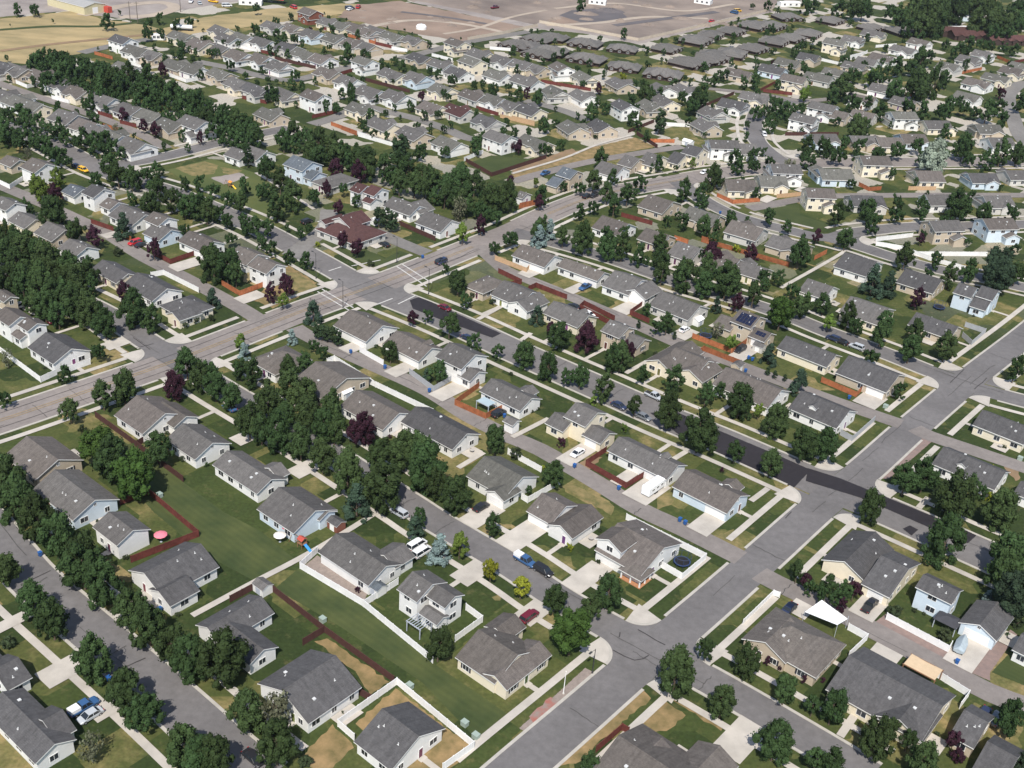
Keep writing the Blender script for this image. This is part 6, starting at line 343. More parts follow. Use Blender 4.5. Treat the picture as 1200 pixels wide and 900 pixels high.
# rounded kerb returns with concrete corner fans
for i in range(len(ROADL)):
    for j in range(i):
        A, B = ROADL[i], ROADL[j]
        if not (A[2] and B[2]): continue
        if j in (1, 0) and i == 2 and False: continue
        best = None
        for ka, a in enumerate(A[5]):
            for kb_, b in enumerate(B[5]):
                d = (a-b).length
                if best is None or d < best[0]: best = (d, ka, kb_)
        if best[0] > 7: continue
        d, ka, kb_ = best; P = A[5][ka]
        def outdirs(pl, k):
            r = []
            for s in (-1, 1):
                q = k
                while 0 <= q < len(pl) and (pl[q]-P).length < 16: q += s
                if 0 <= q < len(pl): r.append((pl[q]-P).normalized())
            return r
        for da in outdirs(A[5], ka):
            for db in outdirs(B[5], kb_):
                cosang = da.dot(db)
                if abs(cosang) > .55: continue
                na = (db-da*cosang).normalized(); nb = (da-db*cosang).normalized()
                # corner where the two road edges meet, then the centre of the kerb arc
                def meet(oa, ob):
                    p0 = P+na*oa; q0 = P+nb*ob; den = da.x*db.y-da.y*db.x; e = q0-p0
                    return p0+da*((e.x*db.y-e.y*db.x)/den)
                cn = meet(A[1], B[1]); c0 = meet(A[1]+RC, B[1]+RC); ta = c0-na*RC; tb = c0-nb*RC
                arc = []
                a0 = math.atan2(ta.y-c0.y, ta.x-c0.x); a1 = math.atan2(tb.y-c0.y, tb.x-c0.x); da_ = (a1-a0+math.pi) % (2*math.pi)-math.pi
                for k in range(13):
                    t = a0+da_*k/12; arc.append(Vector((math.cos(t), math.sin(t), 0)))
                zf = .038+.0004*i+.0002*j
                sheet('street', [cn]+[c0+q*RC for q in arc], ASPH[A[0]], zf)
                mb = MB()
                for q, r in zip(arc, arc[1:]):
                    o0, o1, i0, i1 = c0+q*RC, c0+r*RC, c0+q*(RC-.62), c0+r*(RC-.62)
                    mb.face([(x.x, x.y, .131+.0004*i) for x in (i0, i1, o1, o0)]); mb.face([(o0.x, o0.y, 0), (o1.x, o1.y, 0), (o1.x, o1.y, .131+.0004*i), (o0.x, o0.y, .131+.0004*i)])
                struct(build('kerb', mb, KERB))
                sheet('sidewalk', [c0+q*(RC-.6) for q in arc]+[c0+da*.8+db*.8], CONC, .150+.0004*i+.0003*j)
def gridrect(q):
    """driveway slab squared to the street grid"""
    cx, cy = sum(p[0] for p in q)/len(q), sum(p[1] for p in q)/len(q); a = math.radians(-38.5); u = (math.cos(a), math.sin(a)); v = (-u[1], u[0])
    hu = sum(abs((p[0]-cx)*u[0]+(p[1]-cy)*u[1]) for p in q)/len(q); hv = sum(abs((p[0]-cx)*v[0]+(p[1]-cy)*v[1]) for p in q)/len(q)
    ext = {(0, -1): hu*1.05, (0, 1): hu*1.05, (1, -1): hv*1.05, (1, 1): hv*1.05}
    best = None
    for n, h, kb, vg, wk, pl in ROADL:
        for p in pl:
            d = math.hypot(p.x-cx, p.y-cy)-h
            if best is None or d < best[0]: best = (d, p.x-cx, p.y-cy, h)
    du, dv = best[1]*u[0]+best[2]*u[1], best[1]*v[0]+best[2]*v[1]; key = (0, 1 if du > 0 else -1) if abs(du) > abs(dv) else (1, 1 if dv > 0 else -1)
    reach = math.hypot(best[1], best[2])-best[3]-.1
    if 0 < reach-ext[key] < 9: ext[key] = reach
    return [(cx+(ext[(0, s)]*s)*u[0]+(ext[(1, t)]*t)*v[0], cy+(ext[(0, s)]*s)*u[1]+(ext[(1, t)]*t)*v[1]) for s, t in ((-1, -1), (1, -1), (1, 1), (-1, 1))]
for i, q in enumerate(DRIVES): sheet('driveway', gridrect(q), CONC, .20+.0015*i)
for i, q in enumerate(PATHS):
    pl = smooth(q, 3); nn = normals(pl); strip('path', pl, nn, -.75, .75, CONC, None, .24+.002*i, None, 0)
for i, q in enumerate(DARK): sheet('asphalt_patch', wobble(q, .05), DARKASPH, .115+.002*i)
for i, q in enumerate(CRACKS):
    pl = smooth(q, 2); pl = [p+Vector((R_.uniform(-.12, .12), R_.uniform(-.12, .12), 0)) for p in pl]; strip('crack_seal', pl, normals(pl), -.11, .11, TAR, None, .125+.001*i, None, 0)
for i, q in enumerate(CW):
    pl = smooth(q, 3); strip('crosswalk_line', pl, normals(pl), -.22, .22, PAINT_W, None, .118+.001*i, None, 0)
av = ROADL[0][5]; an = normals(av)
for a, b in ((0, .38), (.46, .62)):
    k0, k1 = int(a*len(av)), int(b*len(av))
    for s, off in enumerate((-.45, .45)):
        strip('lane_line', av[k0:k1], an[k0:k1], off-.09, off+.09, PAINT_Y, None, .12+.001*s, None, 0)
    for s, off in enumerate((-3.3, 3.3)):
        strip('lane_line', av[k0:k1], an[k0:k1], off-.07, off+.07, TAR, None, .122+.001*s, None, 0)
TARW = mat('tar_seal_worn', (.085, .08, .077), .8, .3, .6)
for i, (n, h, kb, vg, wk, pl) in enumerate(ROADL):
    if n == 'lane': continue
    nn = normals(pl); mbw = MB(); z = .109+.0006*i
    def crack(pts, wd):
        q = [p+Vector((R_.uniform(-.22, .22), R_.uniform(-.22, .22), 0)) for p in pts]; nq = normals(q)
        for k in range(len(q)-1):
            a, b, c, d = q[k]-nq[k]*wd, q[k]+nq[k]*wd, q[k+1]+nq[k+1]*wd, q[k+1]-nq[k+1]*wd; mbw.face([(t.x, t.y, z) for t in (a, d, c, b)])
    k = R_.randrange(3, 8)
    while k < len(pl)-8:
        p = pl[k]
        if p.y < 480:
            if R_.random() < .55: crack([p+nn[k]*t for t in np.linspace(-h*.96, h*R_.uniform(.2, .96), 9)], R_.uniform(.05, .11))
            else:
                o = R_.uniform(-.7, .7)*h; crack([pl[k+j]+nn[k+j]*o for j in range(R_.randrange(3, 8))], R_.uniform(.05, .1))
        k += R_.randrange(3, 9)
    if mbw.f: struct(build('crack_seal', mbw, TARW))
for i, (m_, wd, q) in enumerate(TRACKS): pl = smooth(q, 6); strip('dirt_track', pl, normals(pl), -wd, wd, PATCH[m_] if m_ != 'pale' else mat('pale_track', (.40, .33, .26), .95, .25, .05), None, .10+.004*i, None, 0)
# ------------------------------------------------------------------ houses
SOL = mat('solar_cells', (.012, .016, .04), .2, .2, 1, spec=.6)
WALKS = []; BEDS = []; PATIOS = []
SLOPE = .46
def gable_walls(L, W, ze, slope=SLOPE):
    mb = MB(); a, b = L/2, W/2; zr = ze+slope*b
    mb.face([(-a, -b, 0), (a, -b, 0), (a, -b, ze), (-a, -b, ze)]); mb.face([(a, b, 0), (-a, b, 0), (-a, b, ze), (a, b, ze)])
    mb.face([(a, -b, 0), (a, b, 0), (a, b, ze), (a, 0, zr), (a, -b, ze)]); mb.face([(-a, b, 0), (-a, -b, 0), (-a, -b, ze), (-a, 0, zr), (-a, b, ze)])
    return mb
def hip_walls(L, W, ze):
    mb = MB(); mb.box(-L/2, -W/2, 0, L/2, W/2, ze); return mb
def gable_roof(L, W, ze, slope=SLOPE, oh=.5, og=.38, th=.2):
    mb = MB(); a = L/2+og; b = W/2+oh; zr = ze+slope*W/2+.06; z0 = zr-slope*b
    for s in (-1, 1):
        e0, e1, r0, r1 = (-a, s*b, z0), (a, s*b, z0), (-a, 0, zr), (a, 0, zr); dn = lambda p: (p[0], p[1], p[2]-th)
        top = [e0, e1, r1, r0] if s < 0 else [e1, e0, r0, r1]
        mb.face(top, 0); mb.face([dn(p) for p in reversed(top)], 1)
        mb.face([e0, dn(e0), dn(e1), e1] if s < 0 else [e1, dn(e1), dn(e0), e0], 1)
        mb.face([(-a, s*.2, zr-slope*.2+.035), (a, s*.2, zr-slope*.2+.035), (a, 0, zr+.04), (-a, 0, zr+.04)][::1 if s < 0 else -1], 0)
        mb.face([e1, dn(e1), dn(r1), r1] if s < 0 else [r1, dn(r1), dn(e1), e1], 1); mb.face([r0, dn(r0), dn(e0), e0] if s < 0 else [e0, dn(e0), dn(r0), r0], 1)
    return mb
def hip_roof(L, W, ze, slope=SLOPE, oh=.5, th=.2):
    mb = MB(); a = L/2+oh; b = W/2+oh; z0 = ze+.06-slope*oh
    if L >= W: k = max(a-b, .1); r0, r1 = (-k, 0, z0+slope*b), (k, 0, z0+slope*b); ends = True
    else: k = max(b-a, .1); r0, r1 = (0, -k, z0+slope*a), (0, k, z0+slope*a); ends = False
    c = [(-a, -b, z0), (a, -b, z0), (a, b, z0), (-a, b, z0)]
    if ends:
        mb.face([c[0], c[1], r1, r0]); mb.face([c[1], c[2], r1]); mb.face([c[2], c[3], r0, r1]); mb.face([c[3], c[0], r0])
    else:
        mb.face([c[0], c[1], r0]); mb.face([c[1], c[2], r1, r0]); mb.face([c[2], c[3], r1]); mb.face([c[3], c[0], r0, r1])
    d = [(p[0], p[1], p[2]-th) for p in c]
    for i in range(4): mb.face([c[i], d[i], d[(i+1) % 4], c[(i+1) % 4]], 1)
    mb.face(list(reversed(d)), 1); return mb
_cache = {}
def window_mesh(w_, h_):
    k = ('win', w_, h_)
    if k not in _cache:
        mb = MB(); fr = .09                                    # stands in the wall plane, faces -Y
        mb.box(-w_/2-fr, -.06, -h_/2-fr, w_/2+fr, .02, -h_/2, 0); mb.box(-w_/2-fr, -.06, h_/2, w_/2+fr, .02, h_/2+fr, 0)
        mb.box(-w_/2-fr, -.06, -h_/2, -w_/2, .02, h_/2, 0); mb.box(w_/2, -.06, -h_/2, w_/2+fr, .02, h_/2, 0)
        mb.box(-.03, -.05, -h_/2, .03, .02, h_/2, 0)
        _cache[k] = mb.mesh('window', [TRIM])
        mb = MB(); mb.face([(-w_/2, -.025, -h_/2), (w_/2, -.025, -h_/2), (w_/2, -.025, h_/2), (-w_/2, -.025, h_/2)]); _cache[('pane', w_, h_)] = mb.mesh('pane', [GLASS])
    return _cache[k], _cache[('pane', w_, h_)]
def garage_mesh(w_):
    k = ('gar', w_)
    if k not in _cache:
        mb = MB(); h_ = 2.25
        mb.box(-w_/2-.15, -.05, 0, -w_/2, .02, h_, 1); mb.box(w_/2, -.05, 0, w_/2+.15, .02, h_, 1); mb.box(-w_/2-.15, -.05, h_, w_/2+.15, .02, h_+.15, 1)
        for i in range(4): mb.box(-w_/2, -.03, i*h_/4+.02, w_/2, .02, (i+1)*h_/4-.02, 0)
        mb.box(-w_/2, -.01, 0, w_/2, .02, h_, 2)
        _cache[k] = mb.mesh('garage_door', [GDOOR, TRIM, mat('groove_shade', (.4, .39, .37))])
    return _cache[k]
def shutter_mesh():
    if 'shut' not in _cache:
        mb = MB(); mb.box(-.19, -.05, -.68, .19, .02, .68); _cache['shut'] = mb.mesh('shutter', [mat('shutter_paint', (.035, .035, .045), .6, .2, 2)])
    return _cache['shut']
def door_mesh():
    if 'door' not in _cache:
        mb = MB(); mb.box(-.45, -.03, .1, .45, .02, 2.1, 0); mb.box(-.57, -.05, .1, -.45, .02, 2.1, 1); mb.box(.45, -.05, .1, .57, .02, 2.1, 1); mb.box(-.57, -.05, 2.1, .57, .02, 2.22, 1); mb.box(-.8, -1.0, 0, .8, -.06, .1, 2)
        _cache['door'] = mb.mesh('front_door', [FDOOR, TRIM, CONC])
    return _cache['door']
def vent_mesh():
    if 'vent' not in _cache:
        mb = MB(); mb.tube((0, 0, -.2), (0, 0, .32), .09, .09, 8); mb.box(-.2, -.2, -.2, .2, .2, -.02); _cache['vent'] = mb.mesh('roof_vent', [VENT])
        mb = MB(); mb.box(-.25, -.25, -.2, .25, .25, .16); mb.box(-.3, -.3, .16, .3, .3, .2); _cache['vent2'] = mb.mesh('roof_vent', [VENT])
    return _cache['vent'], _cache['vent2']
DRC = [(sum(p[0] for p in q)/len(q), sum(p[1] for p in q)/len(q)) for q in DRIVES]
MAINST = [pl for n, h, kb, vg, wk, pl in ROADL if kb]
USED = set()
def house(spec, near_=True):
    wl, rf, st, lab, wings = spec
    x0, y0, yaw0 = wings[0][:3]
    root = thing('house', x0, y0, yaw0); shut = R_.random() < .35
    c0, s0 = math.cos(-yaw0), math.sin(-yaw0)
    loc = []
    for i, (x, y, yaw, L, W, s, k) in enumerate(wings):
        dx, dy = x-x0, y-y0; lx, ly = dx*c0-dy*s0, dx*s0+dy*c0; rz = yaw-yaw0
        ze = {1: 3.1, 2: 5.6, 3: 4.2}[s]+.017*i; L_, W_ = L-.8, W-.95
        slope = SLOPE if W < 13.5 else SLOPE*13.5/W
        loc.append((lx, ly, rz, L_, W_, ze, s, k, slope))
    for i, (lx, ly, rz, L, W, ze, s, k, slope) in enumerate(loc):
        build('wall', gable_walls(L, W, ze, slope) if k == 'g' else hip_walls(L, W, ze), WALL[wl], root, (lx, ly, 0), rz)
        ro = build('roof', gable_roof(L, W, ze, slope) if k == 'g' else hip_roof(L, W, ze), [ROOF[rf], TRIM], root, (lx, ly, 0), rz)
        if i == 0 or L*W > 70:
            v1, v2 = vent_mesh()
            for q in range(R_.choice((2, 3, 3, 4))):
                vx = R_.uniform(-.36, .36)*L; vy = R_.choice((-1, -1, 1))*R_.uniform(.08, .36)*W
                if k == 'h': vx *= .5
                z = ze+slope*(W/2-abs(vy))+.06 if k == 'g' else ze+.06+slope*min(W/2-abs(vy), L/2-abs(vx))
                vo = add('roof_vent', R_.choice((v1, v1, v2)), ro, (vx, vy, z)); 
    def on_slope(i, cx, side, y):                       # a point on a wing's roof, and the slope's tilt
        lx, ly, rz, L, W, ze, s, k, sl_ = loc[i]; return cx, side*y, ze+sl_*(W/2-y)+.06, math.atan(sl_)*(-side)
    if 'solar' in lab:
        for i, (cx, w_, y0_, y1_) in enumerate(((.3, 5.4, .7, 4.4), None, (.2, 3.2, .8, 2.4))[::2]):
            i2 = i*2; lx, ly, rz, L, W, ze, s, k, sl_ = loc[i2]; mb = MB(); f = lambda x, y: (x, -y, ze+sl_*(W/2-y)+.16)
            nx, ny = (5, 3) if i == 0 else (3, 2)
            for a_ in range(nx):
                for b_ in range(ny):
                    xa, xb = cx-w_/2+w_*a_/nx+.04, cx-w_/2+w_*(a_+1)/nx-.04; ya, yb = y0_+(y1_-y0_)*b_/ny+.04, y0_+(y1_-y0_)*(b_+1)/ny-.04
                    mb.face([f(xa, yb), f(xb, yb), f(xb, ya), f(xa, ya)])
            build('solar_panel', mb, SOL, root, (lx, ly, 0), rz)
    if 'dormer' in lab:
        side = 1 if 'rear' in lab else -1; lx, ly, rz, L, W, ze, s, k, sl_ = loc[0]
        cx, cy, cz, _ = on_slope(0, (.22 if side > 0 else -.1)*L, side, W*.30)
        d = build('dormer', gable_walls(3.0, 2.0, cz+.55, .6), WALL[wl], root, (lx+cx*math.cos(rz)-(cy-side*1.0)*math.sin(rz), ly+cx*math.sin(rz)+(cy-side*1.0)*math.cos(rz), 0), rz+math.pi/2)
        build('dormer_roof', gable_roof(3.0, 2.0, cz+.55, .6, .25, .25, .12), [ROOF[rf], TRIM], d); m1, m2 = window_mesh(1.1, .6)
        add('window', m1, d, (1.5*side, 0, cz+.35), math.pi/2 if side > 0 else -math.pi/2)
    # openings, wall face by wall face; those that fall inside another wing are left out
    def blocked(px, py, me, floor=0):
        for j, (lx, ly, rz, L, W, ze, s, k, sl_) in enumerate(loc):
            if j == me or (floor and s == 1 and abs(px-lx)+abs(py-ly) > .0 and loc[me][6] == 2 and ze < 4): continue
            c, s_ = math.cos(-rz), math.sin(-rz); qx, qy = (px-lx)*c-(py-ly)*s_, (px-lx)*s_+(py-ly)*c
            if abs(qx) < L/2+.5 and abs(qy) < W/2+.5: return True
        return False
    cw0, sw0 = math.cos(yaw0), math.sin(yaw0)
    world = lambda px, py: (x0+px*cw0-py*sw0, y0+px*sw0+py*cw0)
    faces = []
    for i, (lx, ly, rz, L, W, ze, s, k, sl_) in enumerate(loc):
        for a, half, wid in ((0, W/2, L), (math.pi/2, L/2, W), (math.pi, W/2, L), (3*math.pi/2, L/2, W)):
            faces.append((i, rz+a, lx, ly, half, wid, s, ze, k, sl_, a))
    def at(f, t, off=0.0):
        i, ang, lx, ly, half = f[:5]; px, py = t, -half-off; return lx+px*math.cos(ang)-py*math.sin(ang), ly+px*math.sin(ang)+py*math.cos(ang)
    taken = {}
    if near_:
        best = None
        for di, d in enumerate(DRC):
            if di in USED: continue
            for fi, f in enumerate(faces):
                if f[5] < 4.6: continue
                for t in (-(f[5]/2-3), 0, f[5]/2-3):
                    if abs(t) > f[5]/2-2.2: continue
                    p = at(f, t)
                    if blocked(*p, f[0]): continue
                    q = world(*at(f, t, 4.0)); dd = math.hypot(q[0]-d[0], q[1]-d[1])
                    if dd < 4.6 and (best is None or dd < best[0]): best = (dd, fi, t, di)
        if best:
            dd, fi, t, di = best; USED.add(di); f = faces[fi]; gw = 4.9 if f[5] > 6 else 3.2
            p = at(f, t); add('garage_door', garage_mesh(gw), root, (*p, 0), f[1]); taken.setdefault(fi, []).append((t, gw/2+1))
    # front door on the face nearest the kerbed street
    bf = None
    for fi, f in enumerate(faces):
        p = at(f, 0)
        if blocked(*p, f[0]) or f[5] < 4: continue
        q = Vector((*world(*at(f, 0, 2)), 0)); dd = min(near(q, pl[::4]) for pl in MAINST)
        if bf is None or dd < bf[0]: bf = (dd, fi)
    if bf:
        fi = bf[1]; f = faces[fi]; t = R_.uniform(-.2, .2)*f[5]
        if not any(abs(t-a) < b+.5 for a, b in taken.get(fi, [])) and not blocked(*at(f, t), f[0]):
            WALKS.append((world(*at(f, t, 1.0)), world(*at(f, t, 2.0)), bf[0])) if near_ else None
            add('front_door', door_mesh(), root, (*at(f, t), 0), f[1]); taken.setdefault(fi, []).append((t, 1.3))
    if near_:
        for f in R_.sample(faces, min(2, len(faces))):
            t = R_.uniform(-.4, .4)*f[5]; p = at(f, t)
            if f[5] > 6 and faces.index(f) != (bf[1] if bf else -1) and not taken.get(faces.index(f)) and not blocked(*at(f, 0, 1.6), f[0]) and R_.random() < .45: PATIOS.append((world(*at(f, R_.uniform(-.15, .15)*f[5], 1.75)), yaw0+f[1]))
            if f[5] > 4 and not blocked(*at(f, t, .9), f[0]) and not any(abs(t-c) < b_+.6 for c, b_ in taken.get(faces.index(f), [])): BEDS.append((world(*at(f, t, .95)), R_.uniform(.5, .85)))
    for fi, f in enumerate(faces):
        i, ang, lx, ly, half, wid, s, ze, k, sl_, a = f
        n = max(1, int(wid/3.9)) if wid > 3.4 else 0
        for fl in range(min(s, 2) if s != 3 else 1):
            for q in range(n):
                t = (q+.5)/n*wid-wid/2+R_.uniform(-.35, .35); ww = R_.choice((1.1, 1.5, 1.5, 1.8)); hh = 1.25
                if R_.random() < .12: continue
                if fl == 0 and any(abs(t-c) < b+ww/2 for c, b in taken.get(fi, [])): continue
                p = at(f, t)
                if blocked(*p, i, fl): continue
                m1, m2 = window_mesh(ww, hh); o = add('window', m1, root, (*p, (1.55 if fl == 0 else 4.55)), ang); add('pane', m2, o)
                if wl in 'ctn' and near_ and shut:
                    for s_ in (-1, 1): add('shutter', shutter_mesh(), o, (s_*(ww/2+.3), 0, 0))
        if k == 'g' and abs(math.sin(a)) > .5 and wid > 7 and R_.random() < .55 and not blocked(*at(f, 0), i):
            m1, m2 = window_mesh(.6, .6); o = add('attic_vent', m1, root, (*at(f, 0), ze+sl_*wid*.22), ang); add('louvre', m2, o)
    return root
PLN = [(h, vg, pl[::3]) for n, h, kb, vg, wk, pl in ROADL if kb]
WN = {'w': 'white', 'c': 'cream', 't': 'tan', 'b': 'pale blue', 'n': 'greige', 'm': 'dark red', 'y': 'yellow'}
RN = {'g': 'grey', 'd': 'dark grey', 'b': 'brown grey', 'o': 'olive grey', 's': 'blue grey', 'r': 'brown red'}
HROOTS = []
for sp in HOUSES:
    o = house(sp); HROOTS.append(o)
    look = '%s %s house with %s roof' % (WN[sp[0]], 'two storey' if sp[2] == 2 else 'tall gabled' if sp[2] == 3 else 'one storey', RN[sp[1]])
    look = look.replace('one storey ', '')
    later(o, look, 'house', 'house', 'houses of the neighbourhood')
ho = min(HROOTS, key=lambda o: (o.location.x-PORCH[0])**2+(o.location.y-PORCH[1])**2)
px_, py_, pa_, pl_, pw_ = PORCH[:5]; ca, sa = math.cos(-ho.rotation_euler.z), math.sin(-ho.rotation_euler.z); dx, dy = px_-ho.location.x, py_-ho.location.y
po = build('porch_roof', hip_roof(pl_-.6, pw_-.6, 2.62, .42, .35), [ROOF['b'], TRIM], ho, (dx*ca-dy*sa, dx*sa+dy*ca, 0), pa_-ho.rotation_euler.z)
mb = MB(); mb.box(-.13, -.13, .1, .13, .13, 2.6); pme = mb.mesh('porch_post', [TRIM])
for q in ((-1, -1), (0, -1), (1, -1), (1, 0), (1, 1)): add('porch_post', pme, po, (q[0]*(pl_/2-.6), q[1]*(pw_/2-.6), 0))
mb = MB(); mb.box(-pl_/2+.3, -pw_/2+.3, 0, pl_/2-.3, pw_/2-.3, .16); build('porch_floor', mb, mat('orange_brick', (.42, .20, .10), .9, .25, 2), po)
for i, (a, b, dd) in enumerate(WALKS):
    a, b = Vector((*a, 0)), Vector((*b, 0)); d = (b-a).normalized(); h, vg, pl = min(PLN, key=lambda t: near(b, t[2])); ln = near(a, pl)-(h+1.4+vg)
    if not 2 < ln < 17: continue
    q = [a+d*t for t in np.linspace(0, ln, 6)]; strip('path', q, normals(q), -.6, .6, CONC, None, .145+.0003*i, None, 0)
tab = MB(); tab.lathe([(.6, .70), (.6, .74), (.01, .745)], 14); tab.tube((0, 0, 0), (0, 0, .7), .05, .05, 6); chm = MB(); chm.box(-.24, -.24, .40, .24, .24, .45); chm.box(-.24, .2, .45, .24, .25, .9)
for q in ((-.22, -.22), (.22, -.22), (-.22, .22), (.22, .22)): chm.tube((*q, 0), (*q, .42), .02, .02, 5)
CHM = mat('patio_metal', (.16, .13, .11), .6, .3, 3); tab = tab.mesh('tabletop', [mat('patio_table_top', (.45, .42, .38), .5, .2, 2)]); tabl = 0
for i, ((x, y), a) in enumerate(PATIOS):
    ca, sa = math.cos(a), math.sin(a); w2, h2 = R_.uniform(1.7, 2.6), 1.65
    sheet('patio', [(x+sx*w2*ca-sy*h2*sa, y+sx*w2*sa+sy*h2*ca) for sx, sy in ((-1, -1), (1, -1), (1, 1), (-1, 1))], CONC, .262+.0008*i)
    if i % 3 == 0:
        t = thing('patio_table', x, y, R_.uniform(0, 3), .27); add('tabletop', tab, t); later(t, 'round patio table on a concrete slab', 'patio table', 'table', 'patio tables')
def copy_tree(o, parent=None):
    c = o.copy(); COL.objects.link(c); c.parent = parent
    for ch in o.children: copy_tree(ch, c)
    return c
PROTO = {}
def far_proto(code):
    wl, st = code[0], int(code[1]); v = R_.randrange(4); rf = 'r' if code.endswith('r') else R_.choice('ggggbboood'); key = (code, v, rf)
    if key in PROTO: return key, None
    L, W = (12.5, 10.5) if st == 2 else R_.choice(((13.5, 11.5), (12.5, 12.5), (14.5, 11)))
    wings = [[0, 0, 0, L, W, st, 'g']]
    if v == 0: wings.append([3.2, -2.4, math.pi/2, 10.5, 6.5, 1, 'g'])
    if v == 1: wings.append([-2.8, 2.2, math.pi/2, 10.5, 6.8, 1, 'g'])
    if v == 2: wings.append([L/2-2.5, -2.6, math.pi/2, 11, 6.6, 1, 'g'])
    if v == 3: wings.append([2.6, -1.8, math.pi/2, 10, 7, 1, 'g']); wings.append([-4, 1.5, math.pi/2, 9, 5.5, 1, 'g'])
    r = house([wl, rf, st, '', wings], False); PROTO[key] = r; return key, r
for x, y, a, code in FAR:
    if code == 'w1': code = R_.choice('wwwwwnncctt')+'1'
    key, r = far_proto(code)
    if r is None: r = copy_tree(PROTO[key])
    r.location = (x, y, 0); r.rotation_euler = (0, 0, a+(math.pi if R_.random() < .3 else 0)); k = R_.uniform(.96, 1.12); r.scale = (k, k, R_.uniform(.95, 1.08))
    look = '%s %s house with %s roof' % (WN[key[0][0]], 'two storey' if key[0][1] == '2' else 'one storey', RN[key[2]])
    look = look.replace('one storey ', '')
    later(r, look, 'house', 'house', 'houses of the neighbourhood'); HROOTS.append(r)
# condominiums: long dark buildings with rows of small gables
DARKW = siding('dark_brown_siding', (.055, .035, .03))
cond0 = None
for i, (x, y, a, code) in enumerate(CONDOS):
    if cond0 is None:
        cond0 = thing('condo', 0, 0)
        CF = mat('dark_fascia', (.09, .06, .05)); CR = shingle('condo_shingles', (.142, .133, .123))
        build('wall', hip_walls(21, 16, 2.6), DARKW, cond0); build('roof', hip_roof(21, 16, 2.6, .36, 1.0), [CR, CF], cond0)
        for q in range(3):
            for s in (-1, 1):
                t = -7+q*6.4+(1.4 if s > 0 else 0); z = 2.55+.3*(q % 2)
                build('wall', gable_walls(8.0, 3.6, z, .5), DARKW, cond0, (t, s*5.2, 0), math.pi/2)
                build('roof', gable_roof(8.0, 3.6, z, .5, .5, .35), [CR, CF], cond0, (t, s*5.2, 0), math.pi/2)
                m1, m2 = window_mesh(1.5, 1.25); o = add('window', m1, cond0, (t, s*9.21, 1.55), 0 if s < 0 else math.pi); add('pane', m2, o)
        r = cond0
    else: r = copy_tree(cond0)
    r.location = (x, y, 0); r.rotation_euler = (0, 0, a+R_.uniform(-.22, .22)); k = R_.uniform(.78, .94); r.scale = (k, k, k); later(r, 'dark walled condominium with small gables', 'condominium', 'condominium', 'condominiums by the dirt lot')
# ------------------------------------------------------------------ fences
FN = {'w': 'white vinyl', 'r': 'dark red wood', 'o': 'orange cedar', 'n': 'dark brown wood', 'g': 'grey vinyl', 't': 'tan board', 'l': 'white lattice', 'k': 'pale masonry'}
for k, pts in FENCES:
    P = [Vector((p[0], p[1], 0)) for p in pts]; c = P[0]
    root = thing('fence', c.x, c.y); h = 1.8 if k != 'l' else 1.5
    post = None
    for a, b in zip(P, P[1:]):
        mb = MB(); a_, b_ = a-c, b-c; d = (b_-a_); ln = d.length; d.normalize()
        mb.bar(a_+Vector((0, 0, .06)), b_+Vector((0, 0, .06)), .05, h-.16); mb.bar(a_+Vector((0, 0, h-.1)), b_+Vector((0, 0, h-.1)), .11, .1); mb.bar(a_+Vector((0, 0, .1)), b_+Vector((0, 0, .1)), .09, .12)
        n = int(ln/(1.2 if k == 'l' else .6))
        for q in range(1, n):
            p = a_+d*ln*q/n; mb.box(p.x-.035, p.y-.035, .1, p.x+.035, p.y+.035, h-.11)
        build('panel', mb, FENCE[k], root)
        n = max(1, min(12, round(ln/2.4)))
        for q in range(n+(1 if b is P[-1] else 0)):
            p = a_+d*ln*q/n
            if post is None:
                mp_ = MB(); mp_.box(-.065, -.065, 0, .065, .065, h+.05); mp_.box(-.085, -.085, h+.05, .085, .085, h+.1); post = mp_.mesh('post', [FENCE[k]])
            add('post', post, root, (p.x, p.y, 0), math.atan2(d.y, d.x))
    mid = P[len(P)//2]
    THINGS.append((root, '%s fence around a yard' % FN[k] if len(P) > 2 else 'straight %s fence' % FN[k], 'fence', 'fence', None, mid))
# tan walls along the dirt lot
for pts in TANWALLS if 'TANWALLS' in globals() else []: pass
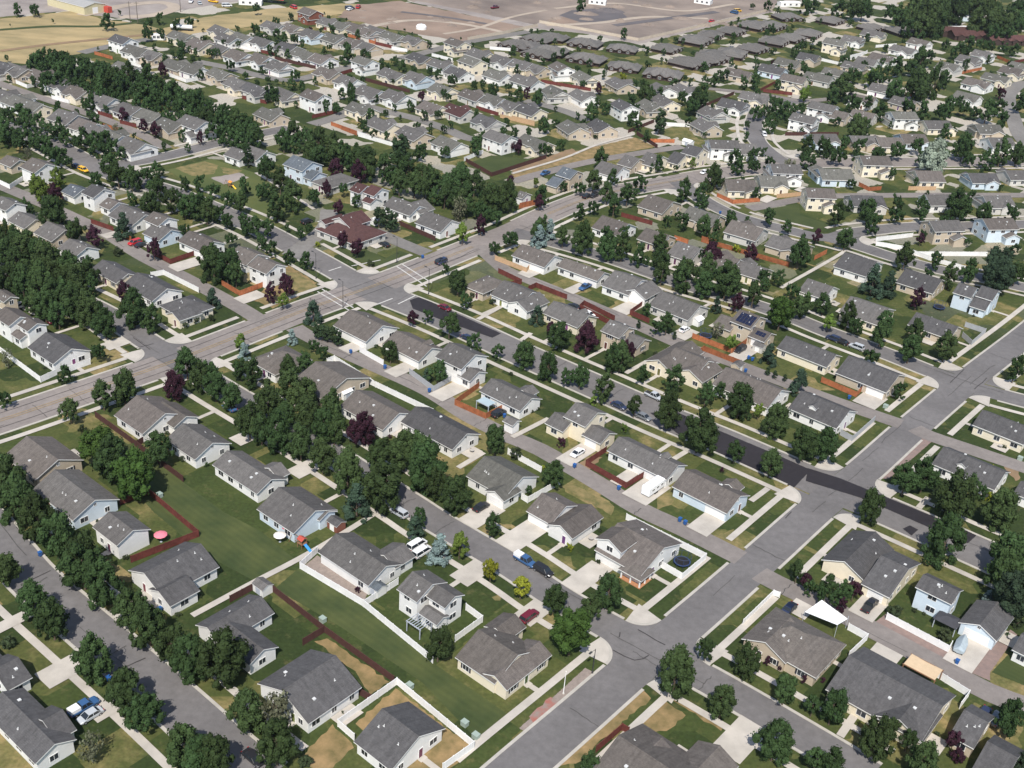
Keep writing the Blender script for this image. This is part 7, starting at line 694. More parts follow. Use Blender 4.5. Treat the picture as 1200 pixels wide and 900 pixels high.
# ------------------------------------------------------------------ trees
def cards(rng, n_clump, n_card, size, shape, core=True, cs=1.0):
    """leaf clumps spread through a crown: small bent cards, plus inner leaf masses that close the middle"""
    V = []; F = []; T = []
    cl = []
    for i in range(n_clump):
        c = shape(rng); cl.append((c, rng.uniform(.17, .33)*cs, rng.uniform(.15, .85)))
    for c, r, tint in cl:
        for k in range(n_card):
            d = rng.normal(size=3); d /= np.linalg.norm(d); d[2] = d[2]*.9+.12; rr = r*rng.uniform(.55, 1.05)
            p = c+d*rr
            nrm = d+rng.normal(size=3)*.42; nrm /= np.linalg.norm(nrm)
            x = np.cross(nrm, rng.normal(size=3)); x /= np.linalg.norm(x)+1e-9; y = np.cross(nrm, x); s = size*rng.uniform(.6, 1.35)
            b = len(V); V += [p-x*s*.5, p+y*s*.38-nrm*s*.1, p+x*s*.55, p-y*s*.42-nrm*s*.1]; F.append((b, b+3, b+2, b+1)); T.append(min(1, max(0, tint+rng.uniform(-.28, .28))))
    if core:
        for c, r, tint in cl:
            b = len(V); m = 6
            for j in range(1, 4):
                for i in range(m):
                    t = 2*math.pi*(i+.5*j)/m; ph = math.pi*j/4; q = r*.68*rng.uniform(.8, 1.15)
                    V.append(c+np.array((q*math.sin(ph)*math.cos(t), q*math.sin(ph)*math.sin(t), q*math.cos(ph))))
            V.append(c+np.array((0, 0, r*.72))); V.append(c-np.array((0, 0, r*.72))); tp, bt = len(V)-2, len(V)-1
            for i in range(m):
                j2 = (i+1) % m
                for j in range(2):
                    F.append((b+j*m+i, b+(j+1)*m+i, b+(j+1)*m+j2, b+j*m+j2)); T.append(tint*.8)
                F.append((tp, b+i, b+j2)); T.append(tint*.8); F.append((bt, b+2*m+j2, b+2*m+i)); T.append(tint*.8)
    return np.array(V), F, np.array(T)
def crown_mesh(name, data, mats):
    V, F, T = data; me = bpy.data.meshes.new(name); me.from_pydata(V.tolist(), [], F)
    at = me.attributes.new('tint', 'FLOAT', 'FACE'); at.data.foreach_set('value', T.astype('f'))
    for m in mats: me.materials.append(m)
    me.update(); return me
def ell(ax, az, lean=.42):
    def f(r):
        d = r.normal(size=3); d /= np.linalg.norm(d); k = r.uniform(.35, .84); d[2] -= .08; p = d*k; t = 1-lean*p[2]-.12*max(0, -p[2]-.4)
        return np.array((p[0]*ax*t, p[1]*ax*t, p[2]*az))
    return f
def cone(h):
    def f(r):
        t = r.uniform(0, 1)**1.25; a = r.uniform(0, 6.283); q = (1-t)*.78
        return np.array((q*math.cos(a), q*math.sin(a), -h/2+h*t*.92))
    return f
rng = np.random.default_rng(5)
RAW = {}
for v in range(5): RAW[('big', v)] = cards(rng, 64, 42, .115, ell(1.0+.05*(v % 2), 1.0+.1*v))
for v in range(4): RAW[('mid', v)] = cards(rng, 44, 32, .14, ell(1.0, 1.0+.14*v))
for v in range(3): RAW[('low', v)] = cards(rng, 24, 14, .22, ell(1.0, 1.05+.12*v))
for v in range(2): RAW[('spruce', v)] = cards(rng, 44, 30, .15, cone(2.7), cs=1.25)
for v in range(2): RAW[('col', v)] = cards(rng, 26, 30, .22, ell(.8, 2.0), cs=1.3)
for v in range(2): RAW[('round', v)] = cards(rng, 90, 44, .10, ell(1.0, 1.05, .10))
for v in range(2): RAW[('sparse', v)] = cards(rng, 22, 24, .17, ell(1.0, 1.2), core=False, cs=1.25)
CM = {}
def crown(kind, v, sp):
    k = (kind, v, sp)
    if k not in CM: CM[k] = crown_mesh('crown', RAW[(kind, v)], [LEAF[sp]])
    return CM[k]
def trunk_mesh(v):
    k = ('trunk', v)
    if k not in _cache:
        mb = MB(); r2 = random.Random(v); mb.tube((0, 0, -.05), (.03, 0, .5), .085, .06, 8); mb.tube((.03, 0, .5), (0, .03, 1.15), .06, .03, 7)
        for i in range(5):
            a = i*1.256+r2.uniform(-.3, .3); mb.tube((.02, 0, .42+.1*i), (.42*math.cos(a), .42*math.sin(a), .85+.12*i), .032, .012, 5)
        _cache[k] = mb.mesh('trunk', [BARK])
    return _cache[k]
SPN = {'d': ('leafy tree', 'dark green'), 'g': ('leafy tree', 'bright green'), 'k': ('leafy tree', 'very dark green'), 'p': ('purple tree', 'dark purple leaved'), 'y': ('light green tree', 'light green'), 'Y': ('lime shrub', 'yellow green'),
       's': ('conifer', 'dark green'), 'b': ('blue spruce', 'silvery blue'), 'o': ('grey green tree', 'grey olive'), 'S': ('silver tree', 'pale silver leaved'), 'c': ('columnar tree', 'narrow upright green'), 'h': ('round shrub', 'dark clipped')}
NM = {'d': 'leafy_tree', 'g': 'leafy_tree', 'k': 'leafy_tree', 'p': 'purple_tree', 'y': 'leafy_tree', 'Y': 'lime_shrub', 's': 'conifer', 'b': 'blue_spruce', 'o': 'leafy_tree', 'S': 'silver_tree', 'c': 'columnar_tree', 'h': 'shrub'}
for x, y, r, sp in TREES:
    r *= R_.uniform(1.04, 1.15) if sp == 'd' and x < -15 and y < 215 and x < -.42*y+32 else R_.uniform(.88, 1.04) if sp in 'dk' else .88 if sp == 'p' else 1.0
    dist = math.hypot(math.hypot(x, y), 155); app = r/dist
    nm = NM[sp]
    if sp == 'p' and r < 1.3: nm = 'purple_shrub'
    root = thing(nm, x, y, R_.uniform(0, 6.28))
    vs = R_.uniform(1.08, 1.42)
    if sp in 'sb':
        k = crown('spruce', R_.randrange(2), sp); h = r*1.35; o = add('crown', k, root, (0, 0, h*.98+.3)); o.scale = (r*1.12, r*1.12, r*1.0)
        t = add('trunk', trunk_mesh(R_.randrange(3)), root); t.scale = (r*.9, r*.9, r*1.1)
    elif sp == 'c':
        o = add('crown', crown('col', R_.randrange(2), sp), root, (0, 0, r*2.2)); o.scale = (r*1.15, r*1.15, r*1.05)
        t = add('trunk', trunk_mesh(R_.randrange(3)), root); t.scale = (r, r, r*1.5)
    else:
        kind = 'big' if app > .0105 else ('mid' if app > .005 else 'low')
        if sp == 'o': kind = 'sparse'
        if sp in 'gk' and app > .007: kind = 'round'; vs = R_.uniform(1.02, 1.14)
        vn = {'big': 5, 'mid': 4, 'low': 3, 'sparse': 2, 'round': 2}[kind]
        zc = r*.8 if sp in 'hY' and r < 2.2 else r*1.12+(1.3 if r > 1.6 else .3)
        o = add('crown', crown(kind, R_.randrange(vn), sp), root, (0, 0, zc)); o.scale = (r*R_.uniform(.84, 1.06), r*R_.uniform(.84, 1.06), r*(vs if sp not in 'h' else .8))
        t = add('trunk', trunk_mesh(R_.randrange(3)), root); q = zc/1.0; t.scale = (max(r*.75, .3)*.9, max(r*.75, .3)*.9, q*1.02)
    kd, lk = SPN[sp]
    size = ('huge ' if r > 5.8 else 'large ' if r > 4.3 else 'small ' if r < 2.4 else '') if kd not in ('round shrub', 'lime shrub') else ''
    if nm == 'purple_shrub': kd, lk = 'purple shrub', 'low dark purple'
    later(root, (size+lk+' '+kd).replace('green light green', 'light green').replace('grey olive grey green', 'grey green').replace('upright green columnar', 'upright columnar').replace('blue blue spruce', 'blue spruce').replace('yellow green lime', 'lime').replace('silver leaved silver', 'silver leaved').replace('dark purple leaved purple', 'dark purple').replace('dark purple purple', 'dark purple').replace('light light', 'light'), kd, 'shrub' if 'shrub' in kd else 'tree', {'leafy tree': 'leafy trees along streets and yards', 'purple tree': 'purple leaved trees', 'conifer': 'conifers in the yards'}.get(kd))
for (x, y), r in BEDS:
    root = thing('shrub', x, y, R_.uniform(0, 6.28)); o = add('crown', crown('low', R_.randrange(3), R_.choice('hhhdp')), root, (0, 0, r*.75)); o.scale = (r, r, r*.85)
    t = add('trunk', trunk_mesh(R_.randrange(3)), root); t.scale = (r*.5, r*.5, r*.5); later(root, 'small shrub against a house wall', 'wall shrub', 'shrub', 'shrubs along house walls')
# the rest of the leafy trees, far off, as one mass
Vs = []; Fs = []; Ts = []; n0 = 0
for x, y, r, sp in MASS:
    V, F, T = RAW[('low', R_.randrange(3))]; a = R_.uniform(0, 6.28); c, s = math.cos(a), math.sin(a); zc = r*1.12+1.0; r *= R_.uniform(.85, 1.05); vs = r*R_.uniform(1.05, 1.45)
    W_ = np.stack((x+r*(V[:, 0]*c-V[:, 1]*s), y+r*(V[:, 0]*s+V[:, 1]*c), zc+vs*V[:, 2]), 1)
    Vs.append(W_); Fs += [tuple(i+n0 for i in f) for f in F]; n0 += len(V); Ts.append(np.clip(T+R_.uniform(-.3, .3), 0, 1))
fm = crown_mesh('distant_trees', (np.concatenate(Vs), Fs, np.concatenate(Ts)), [LEAF['d']])
o = add('distant_trees', fm); o['kind'] = 'stuff'; tag(o, 'many small green trees scattered among the far houses', 'trees')
# ------------------------------------------------------------------ cars and other vehicles
PAINTS = {'white': (.75, .75, .74), 'black': (.02, .02, .023), 'navy': (.025, .035, .075), 'maroon': (.13, .012, .025), 'silver': (.42, .44, .46), 'blue': (.04, .10, .22), 'yellow': (.75, .42, .02), 'red': (.45, .02, .025), 'grey': (.16, .17, .18)}
def paint(c): return mat('car_paint_'+c, PAINTS[c], .28, .02, 1, spec=.5)
RUBBER = mat('tyre_rubber', (.02, .02, .02), .9, .2, 4); RIM = mat('wheel_rim', (.45, .45, .46), .35, .1, 5, metal=.6); CGL = mat('car_glass', (.02, .025, .03), .06, .1, 1, spec=.7)
LAMPW = mat('headlight_lens', (.75, .75, .72), .2, .05, 4); LAMPR = mat('tail_light_lens', (.35, .02, .02), .3, .1, 4)
def loft(mb, secs, mi=0):
    """closed rings of equal length joined lengthwise"""
    n = len(secs[0]); k = len(mb.v)
    for s in secs: mb.v += s
    for j in range(len(secs)-1):
        for i in range(n): mb.f.append((k+j*n+i, k+j*n+(i+1) % n, k+(j+1)*n+(i+1) % n, k+(j+1)*n+i)); mb.m.append(mi)
    mb.f.append(tuple(k+n-1-i for i in range(n))); mb.m.append(mi); b = k+(len(secs)-1)*n; mb.f.append(tuple(b+i for i in range(n))); mb.m.append(mi)
def ring(x, wd, z0, z1, c=.12): return [(x, -wd/2, z0+c), (x, -wd/2+c*.6, z0), (x, wd/2-c*.6, z0), (x, wd/2, z0+c), (x, wd/2, z1-c), (x, wd/2-c*1.2, z1), (x, -wd/2+c*1.2, z1), (x, -wd/2, z1-c)]
CARM = {}
def car_parts(kind):
    if kind in CARM: return CARM[kind]
    b = MB(); gl = MB(); top = MB(); L = {'c': 4.6, 's': 4.8, 'p': 5.6, 'v': 5.1}[kind]; W = 1.85; h = L/2
    hood = .88 if kind == 'c' else 1.02
    if kind == 'c': prof = [(-h, .5, .8), (-h+.12, .3, .92), (-1.35, .28, .95), (1.0, .28, .93), (h-.5, .28, .84), (h-.05, .35, .70), (h, .42, .62)]; cab = (-1.75, -1.05, .55, 1.35, .92, 1.43)
    elif kind == 's': prof = [(-h, .5, 1.0), (-h+.1, .35, 1.08), (-1.3, .33, 1.08), (1.1, .33, 1.06), (h-.4, .33, .98), (h-.05, .4, .85), (h, .45, .75)]; cab = (-2.3, -2.0, .75, 1.45, 1.06, 1.75)
    elif kind == 'v': prof = [(-h, .5, 1.0), (-h+.08, .35, 1.1), (-1.3, .33, 1.1), (1.4, .33, 1.06), (h-.3, .33, .95), (h-.05, .4, .8), (h, .45, .7)]; cab = (-2.5, -2.35, 1.0, 1.95, 1.08, 1.85)
    else: prof = [(-h, .55, 1.02), (-h+.08, .5, 1.05), (-1.0, .42, 1.06), (1.2, .42, 1.08), (h-.3, .42, 1.04), (h-.05, .48, .92), (h, .5, .8)]; cab = (-.75, -.55, .85, 1.55, 1.06, 1.82)
    loft(b, [ring(x, W if abs(x) < h-.2 else W-.22, z0, z1) for x, z0, z1 in prof])
    x0, x1, x2, x3, z0, z1 = cab; wi, wo = W-.42, W-.1
    lo = [(x0, -wo/2, z0-.03), (x3, -wo/2, z0-.03), (x3, wo/2, z0-.03), (x0, wo/2, z0-.03)]; hi = [(x1, -wi/2, z1-.06), (x2, -wi/2, z1-.06), (x2, wi/2, z1-.06), (x1, wi/2, z1-.06)]
    for i in range(4): gl.face([lo[i], lo[(i+1) % 4], hi[(i+1) % 4], hi[i]])
    gl.face(hi)
    top.box(x1-.03, -wi/2-.02, z1-.06, x2+.03, wi/2+.02, z1)
    for p, q in zip(lo, hi): top.tube(p, q, .05, .05, 5)
    xm = (x1+x2)/2
    for s in (-1, 1): top.tube(((x0+x3)/2, s*wo/2, z0), (xm, s*(wi/2), z1-.05), .05, .05, 5)
    if kind == 'p':
        bed = MB(); bed.box(-h+.12, -.72, 1.045, -.85, .72, 1.075); top_bed = bed
    wh = MB(); wh.tube((0, -.11, 0), (0, .11, 0), .34, .34, 16); rm = MB(); rm.tube((0, -.118, 0), (0, .118, 0), .2, .2, 12)
    wx = h-.85
    hl = MB(); hl.box(-.05, -.16, -.07, .05, .16, .07)
    CARM[kind] = dict(body=b, glass=gl.mesh('windows', [CGL]), roof=top, wheel=wh.mesh('wheel', [RUBBER]), rim=rm.mesh('rim', [RIM]), wx=wx, h=h, W=W, light=hl.mesh('headlight', [LAMPW]), tail=hl.mesh('tail_light', [LAMPR]), lz=prof[-2][2]-.12, bed=top_bed.mesh('bed_floor', [mat('bed_liner', (.03, .03, .03))]) if kind == 'p' else None)
    return CARM[kind]
CARB = {}
CK = {'c': 'sedan', 's': 'sport utility car', 'p': 'pickup truck', 'v': 'van'}
for x, y, a, kind, colr in CARS:
    c1 = colr.split('-')[0]; c2 = colr.split('-')[-1]; pr_ = car_parts(kind); body_c = c2 if '-' in colr else c1
    if (kind, body_c) not in CARB: CARB[(kind, body_c)] = (pr_['body'].mesh('body', [paint(body_c)]), pr_['roof'].mesh('roof', [paint(body_c)]))
    bm_, rm_ = CARB[(kind, body_c)]
    root = thing('pickup_truck' if kind == 'p' else 'parked_van' if kind == 'v' else 'parked_car', x, y, a+(math.pi if R_.random() < .4 and '-' not in colr else 0), .12)
    add('body', bm_, root); add('roof', rm_, root); add('windows', pr_['glass'], root)
    for sx in (-1, 1):
        for sy in (-1, 1):
            q = add('wheel', pr_['wheel'], root, (sx*pr_['wx'], sy*(pr_['W']/2-.1), .34)); add('rim', pr_['rim'], q)
    for sy in (-1, 1):
        add('headlight', pr_['light'], root, (pr_['h']-.06, sy*.62, pr_['lz'])); add('tail_light', pr_['tail'], root, (-pr_['h']+.03, sy*.7, .85))
    if pr_['bed'] and '-' not in colr: add('truck_bed', pr_['bed'], root)
    if '-' in colr:
        mb = MB(); mb.box(-2.7, -.8, 1.04, -.82, .8, 1.72); mb.box(-2.6, -.74, 1.72, -.9, .74, 1.78); build('canopy', mb, paint('white'), root)
        colr = 'blue'
    later(root, '%s %s parked' % (colr, CK[kind])+(' with white bed cap' if '-' in str(c1+'-'+c2) and c1 != c2 else ''), 'car' if kind in 'cs' else CK[kind], 'car' if kind in 'cs' else CK[kind].split()[0], 'parked vehicles' if kind in 'cs' else None)
U0 = math.radians(-38.5)
M = MISC
# travel trailer
x, y = M['trailer']; root = thing('travel_trailer', x, y, U0+math.pi/2, .1); mb = MB(); TW = mat('trailer_skin', (.78, .78, .77), .4, .05, 1)
secs = []
for xx, z1 in ((-3.7, 2.75), (-3.4, 2.95), (2.6, 2.95), (3.4, 2.5), (3.75, 1.6)): secs.append(ring(xx, 2.4, .55, z1, .18))
loft(mb, secs); build('body', mb, TW, root)
for q in (-2.2, -.3, 1.5):
    for s in (-1, 1): o = add('window', window_mesh(1.0, .6)[0], root, (q, s*1.2, 1.9), 0 if s < 0 else math.pi); add('pane', window_mesh(1.0, .6)[1], o)
for q in (-2.0, .4): mb = MB(); mb.box(-.3, -.35, 0, .3, .35, .18); build('roof_vent', mb, VENT, root, (q, 0, 2.95))
mb = MB(); mb.box(-.5, -.3, 0, .5, .3, .3); build('air_conditioner', mb, TRIM, root, (-.7, 0, 2.95))
for s in (-1, 1):
    for q in (-.9, -.1): add('wheel', car_parts('c')['wheel'], root, (q, s*1.05, .34))
mb = MB(); mb.tube((3.6, -.6, .6), (4.8, 0, .55), .05, .05, 6); mb.tube((3.6, .6, .6), (4.8, 0, .55), .05, .05, 6); mb.tube((4.7, 0, 0), (4.7, 0, .7), .05, .05, 6); build('hitch', mb, RUBBER, root)
tag(root, 'white travel trailer on the driveway beside the dark red fenced patio', 'trailer')
# tarp-covered boat on its trailer
x, y = M['tarpboat']; root = thing('covered_boat', x, y, U0+math.pi/2+.15, .1); mb = MB(); secs = []
for xx, wd, z1 in ((-2.9, 2.0, 1.5), (-2.2, 2.3, 1.95), (.4, 2.4, 2.1), (2.0, 1.7, 1.8), (3.0, .5, 1.35)): secs.append([(xx, -wd/2, .75), (xx, 0, .5), (xx, wd/2, .75), (xx, wd/2*.98, 1.15), (xx, 0, z1), (xx, -wd/2*.98, 1.15)])
loft(mb, secs); build('tarp', mb, mat('grey_tarp', (.36, .42, .45), .6, .2, 1.2), root)
mb = MB(); mb.box(-2.8, -.9, .35, 2.2, -.8, .45); mb.box(-2.8, .8, .35, 2.2, .9, .45); mb.box(-2.0, -.9, .36, -1.8, .9, .44); mb.tube((2.2, -.85, .4), (4.0, 0, .4), .05, .05, 6); mb.tube((2.2, .85, .4), (4.0, 0, .4), .05, .05, 6); build('boat_trailer', mb, RUBBER, root)
for s in (-1, 1): add('wheel', car_parts('c')['wheel'], root, (-1.0, s*1.05, .34))
tag(root, 'boat under a grey tarp on the concrete pad by the alley', 'boat')
WOOD = mat('cedar_post', (.25, .13, .07), .8, .3, 2); GREYW = mat('grey_paint', (.42, .45, .50), .6, .15, 1.5)
def frame_canopy(name, x, y, rz, lx, ly, h, posts, topm, slat, label, cat, hip=0):
    root = thing(name, x, y, rz)
    pm = MB(); pm.box(-.08, -.08, 0, .08, .08, h); pme = pm.mesh('post', [posts])
    for sx in (-1, 1):
        for sy in (-1, 1): add('post', pme, root, (sx*lx/2, sy*ly/2, 0))
    mb = MB()
    for sy in (-1, 1): mb.box(-lx/2-.2, sy*ly/2-.07, h, lx/2+.2, sy*ly/2+.07, h+.2)
    build('beam', mb, posts, root); mb = MB()
    if slat:
        n = int(lx/.55)
        for i in range(n+1): q = -lx/2+lx*i/n; mb.box(q-.05, -ly/2-.3, h+.201, q+.05, ly/2+.3, h+.34)
        build('slats', mb, topm, root)
    elif hip: build('canopy', hip_roof(lx, ly, h+.2, .35, .3, .1), [topm, topm], root)
    else:
        mb.face([(-lx/2, -ly/2, h+.24), (0, -ly/2, h+.16), (0, ly/2, h+.16), (-lx/2, ly/2, h+.24)]); mb.face([(0, -ly/2, h+.16), (lx/2, -ly/2, h+.24), (lx/2, ly/2, h+.24), (0, ly/2, h+.16)])
        mb.box(-lx/2, -ly/2, h+.205, lx/2, -ly/2+.06, h+.25); build('canopy', mb, topm, root)
    tag(root, label, cat); return root
frame_canopy('pergola', *M['pergola'], U0, 3.6, 3.2, 2.4, GREYW, GREYW, True, 'grey slatted pergola over the patio of the white two storey house', 'pergola')
frame_canopy('patio_canopy', *M['canopy'], U0, 6.4, 3.9, 2.4, WOOD, mat('beige_canvas', (.56, .42, .27), .9, .1, .8), False, 'beige canvas canopy over a dark patio beside the alley', 'canopy')
frame_canopy('patio_roof', *M['patio'], U0, 4.2, 3.0, 2.3, GREYW, mat('blue_grey_panel', (.36, .44, .47), .5, .08, .6), False, 'pale blue grey patio roof inside the orange fence', 'patio roof')
frame_canopy('gazebo', *M['darkcanopy'], U0, 4.4, 3.4, 2.2, GREYW, mat('charcoal_canvas', (.055, .055, .062), .9, .2, 1), False, 'charcoal gazebo canopy beside the white two storey house with boat', 'gazebo', 1)
# white shade sail
x, y = M['sail']; root = thing('shade_sail', x, y, U0); mb = MB(); mb.face([(-3.6, -2.4, 2.6), (3.4, -2.0, 3.2), (3.8, 2.2, 2.5), (-2.6, 2.8, 3.3)]); mb.face([(-2.6, 2.8, 3.26), (3.8, 2.2, 2.46), (3.4, -2.0, 3.16), (-3.6, -2.4, 2.56)])
build('sail', mb, mat('white_canvas', (.80, .80, .79), .8, .04, .5), root); pm = MB()
pole_me = MB(); pole_me.tube((0, 0, 0), (0, 0, 3.2), .05, .05, 8); pole_me = pole_me.mesh('pole', [GREYW])
for p in ((-3.65, -2.45), (3.45, -2.05), (3.85, 2.25), (-2.65, 2.85)): add('pole', pole_me, root, (*p, 0))
tag(root, 'white shade sail on poles between the alley and a brown roof', 'shade sail')
def umbrella(x, y, r, h, col, label):
    root = thing('patio_umbrella', x, y); mb = MB(); mb.lathe([(r, h-.45), (r*.55, h-.15), (.03, h)], 10); mb.lathe([(r, h-.52), (r, h-.45)], 10); build('canopy', mb, mat('canvas_'+label.split()[0], col, .8, .1, 1), root)
    mb = MB(); mb.tube((0, 0, 0), (0, 0, h), .03, .03, 6); mb.tube((0, 0, 0), (0, 0, .08), .28, .28, 12); build('pole', mb, GREYW, root); tag(root, label, 'umbrella'); return root
umbrella(*M['pink'], 1.45, 2.4, (.72, .20, .25), 'pink patio umbrella beside the white house and dark red fence'); umbrella(*M['redumb'], .9, 2.3, (.5, .07, .09), 'red patio umbrella at the wall of the pale blue house'); umbrella(*M['whiteumb'], 1.4, 2.3, (.70, .66, .58), 'off white patio umbrella on the lawn behind the pale blue house')
tm = MB(); tm.lathe([(1.9, .75), (1.9, .82), (1.6, .84)], 20, 0); tm.lathe([(1.6, .80), (.01, .79)], 20, 1)
for lab, (x, y) in zip(('dark trampoline with safety net on the dry grass near the blue house', 'dark trampoline inside the orange fence by the solar panel house', 'dark round trampoline inside the white fenced corner yard'), M['tramp']):
    root = thing('trampoline', x, y, 0, .02); add('mat', tm.mesh('mat', [mat('navy_pad', (.03, .05, .12), .6, .1, 2), mat('black_mesh', (.015, .015, .018), .8)]), root); mb = MB()
    for i in range(8):
        a = i*math.pi/4; mb.tube((1.9*math.cos(a), 1.9*math.sin(a), 0), (1.9*math.cos(a), 1.9*math.sin(a), 2.4), .04, .04, 6)
    mb.lathe([(1.9, 2.36), (1.95, 2.4), (1.9, 2.44)], 20); build('net_frame', mb, mat('navy_pad', ()), root); tag(root, lab, 'trampoline')
# play sets
def playset(x, y, label, c1, c2):
    root = thing('play_set', x, y, U0, .02); mb = MB()
    for sx in (-.7, .7):
        for sy in (-.7, .7): mb.tube((sx, sy, 0), (sx, sy, 2.3), .07, .07, 6)
    mb.box(-.8, -.8, 1.1, .8, .8, 1.2); build('tower', mb, WOOD, root); build('roof', gable_roof(1.5, 1.5, 2.2, .6, .1, .1, .08), [mat('play_'+c1, {'red': (.38, .07, .05), 'orange': (.7, .25, .04)}[c1]), WOOD], root)
    mb = MB(); mb.box(.8, -.3, 1.05, 1.0, .3, 1.15); p0 = Vector((.9, 0, 1.15)); p1 = Vector((2.8, 0, .2))
    for s in (-.3, .3): mb.tube(p0+Vector((0, s, .1)), p1+Vector((0, s, .1)), .05, .05, 5)
    mb.face([(.9, -.3, 1.14), (2.8, -.3, .2), (2.8, .3, .2), (.9, .3, 1.14)]); build('slide', mb, mat('slide_'+c2, {'blue': (.06, .28, .62), 'yellow': (.75, .5, .06)}[c2], .3), root)
    mb = MB(); mb.tube((-.7, 0, 2.2), (-3.2, 0, 2.2), .06, .06, 6); mb.tube((-3.2, 0, 2.2), (-3.4, -.9, 0), .06, .06, 6); mb.tube((-3.2, 0, 2.2), (-3.4, .9, 0), .06, .06, 6)
    for q in (-1.5, -2.4):
        for s in (-.22, .22): mb.tube((q+s, 0, 2.2), (q+s, 0, .5), .015, .015, 4)
        mb.box(q-.25, -.1, .46, q+.25, .1, .5)
    build('swing', mb, WOOD, root); tag(root, label, 'play set')
playset(*M['playset'], 'wooden play set with blue slide behind the pale blue house', 'red', 'blue'); playset(*M['parkplay'], 'orange and yellow play set next to the sand court', 'orange', 'yellow')
for i, (x, y, wl, rf) in enumerate(M['sheds']):
    root = thing('shed', x, y, U0+(math.pi/2 if i % 2 else 0)); L, W = (4.6, 3.0) if i in (3, 8) else (3.2, 2.6)
    roofm = {'w': TRIM}.get(rf) or ROOF[rf]
    build('wall', gable_walls(L, W, 2.0), WALL[wl], root); build('roof', gable_roof(L, W, 2.0, SLOPE, .2, .15, .1), [roofm, TRIM], root); mb = MB(); mb.box(-.7, -.03, .05, .7, .02, 1.8); build('door', mb, TRIM if wl != 'w' else GREYW, root, (0, -W/2, 0))
    tag(root, ['small white shed with grey roof in the corner of the walking path', 'white garden shed beside the garage with a white car', 'dark brown shed beside the pale blue house', 'white open carport behind the brown red roofed house', 'low shed with pale blue roof against the white fence', 'white shed beside the tan gabled house', 'small greige shed by the black car in the alley', 'tan shed at the alley end of an orange fence', 'white shed behind the white house by the vacant strip'][i], 'shed')
UBX = MB(); UBX.box(-.6, -.5, 0, .6, .5, .95); UBX.box(-.65, -.55, .95, .65, .55, 1.05); UBX = UBX.mesh('cabinet', [mat('utility_green', (.30, .36, .31), .5, .1, 1)])
for lab, (x, y) in zip(('pale utility box at the dark fence corner in the mown strip', 'utility box on the mown strip beside the white corner fence', 'utility box by the sidewalk end of the mown strip', 'utility box by the upper corner of the white fenced dry yard', 'utility box on the lawn strip beside the dark red fence', 'utility box on the lawn beside the upper cross street', 'utility box on the grass at the right edge alley'), M['boxes']): tag(add('utility_box', UBX, None, (x, y, 0), U0), lab, 'utility box')
# bins
bb = MB(); secs = [[(-.26, -.28, .05), (.26, -.28, .05), (.26, .28, .05), (-.26, .28, .05)], [(-.34, -.36, 1.0), (.34, -.36, 1.0), (.34, .36, 1.0), (-.34, .36, 1.0)]]; loft(bb, secs); BLUE = mat('blue_plastic', (.025, .10, .30), .5, .1, 2)
bb = bb.mesh('bin_body', [BLUE]); lid = MB(); lid.box(-.38, -.4, 1.0, .38, .4, 1.08); lid.tube((-.4, -.3, 1.02), (-.4, .3, 1.02), .05, .05, 6); lid = lid.mesh('lid', [BLUE])
wheel = MB(); wheel.tube((0, -.03, 0), (0, .03, 0), .12, .12, 10); wheel = wheel.mesh('wheel', [RUBBER])
for x, y in BINS:
    root = thing('wheeled_bin', x, y, U0+R_.choice((0, 1.57, 3.1)), .14); o = add('bin_body', bb, root); add('lid', lid, root)
    for s in (-1, 1): add('wheel', wheel, root, (-.3, s*.3, .12))
    later(root, 'blue wheeled bin', 'bin', 'bin', 'blue wheeled bins')
# lamps, flagpole, power poles
STEEL = mat('dark_steel', (.05, .05, .05), .5, .2, 2)
for i, (x, y) in enumerate(LAMPS):
    root = thing('street_lamp', x, y, U0+(0 if i != 3 else 1.57)); H = 9.0 if i != 3 else 6.2
    mb = MB(); mb.tube((0, 0, 0), (0, 0, H), .11, .07, 8); mb.tube((0, 0, 0), (0, 0, .5), .2, .2, 8); build('pole', mb, STEEL, root)
    mb = MB(); mb.tube((0, 0, H-.1), (-1.4, 0, H+.1), .05, .04, 6); build('arm', mb, STEEL, root); mb = MB(); mb.box(-2.0, -.18, H+.02, -1.2, .18, H+.2); build('lamp_head', mb, STEEL, root)
    tag(root, ['dark street lamp on the tan grass corner of the crossing', 'dark street lamp at the near corner of the crossing', 'dark street lamp at the brown roofed corner of the crossing', 'dark street lamp beside the flagpole and rock bed', 'dark street lamp on the green lawn corner of the crossing'][i], 'street lamp', 'dark street lamps')
x, y = FLAG; root = thing('flagpole', x, y); mb = MB(); mb.tube((0, 0, 0), (0, 0, 5.6), .09, .06, 10); build('pole', mb, TRIM, root); mb = MB(); mb.lathe([(.01, 5.75), (.1, 5.68), (.1, 5.62), (.02, 5.58)], 10); build('finial', mb, TRIM, root); mb = MB(); mb.tube((0, 0, 0), (0, 0, .15), .25, .25, 12); build('base', mb, CONC, root); tag(root, 'white flagpole in the rock bed beside the cream corner house', 'flagpole')
PW = mat('weathered_pole', (.13, .11, .09), .9, .3, 1)
for i, (x, y) in enumerate(POLES):
    root = thing('power_pole', x, y, .4); H = 12; mb = MB(); mb.tube((0, 0, 0), (0, 0, H), .22, .15, 8); build('pole', mb, PW, root); mb = MB(); mb.box(-1.3, -.08, H-1.0, 1.3, .08, H-.8); build('crossarm', mb, PW, root)
    tag(root, ['left one of two close power poles on the dry field', 'right one of two close power poles on the dry field', 'power pole beside the gravel yard at the far top left', 'power pole in front of the far top right trees', 'pale power pole behind the red roofed buildings'][i], 'power pole', 'power poles')
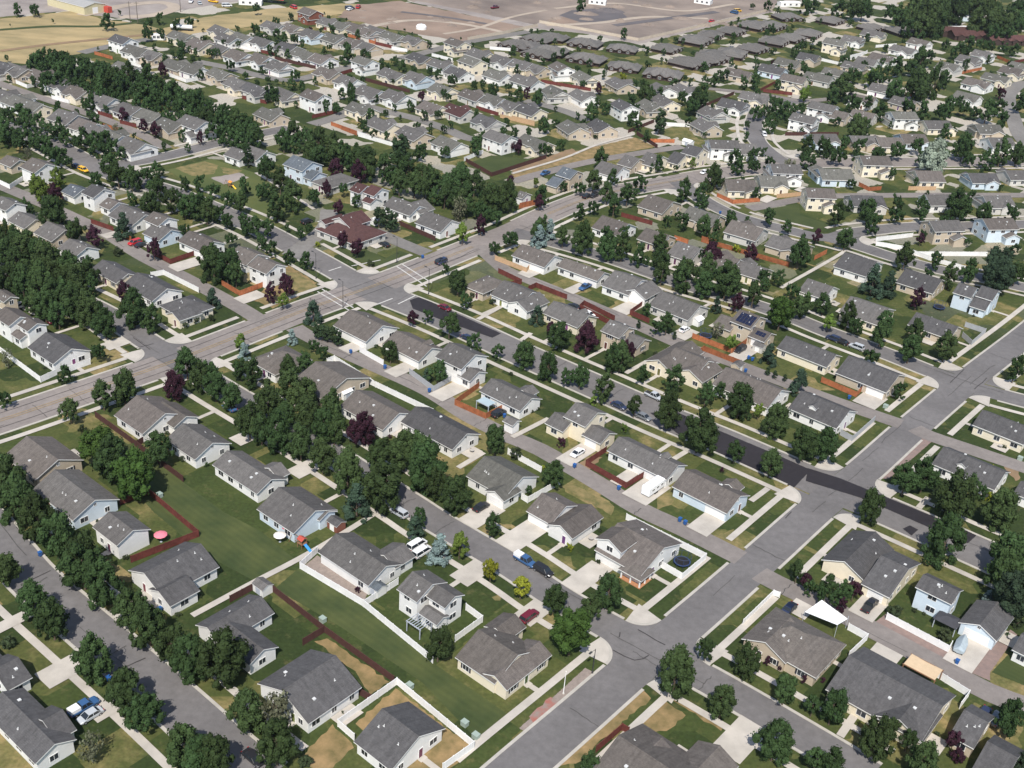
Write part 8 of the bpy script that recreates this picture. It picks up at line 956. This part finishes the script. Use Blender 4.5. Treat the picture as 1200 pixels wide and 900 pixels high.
# far yard buildings and vehicles
(x, y), (xa, ya), (xb, yb) = M['yellow'][:2], M['yellow'][2], M['yellow'][3]
ang = math.atan2(yb-ya, xb-xa); root = thing('industrial_shed', x, y, ang); build('wall', gable_walls(34, 15, 4.6, .22), WALL['y'], root); build('roof', gable_roof(34, 15, 4.6, .22, .3, .3), [mat('grey_steel_roof', (.34, .33, .31), .5, .1, .3), TRIM], root)
mb = MB(); mb.box(-1.9, -.05, 0, 1.9, .02, 3.6); build('roller_door', mb, TRIM, root, (17, 0, 0), math.pi/2); mb = MB(); mb.box(-2.5, 0, 0, 2.5, 3, 3.4); build('lean_to', mb, mat('red_steel', (.42, .06, .04)), root, (18.2, 6, 0), 0)
tag(root, 'long yellow industrial shed with a white door beyond the dry field', 'industrial building')
for i, (x, y) in enumerate(M['mobile']):
    root = thing('mobile_home', x, y, (.35, .35, -.4, -.2, .3, .1, .2)[i]); L, W = ((20, 8), (20, 8), (12, 7), (12, 4), (16, 6), (14, 7), (7, 2.6))[i]
    wl = 'wbwwwww'[i]; build('wall', gable_walls(L, W, 2.9, .15), WALL[wl], root); build('roof', gable_roof(L, W, 2.9, .15, .15, .15, .1), [TRIM, TRIM], root)
    for q in (-.3, 0, .3): o = add('window', window_mesh(1.5, 1.25)[0], root, (q*L, -W/2, 1.6)); add('pane', window_mesh(1.5, 1.25)[1], o)
    tag(root, ['long white mobile home by the far right red roofs', 'pale blue mobile home in front of the far right trees', 'white block building at the far edge of the grey dirt lot', 'low white shed in the middle of the grey dirt lot', 'white building behind the dark condominium row end', 'white building in the far yard above the dry strip', 'white trailer home on the lane by the dry field'][i], 'mobile home')
for i, (x, y) in enumerate(M['redroof']):
    root = thing('apartment_building', x, y, .25); build('wall', gable_walls(30, 11, 3.2), DARKW, root); build('roof', gable_roof(30, 11, 3.2), [shingle('red_shingles', (.092, .046, .041)), mat('dark_fascia', ())], root)
    for q in range(4):
        o = build('dormer', gable_walls(6, 4, 3.3), DARKW, root, (-11+q*7, -3.6, 0), math.pi/2); build('dormer_roof', gable_roof(6, 4, 3.3), [MATS['red_shingles'], MATS['dark_fascia']], o)
    tag(root, ['left red roofed long building before the far right trees', 'middle red roofed long building before the far right trees', 'right red roofed long building before the far right trees'][i], 'apartment building', 'red roofed buildings')
x, y = M['tank']; root = thing('tank_trailer', x, y, .12); mb = MB(); mb.tube((-6, 0, 2), (6, 0, 2), 1.25, 1.25, 16); build('tank', mb, mat('bright_tank', (.62, .64, .66), .35, .1, .5), root); mb = MB(); mb.box(-6, -1, .5, 6, 1, .75); build('chassis', mb, RUBBER, root)
for q in (-4.5, -3.4, 4): 
    for s in (-1, 1): add('wheel', car_parts('c')['wheel'], root, (q, s*.9, .34))
tag(root, 'silver tank trailer parked on the lane beside the dry field', 'trailer')
x, y = M['tent']; root = thing('storage_tank', x, y); mb = MB(); mb.lathe([(3.2, 0), (3.2, 1.6), (2.4, 2.6), (.05, 3.1)], 20); build('tank', mb, TRIM, root); mb = MB(); mb.lathe([(.4, 3.0), (.4, 3.3), (.01, 3.35)], 10); build('hatch', mb, GREYW, root); tag(root, 'round white tank standing on the brown dirt lot', 'tank')
x, y = M['redtarp']; root = thing('market_tent', x, y, -.1); build('canopy', gable_roof(16, 7, 2.8, .35, .2, .2, .1), [mat('red_canvas', (.55, .07, .06), .7, .15, .3)]*2, root); pm = MB()
for sx in (-7, -2.3, 2.3, 7):
    for sy in (-3, 3): pm.tube((sx, sy, 0), (sx, sy, 3.3), .08, .08, 6)
build('posts', pm, STEEL, root); tag(root, 'bright red long canopy in the yard at the far top edge', 'tent')
for i, (x, y) in enumerate(M['topcars']):
    c = ('white', 'silver', 'white', 'yellow', 'red', 'white', 'red', 'navy', 'red', 'yellow', 'blue', 'maroon')[i]; k = ('p', 'c', 'v', 'p', 'v', 'c', 's', 'v', 'c', 'v', 'v', 'p')[i]; pr_ = car_parts(k)
    if (k, c) not in CARB: CARB[(k, c)] = (pr_['body'].mesh('body', [paint(c)]), pr_['roof'].mesh('roof', [paint(c)]))
    root = thing('parked_car' if k in 'cs' else 'work_van' if k == 'v' else 'pickup_truck', x, y, R_.uniform(0, 3.1)); add('body', CARB[(k, c)][0], root); add('roof', CARB[(k, c)][1], root); add('windows', pr_['glass'], root)
    for sx in (-1, 1):
        for sy in (-1, 1): add('wheel', pr_['wheel'], root, (sx*pr_['wx'], sy*(pr_['W']/2-.1), .34))
    root.scale = (1.25,)*3; later(root, '%s %s on the far yard' % (c, CK[k]), 'car' if k in 'cs' else CK[k], 'car' if k in 'cs' else CK[k].split()[0], 'vehicles in the far yards')
# dirt heaps
for (x, y, r, h) in ((30, 790, 9, 1.6), (-62, 735, 7, 1.6), (46, 806, 11, 1.8), (-330, 770, 12, 2.2), (70, 770, 6, 1.2), (96, 800, 8, 1.2))+tuple((R_.uniform(-70, 130), R_.uniform(748, 850), R_.uniform(2.5, 6), R_.uniform(.7, 1.9)) for _ in range(26))+tuple((R_.uniform(-120, -40), R_.uniform(700, 750), R_.uniform(2, 5), R_.uniform(.6, 1.5)) for _ in range(8)):
    mb = MB(); n = 22; prof = [(r, -.05), (r*.8, h*.35), (r*.5, h*.75), (r*.2, h*.97), (.05, h)]; mb.lathe(prof, n); mb.v = [(vx+x+R_.uniform(-.06, .06)*r, vy*.6+y+R_.uniform(-.05, .05)*r, vz*(1+R_.uniform(-.2, .2)) if vz > 0 else vz) for vx, vy, vz in mb.v]
    struct(build('dirt_heap', mb, PATCH['dirtdark'] if r > 10 else PATCH['dirtgrey']))
hz = MB(); hz.box(-1150, -60, -1, 1150, 1500, 160); hm = bpy.data.materials.new('haze'); hm.use_nodes = True; ht = hm.node_tree; ht.nodes.remove(ht.nodes['Principled BSDF'])
pv = ht.nodes.new('ShaderNodeVolumePrincipled'); pv.inputs['Color'].default_value = (.86, .91, 1, 1); pv.inputs['Density'].default_value = HAZE; pv.inputs['Anisotropy'].default_value = .3
ht.links.new(pv.outputs[0], ht.nodes['Material Output'].inputs['Volume']); ho_ = build('haze', hz, hm); ho_['kind'] = 'stuff'; tag(ho_, 'thin pale summer haze over the whole neighbourhood', 'haze')
# ------------------------------------------------------------------ labels: what it is, which side of what, and its rank there
bpy.context.view_layer.update()
ORD = lambda n: '' if n == 1 else {2: 'second ', 3: 'third ', 4: 'fourth ', 5: 'fifth ', 6: 'sixth ', 7: 'seventh ', 8: 'eighth ', 9: 'ninth ', 10: 'tenth '}.get(n, '%d%s ' % (n, 'th' if 10 < n % 100 < 14 else {1: 'st', 2: 'nd', 3: 'rd'}.get(n % 10, 'th')))
bykind = {}
for t in THINGS:
    o = t[0]; p = t[5] if len(t) > 5 else o.location; bykind.setdefault(t[1], []).append((p.x, p.y, o))
seen = set()
for t in THINGS:
    o, look, kind, cat, grp = t[:5]; p = t[5] if len(t) > 5 else o.location
    def side(lx, ly):
        dx = p.x*ly/max(p.y, 1)-lx; dy = p.y-ly
        return ('right of' if dx > 0 else 'left of') if abs(dx) > abs(dy)*.6 else ('beyond' if dy > 0 else 'in front of')
    opts = []
    for i, (nm, (lx, ly)) in enumerate(sorted([l for l in LMS if math.hypot(l[1][0]-p.x, l[1][1]-p.y) > 9], key=lambda l: math.hypot(l[1][0]-p.x, l[1][1]-p.y))[:7]):
        d0 = math.hypot(lx-p.x, ly-p.y); rank = 1+sum(1 for q in bykind[look] if q[2] is not o and math.hypot(lx-q[0], ly-q[1]) < d0-1e-6)
        opts.append((rank+i*.6, rank, nm, side(lx, ly)))
    for _, rank, nm, sd in sorted(opts):
        tail = '%snearest %s of that look' % (ORD(rank), kind.split()[-1]) if rank > 1 else 'nearest %s of that look' % kind.split()[-1]
        s = '%s %s %s, %s' % (look, sd, nm, tail)
        if len(s.split()) > 16: s = '%s, %snearest such %s to %s' % (look, ORD(rank), kind.split()[-1], nm)
        if len(s.split()) > 16: s = s.replace(' with ', ', ').replace('one storey ', '')
        if len(s.split()) <= 16 and s not in seen: break
    seen.add(s); o['label'] = s; o['category'] = cat
    if grp: o['group'] = grp
print('objects', len(bpy.data.objects))
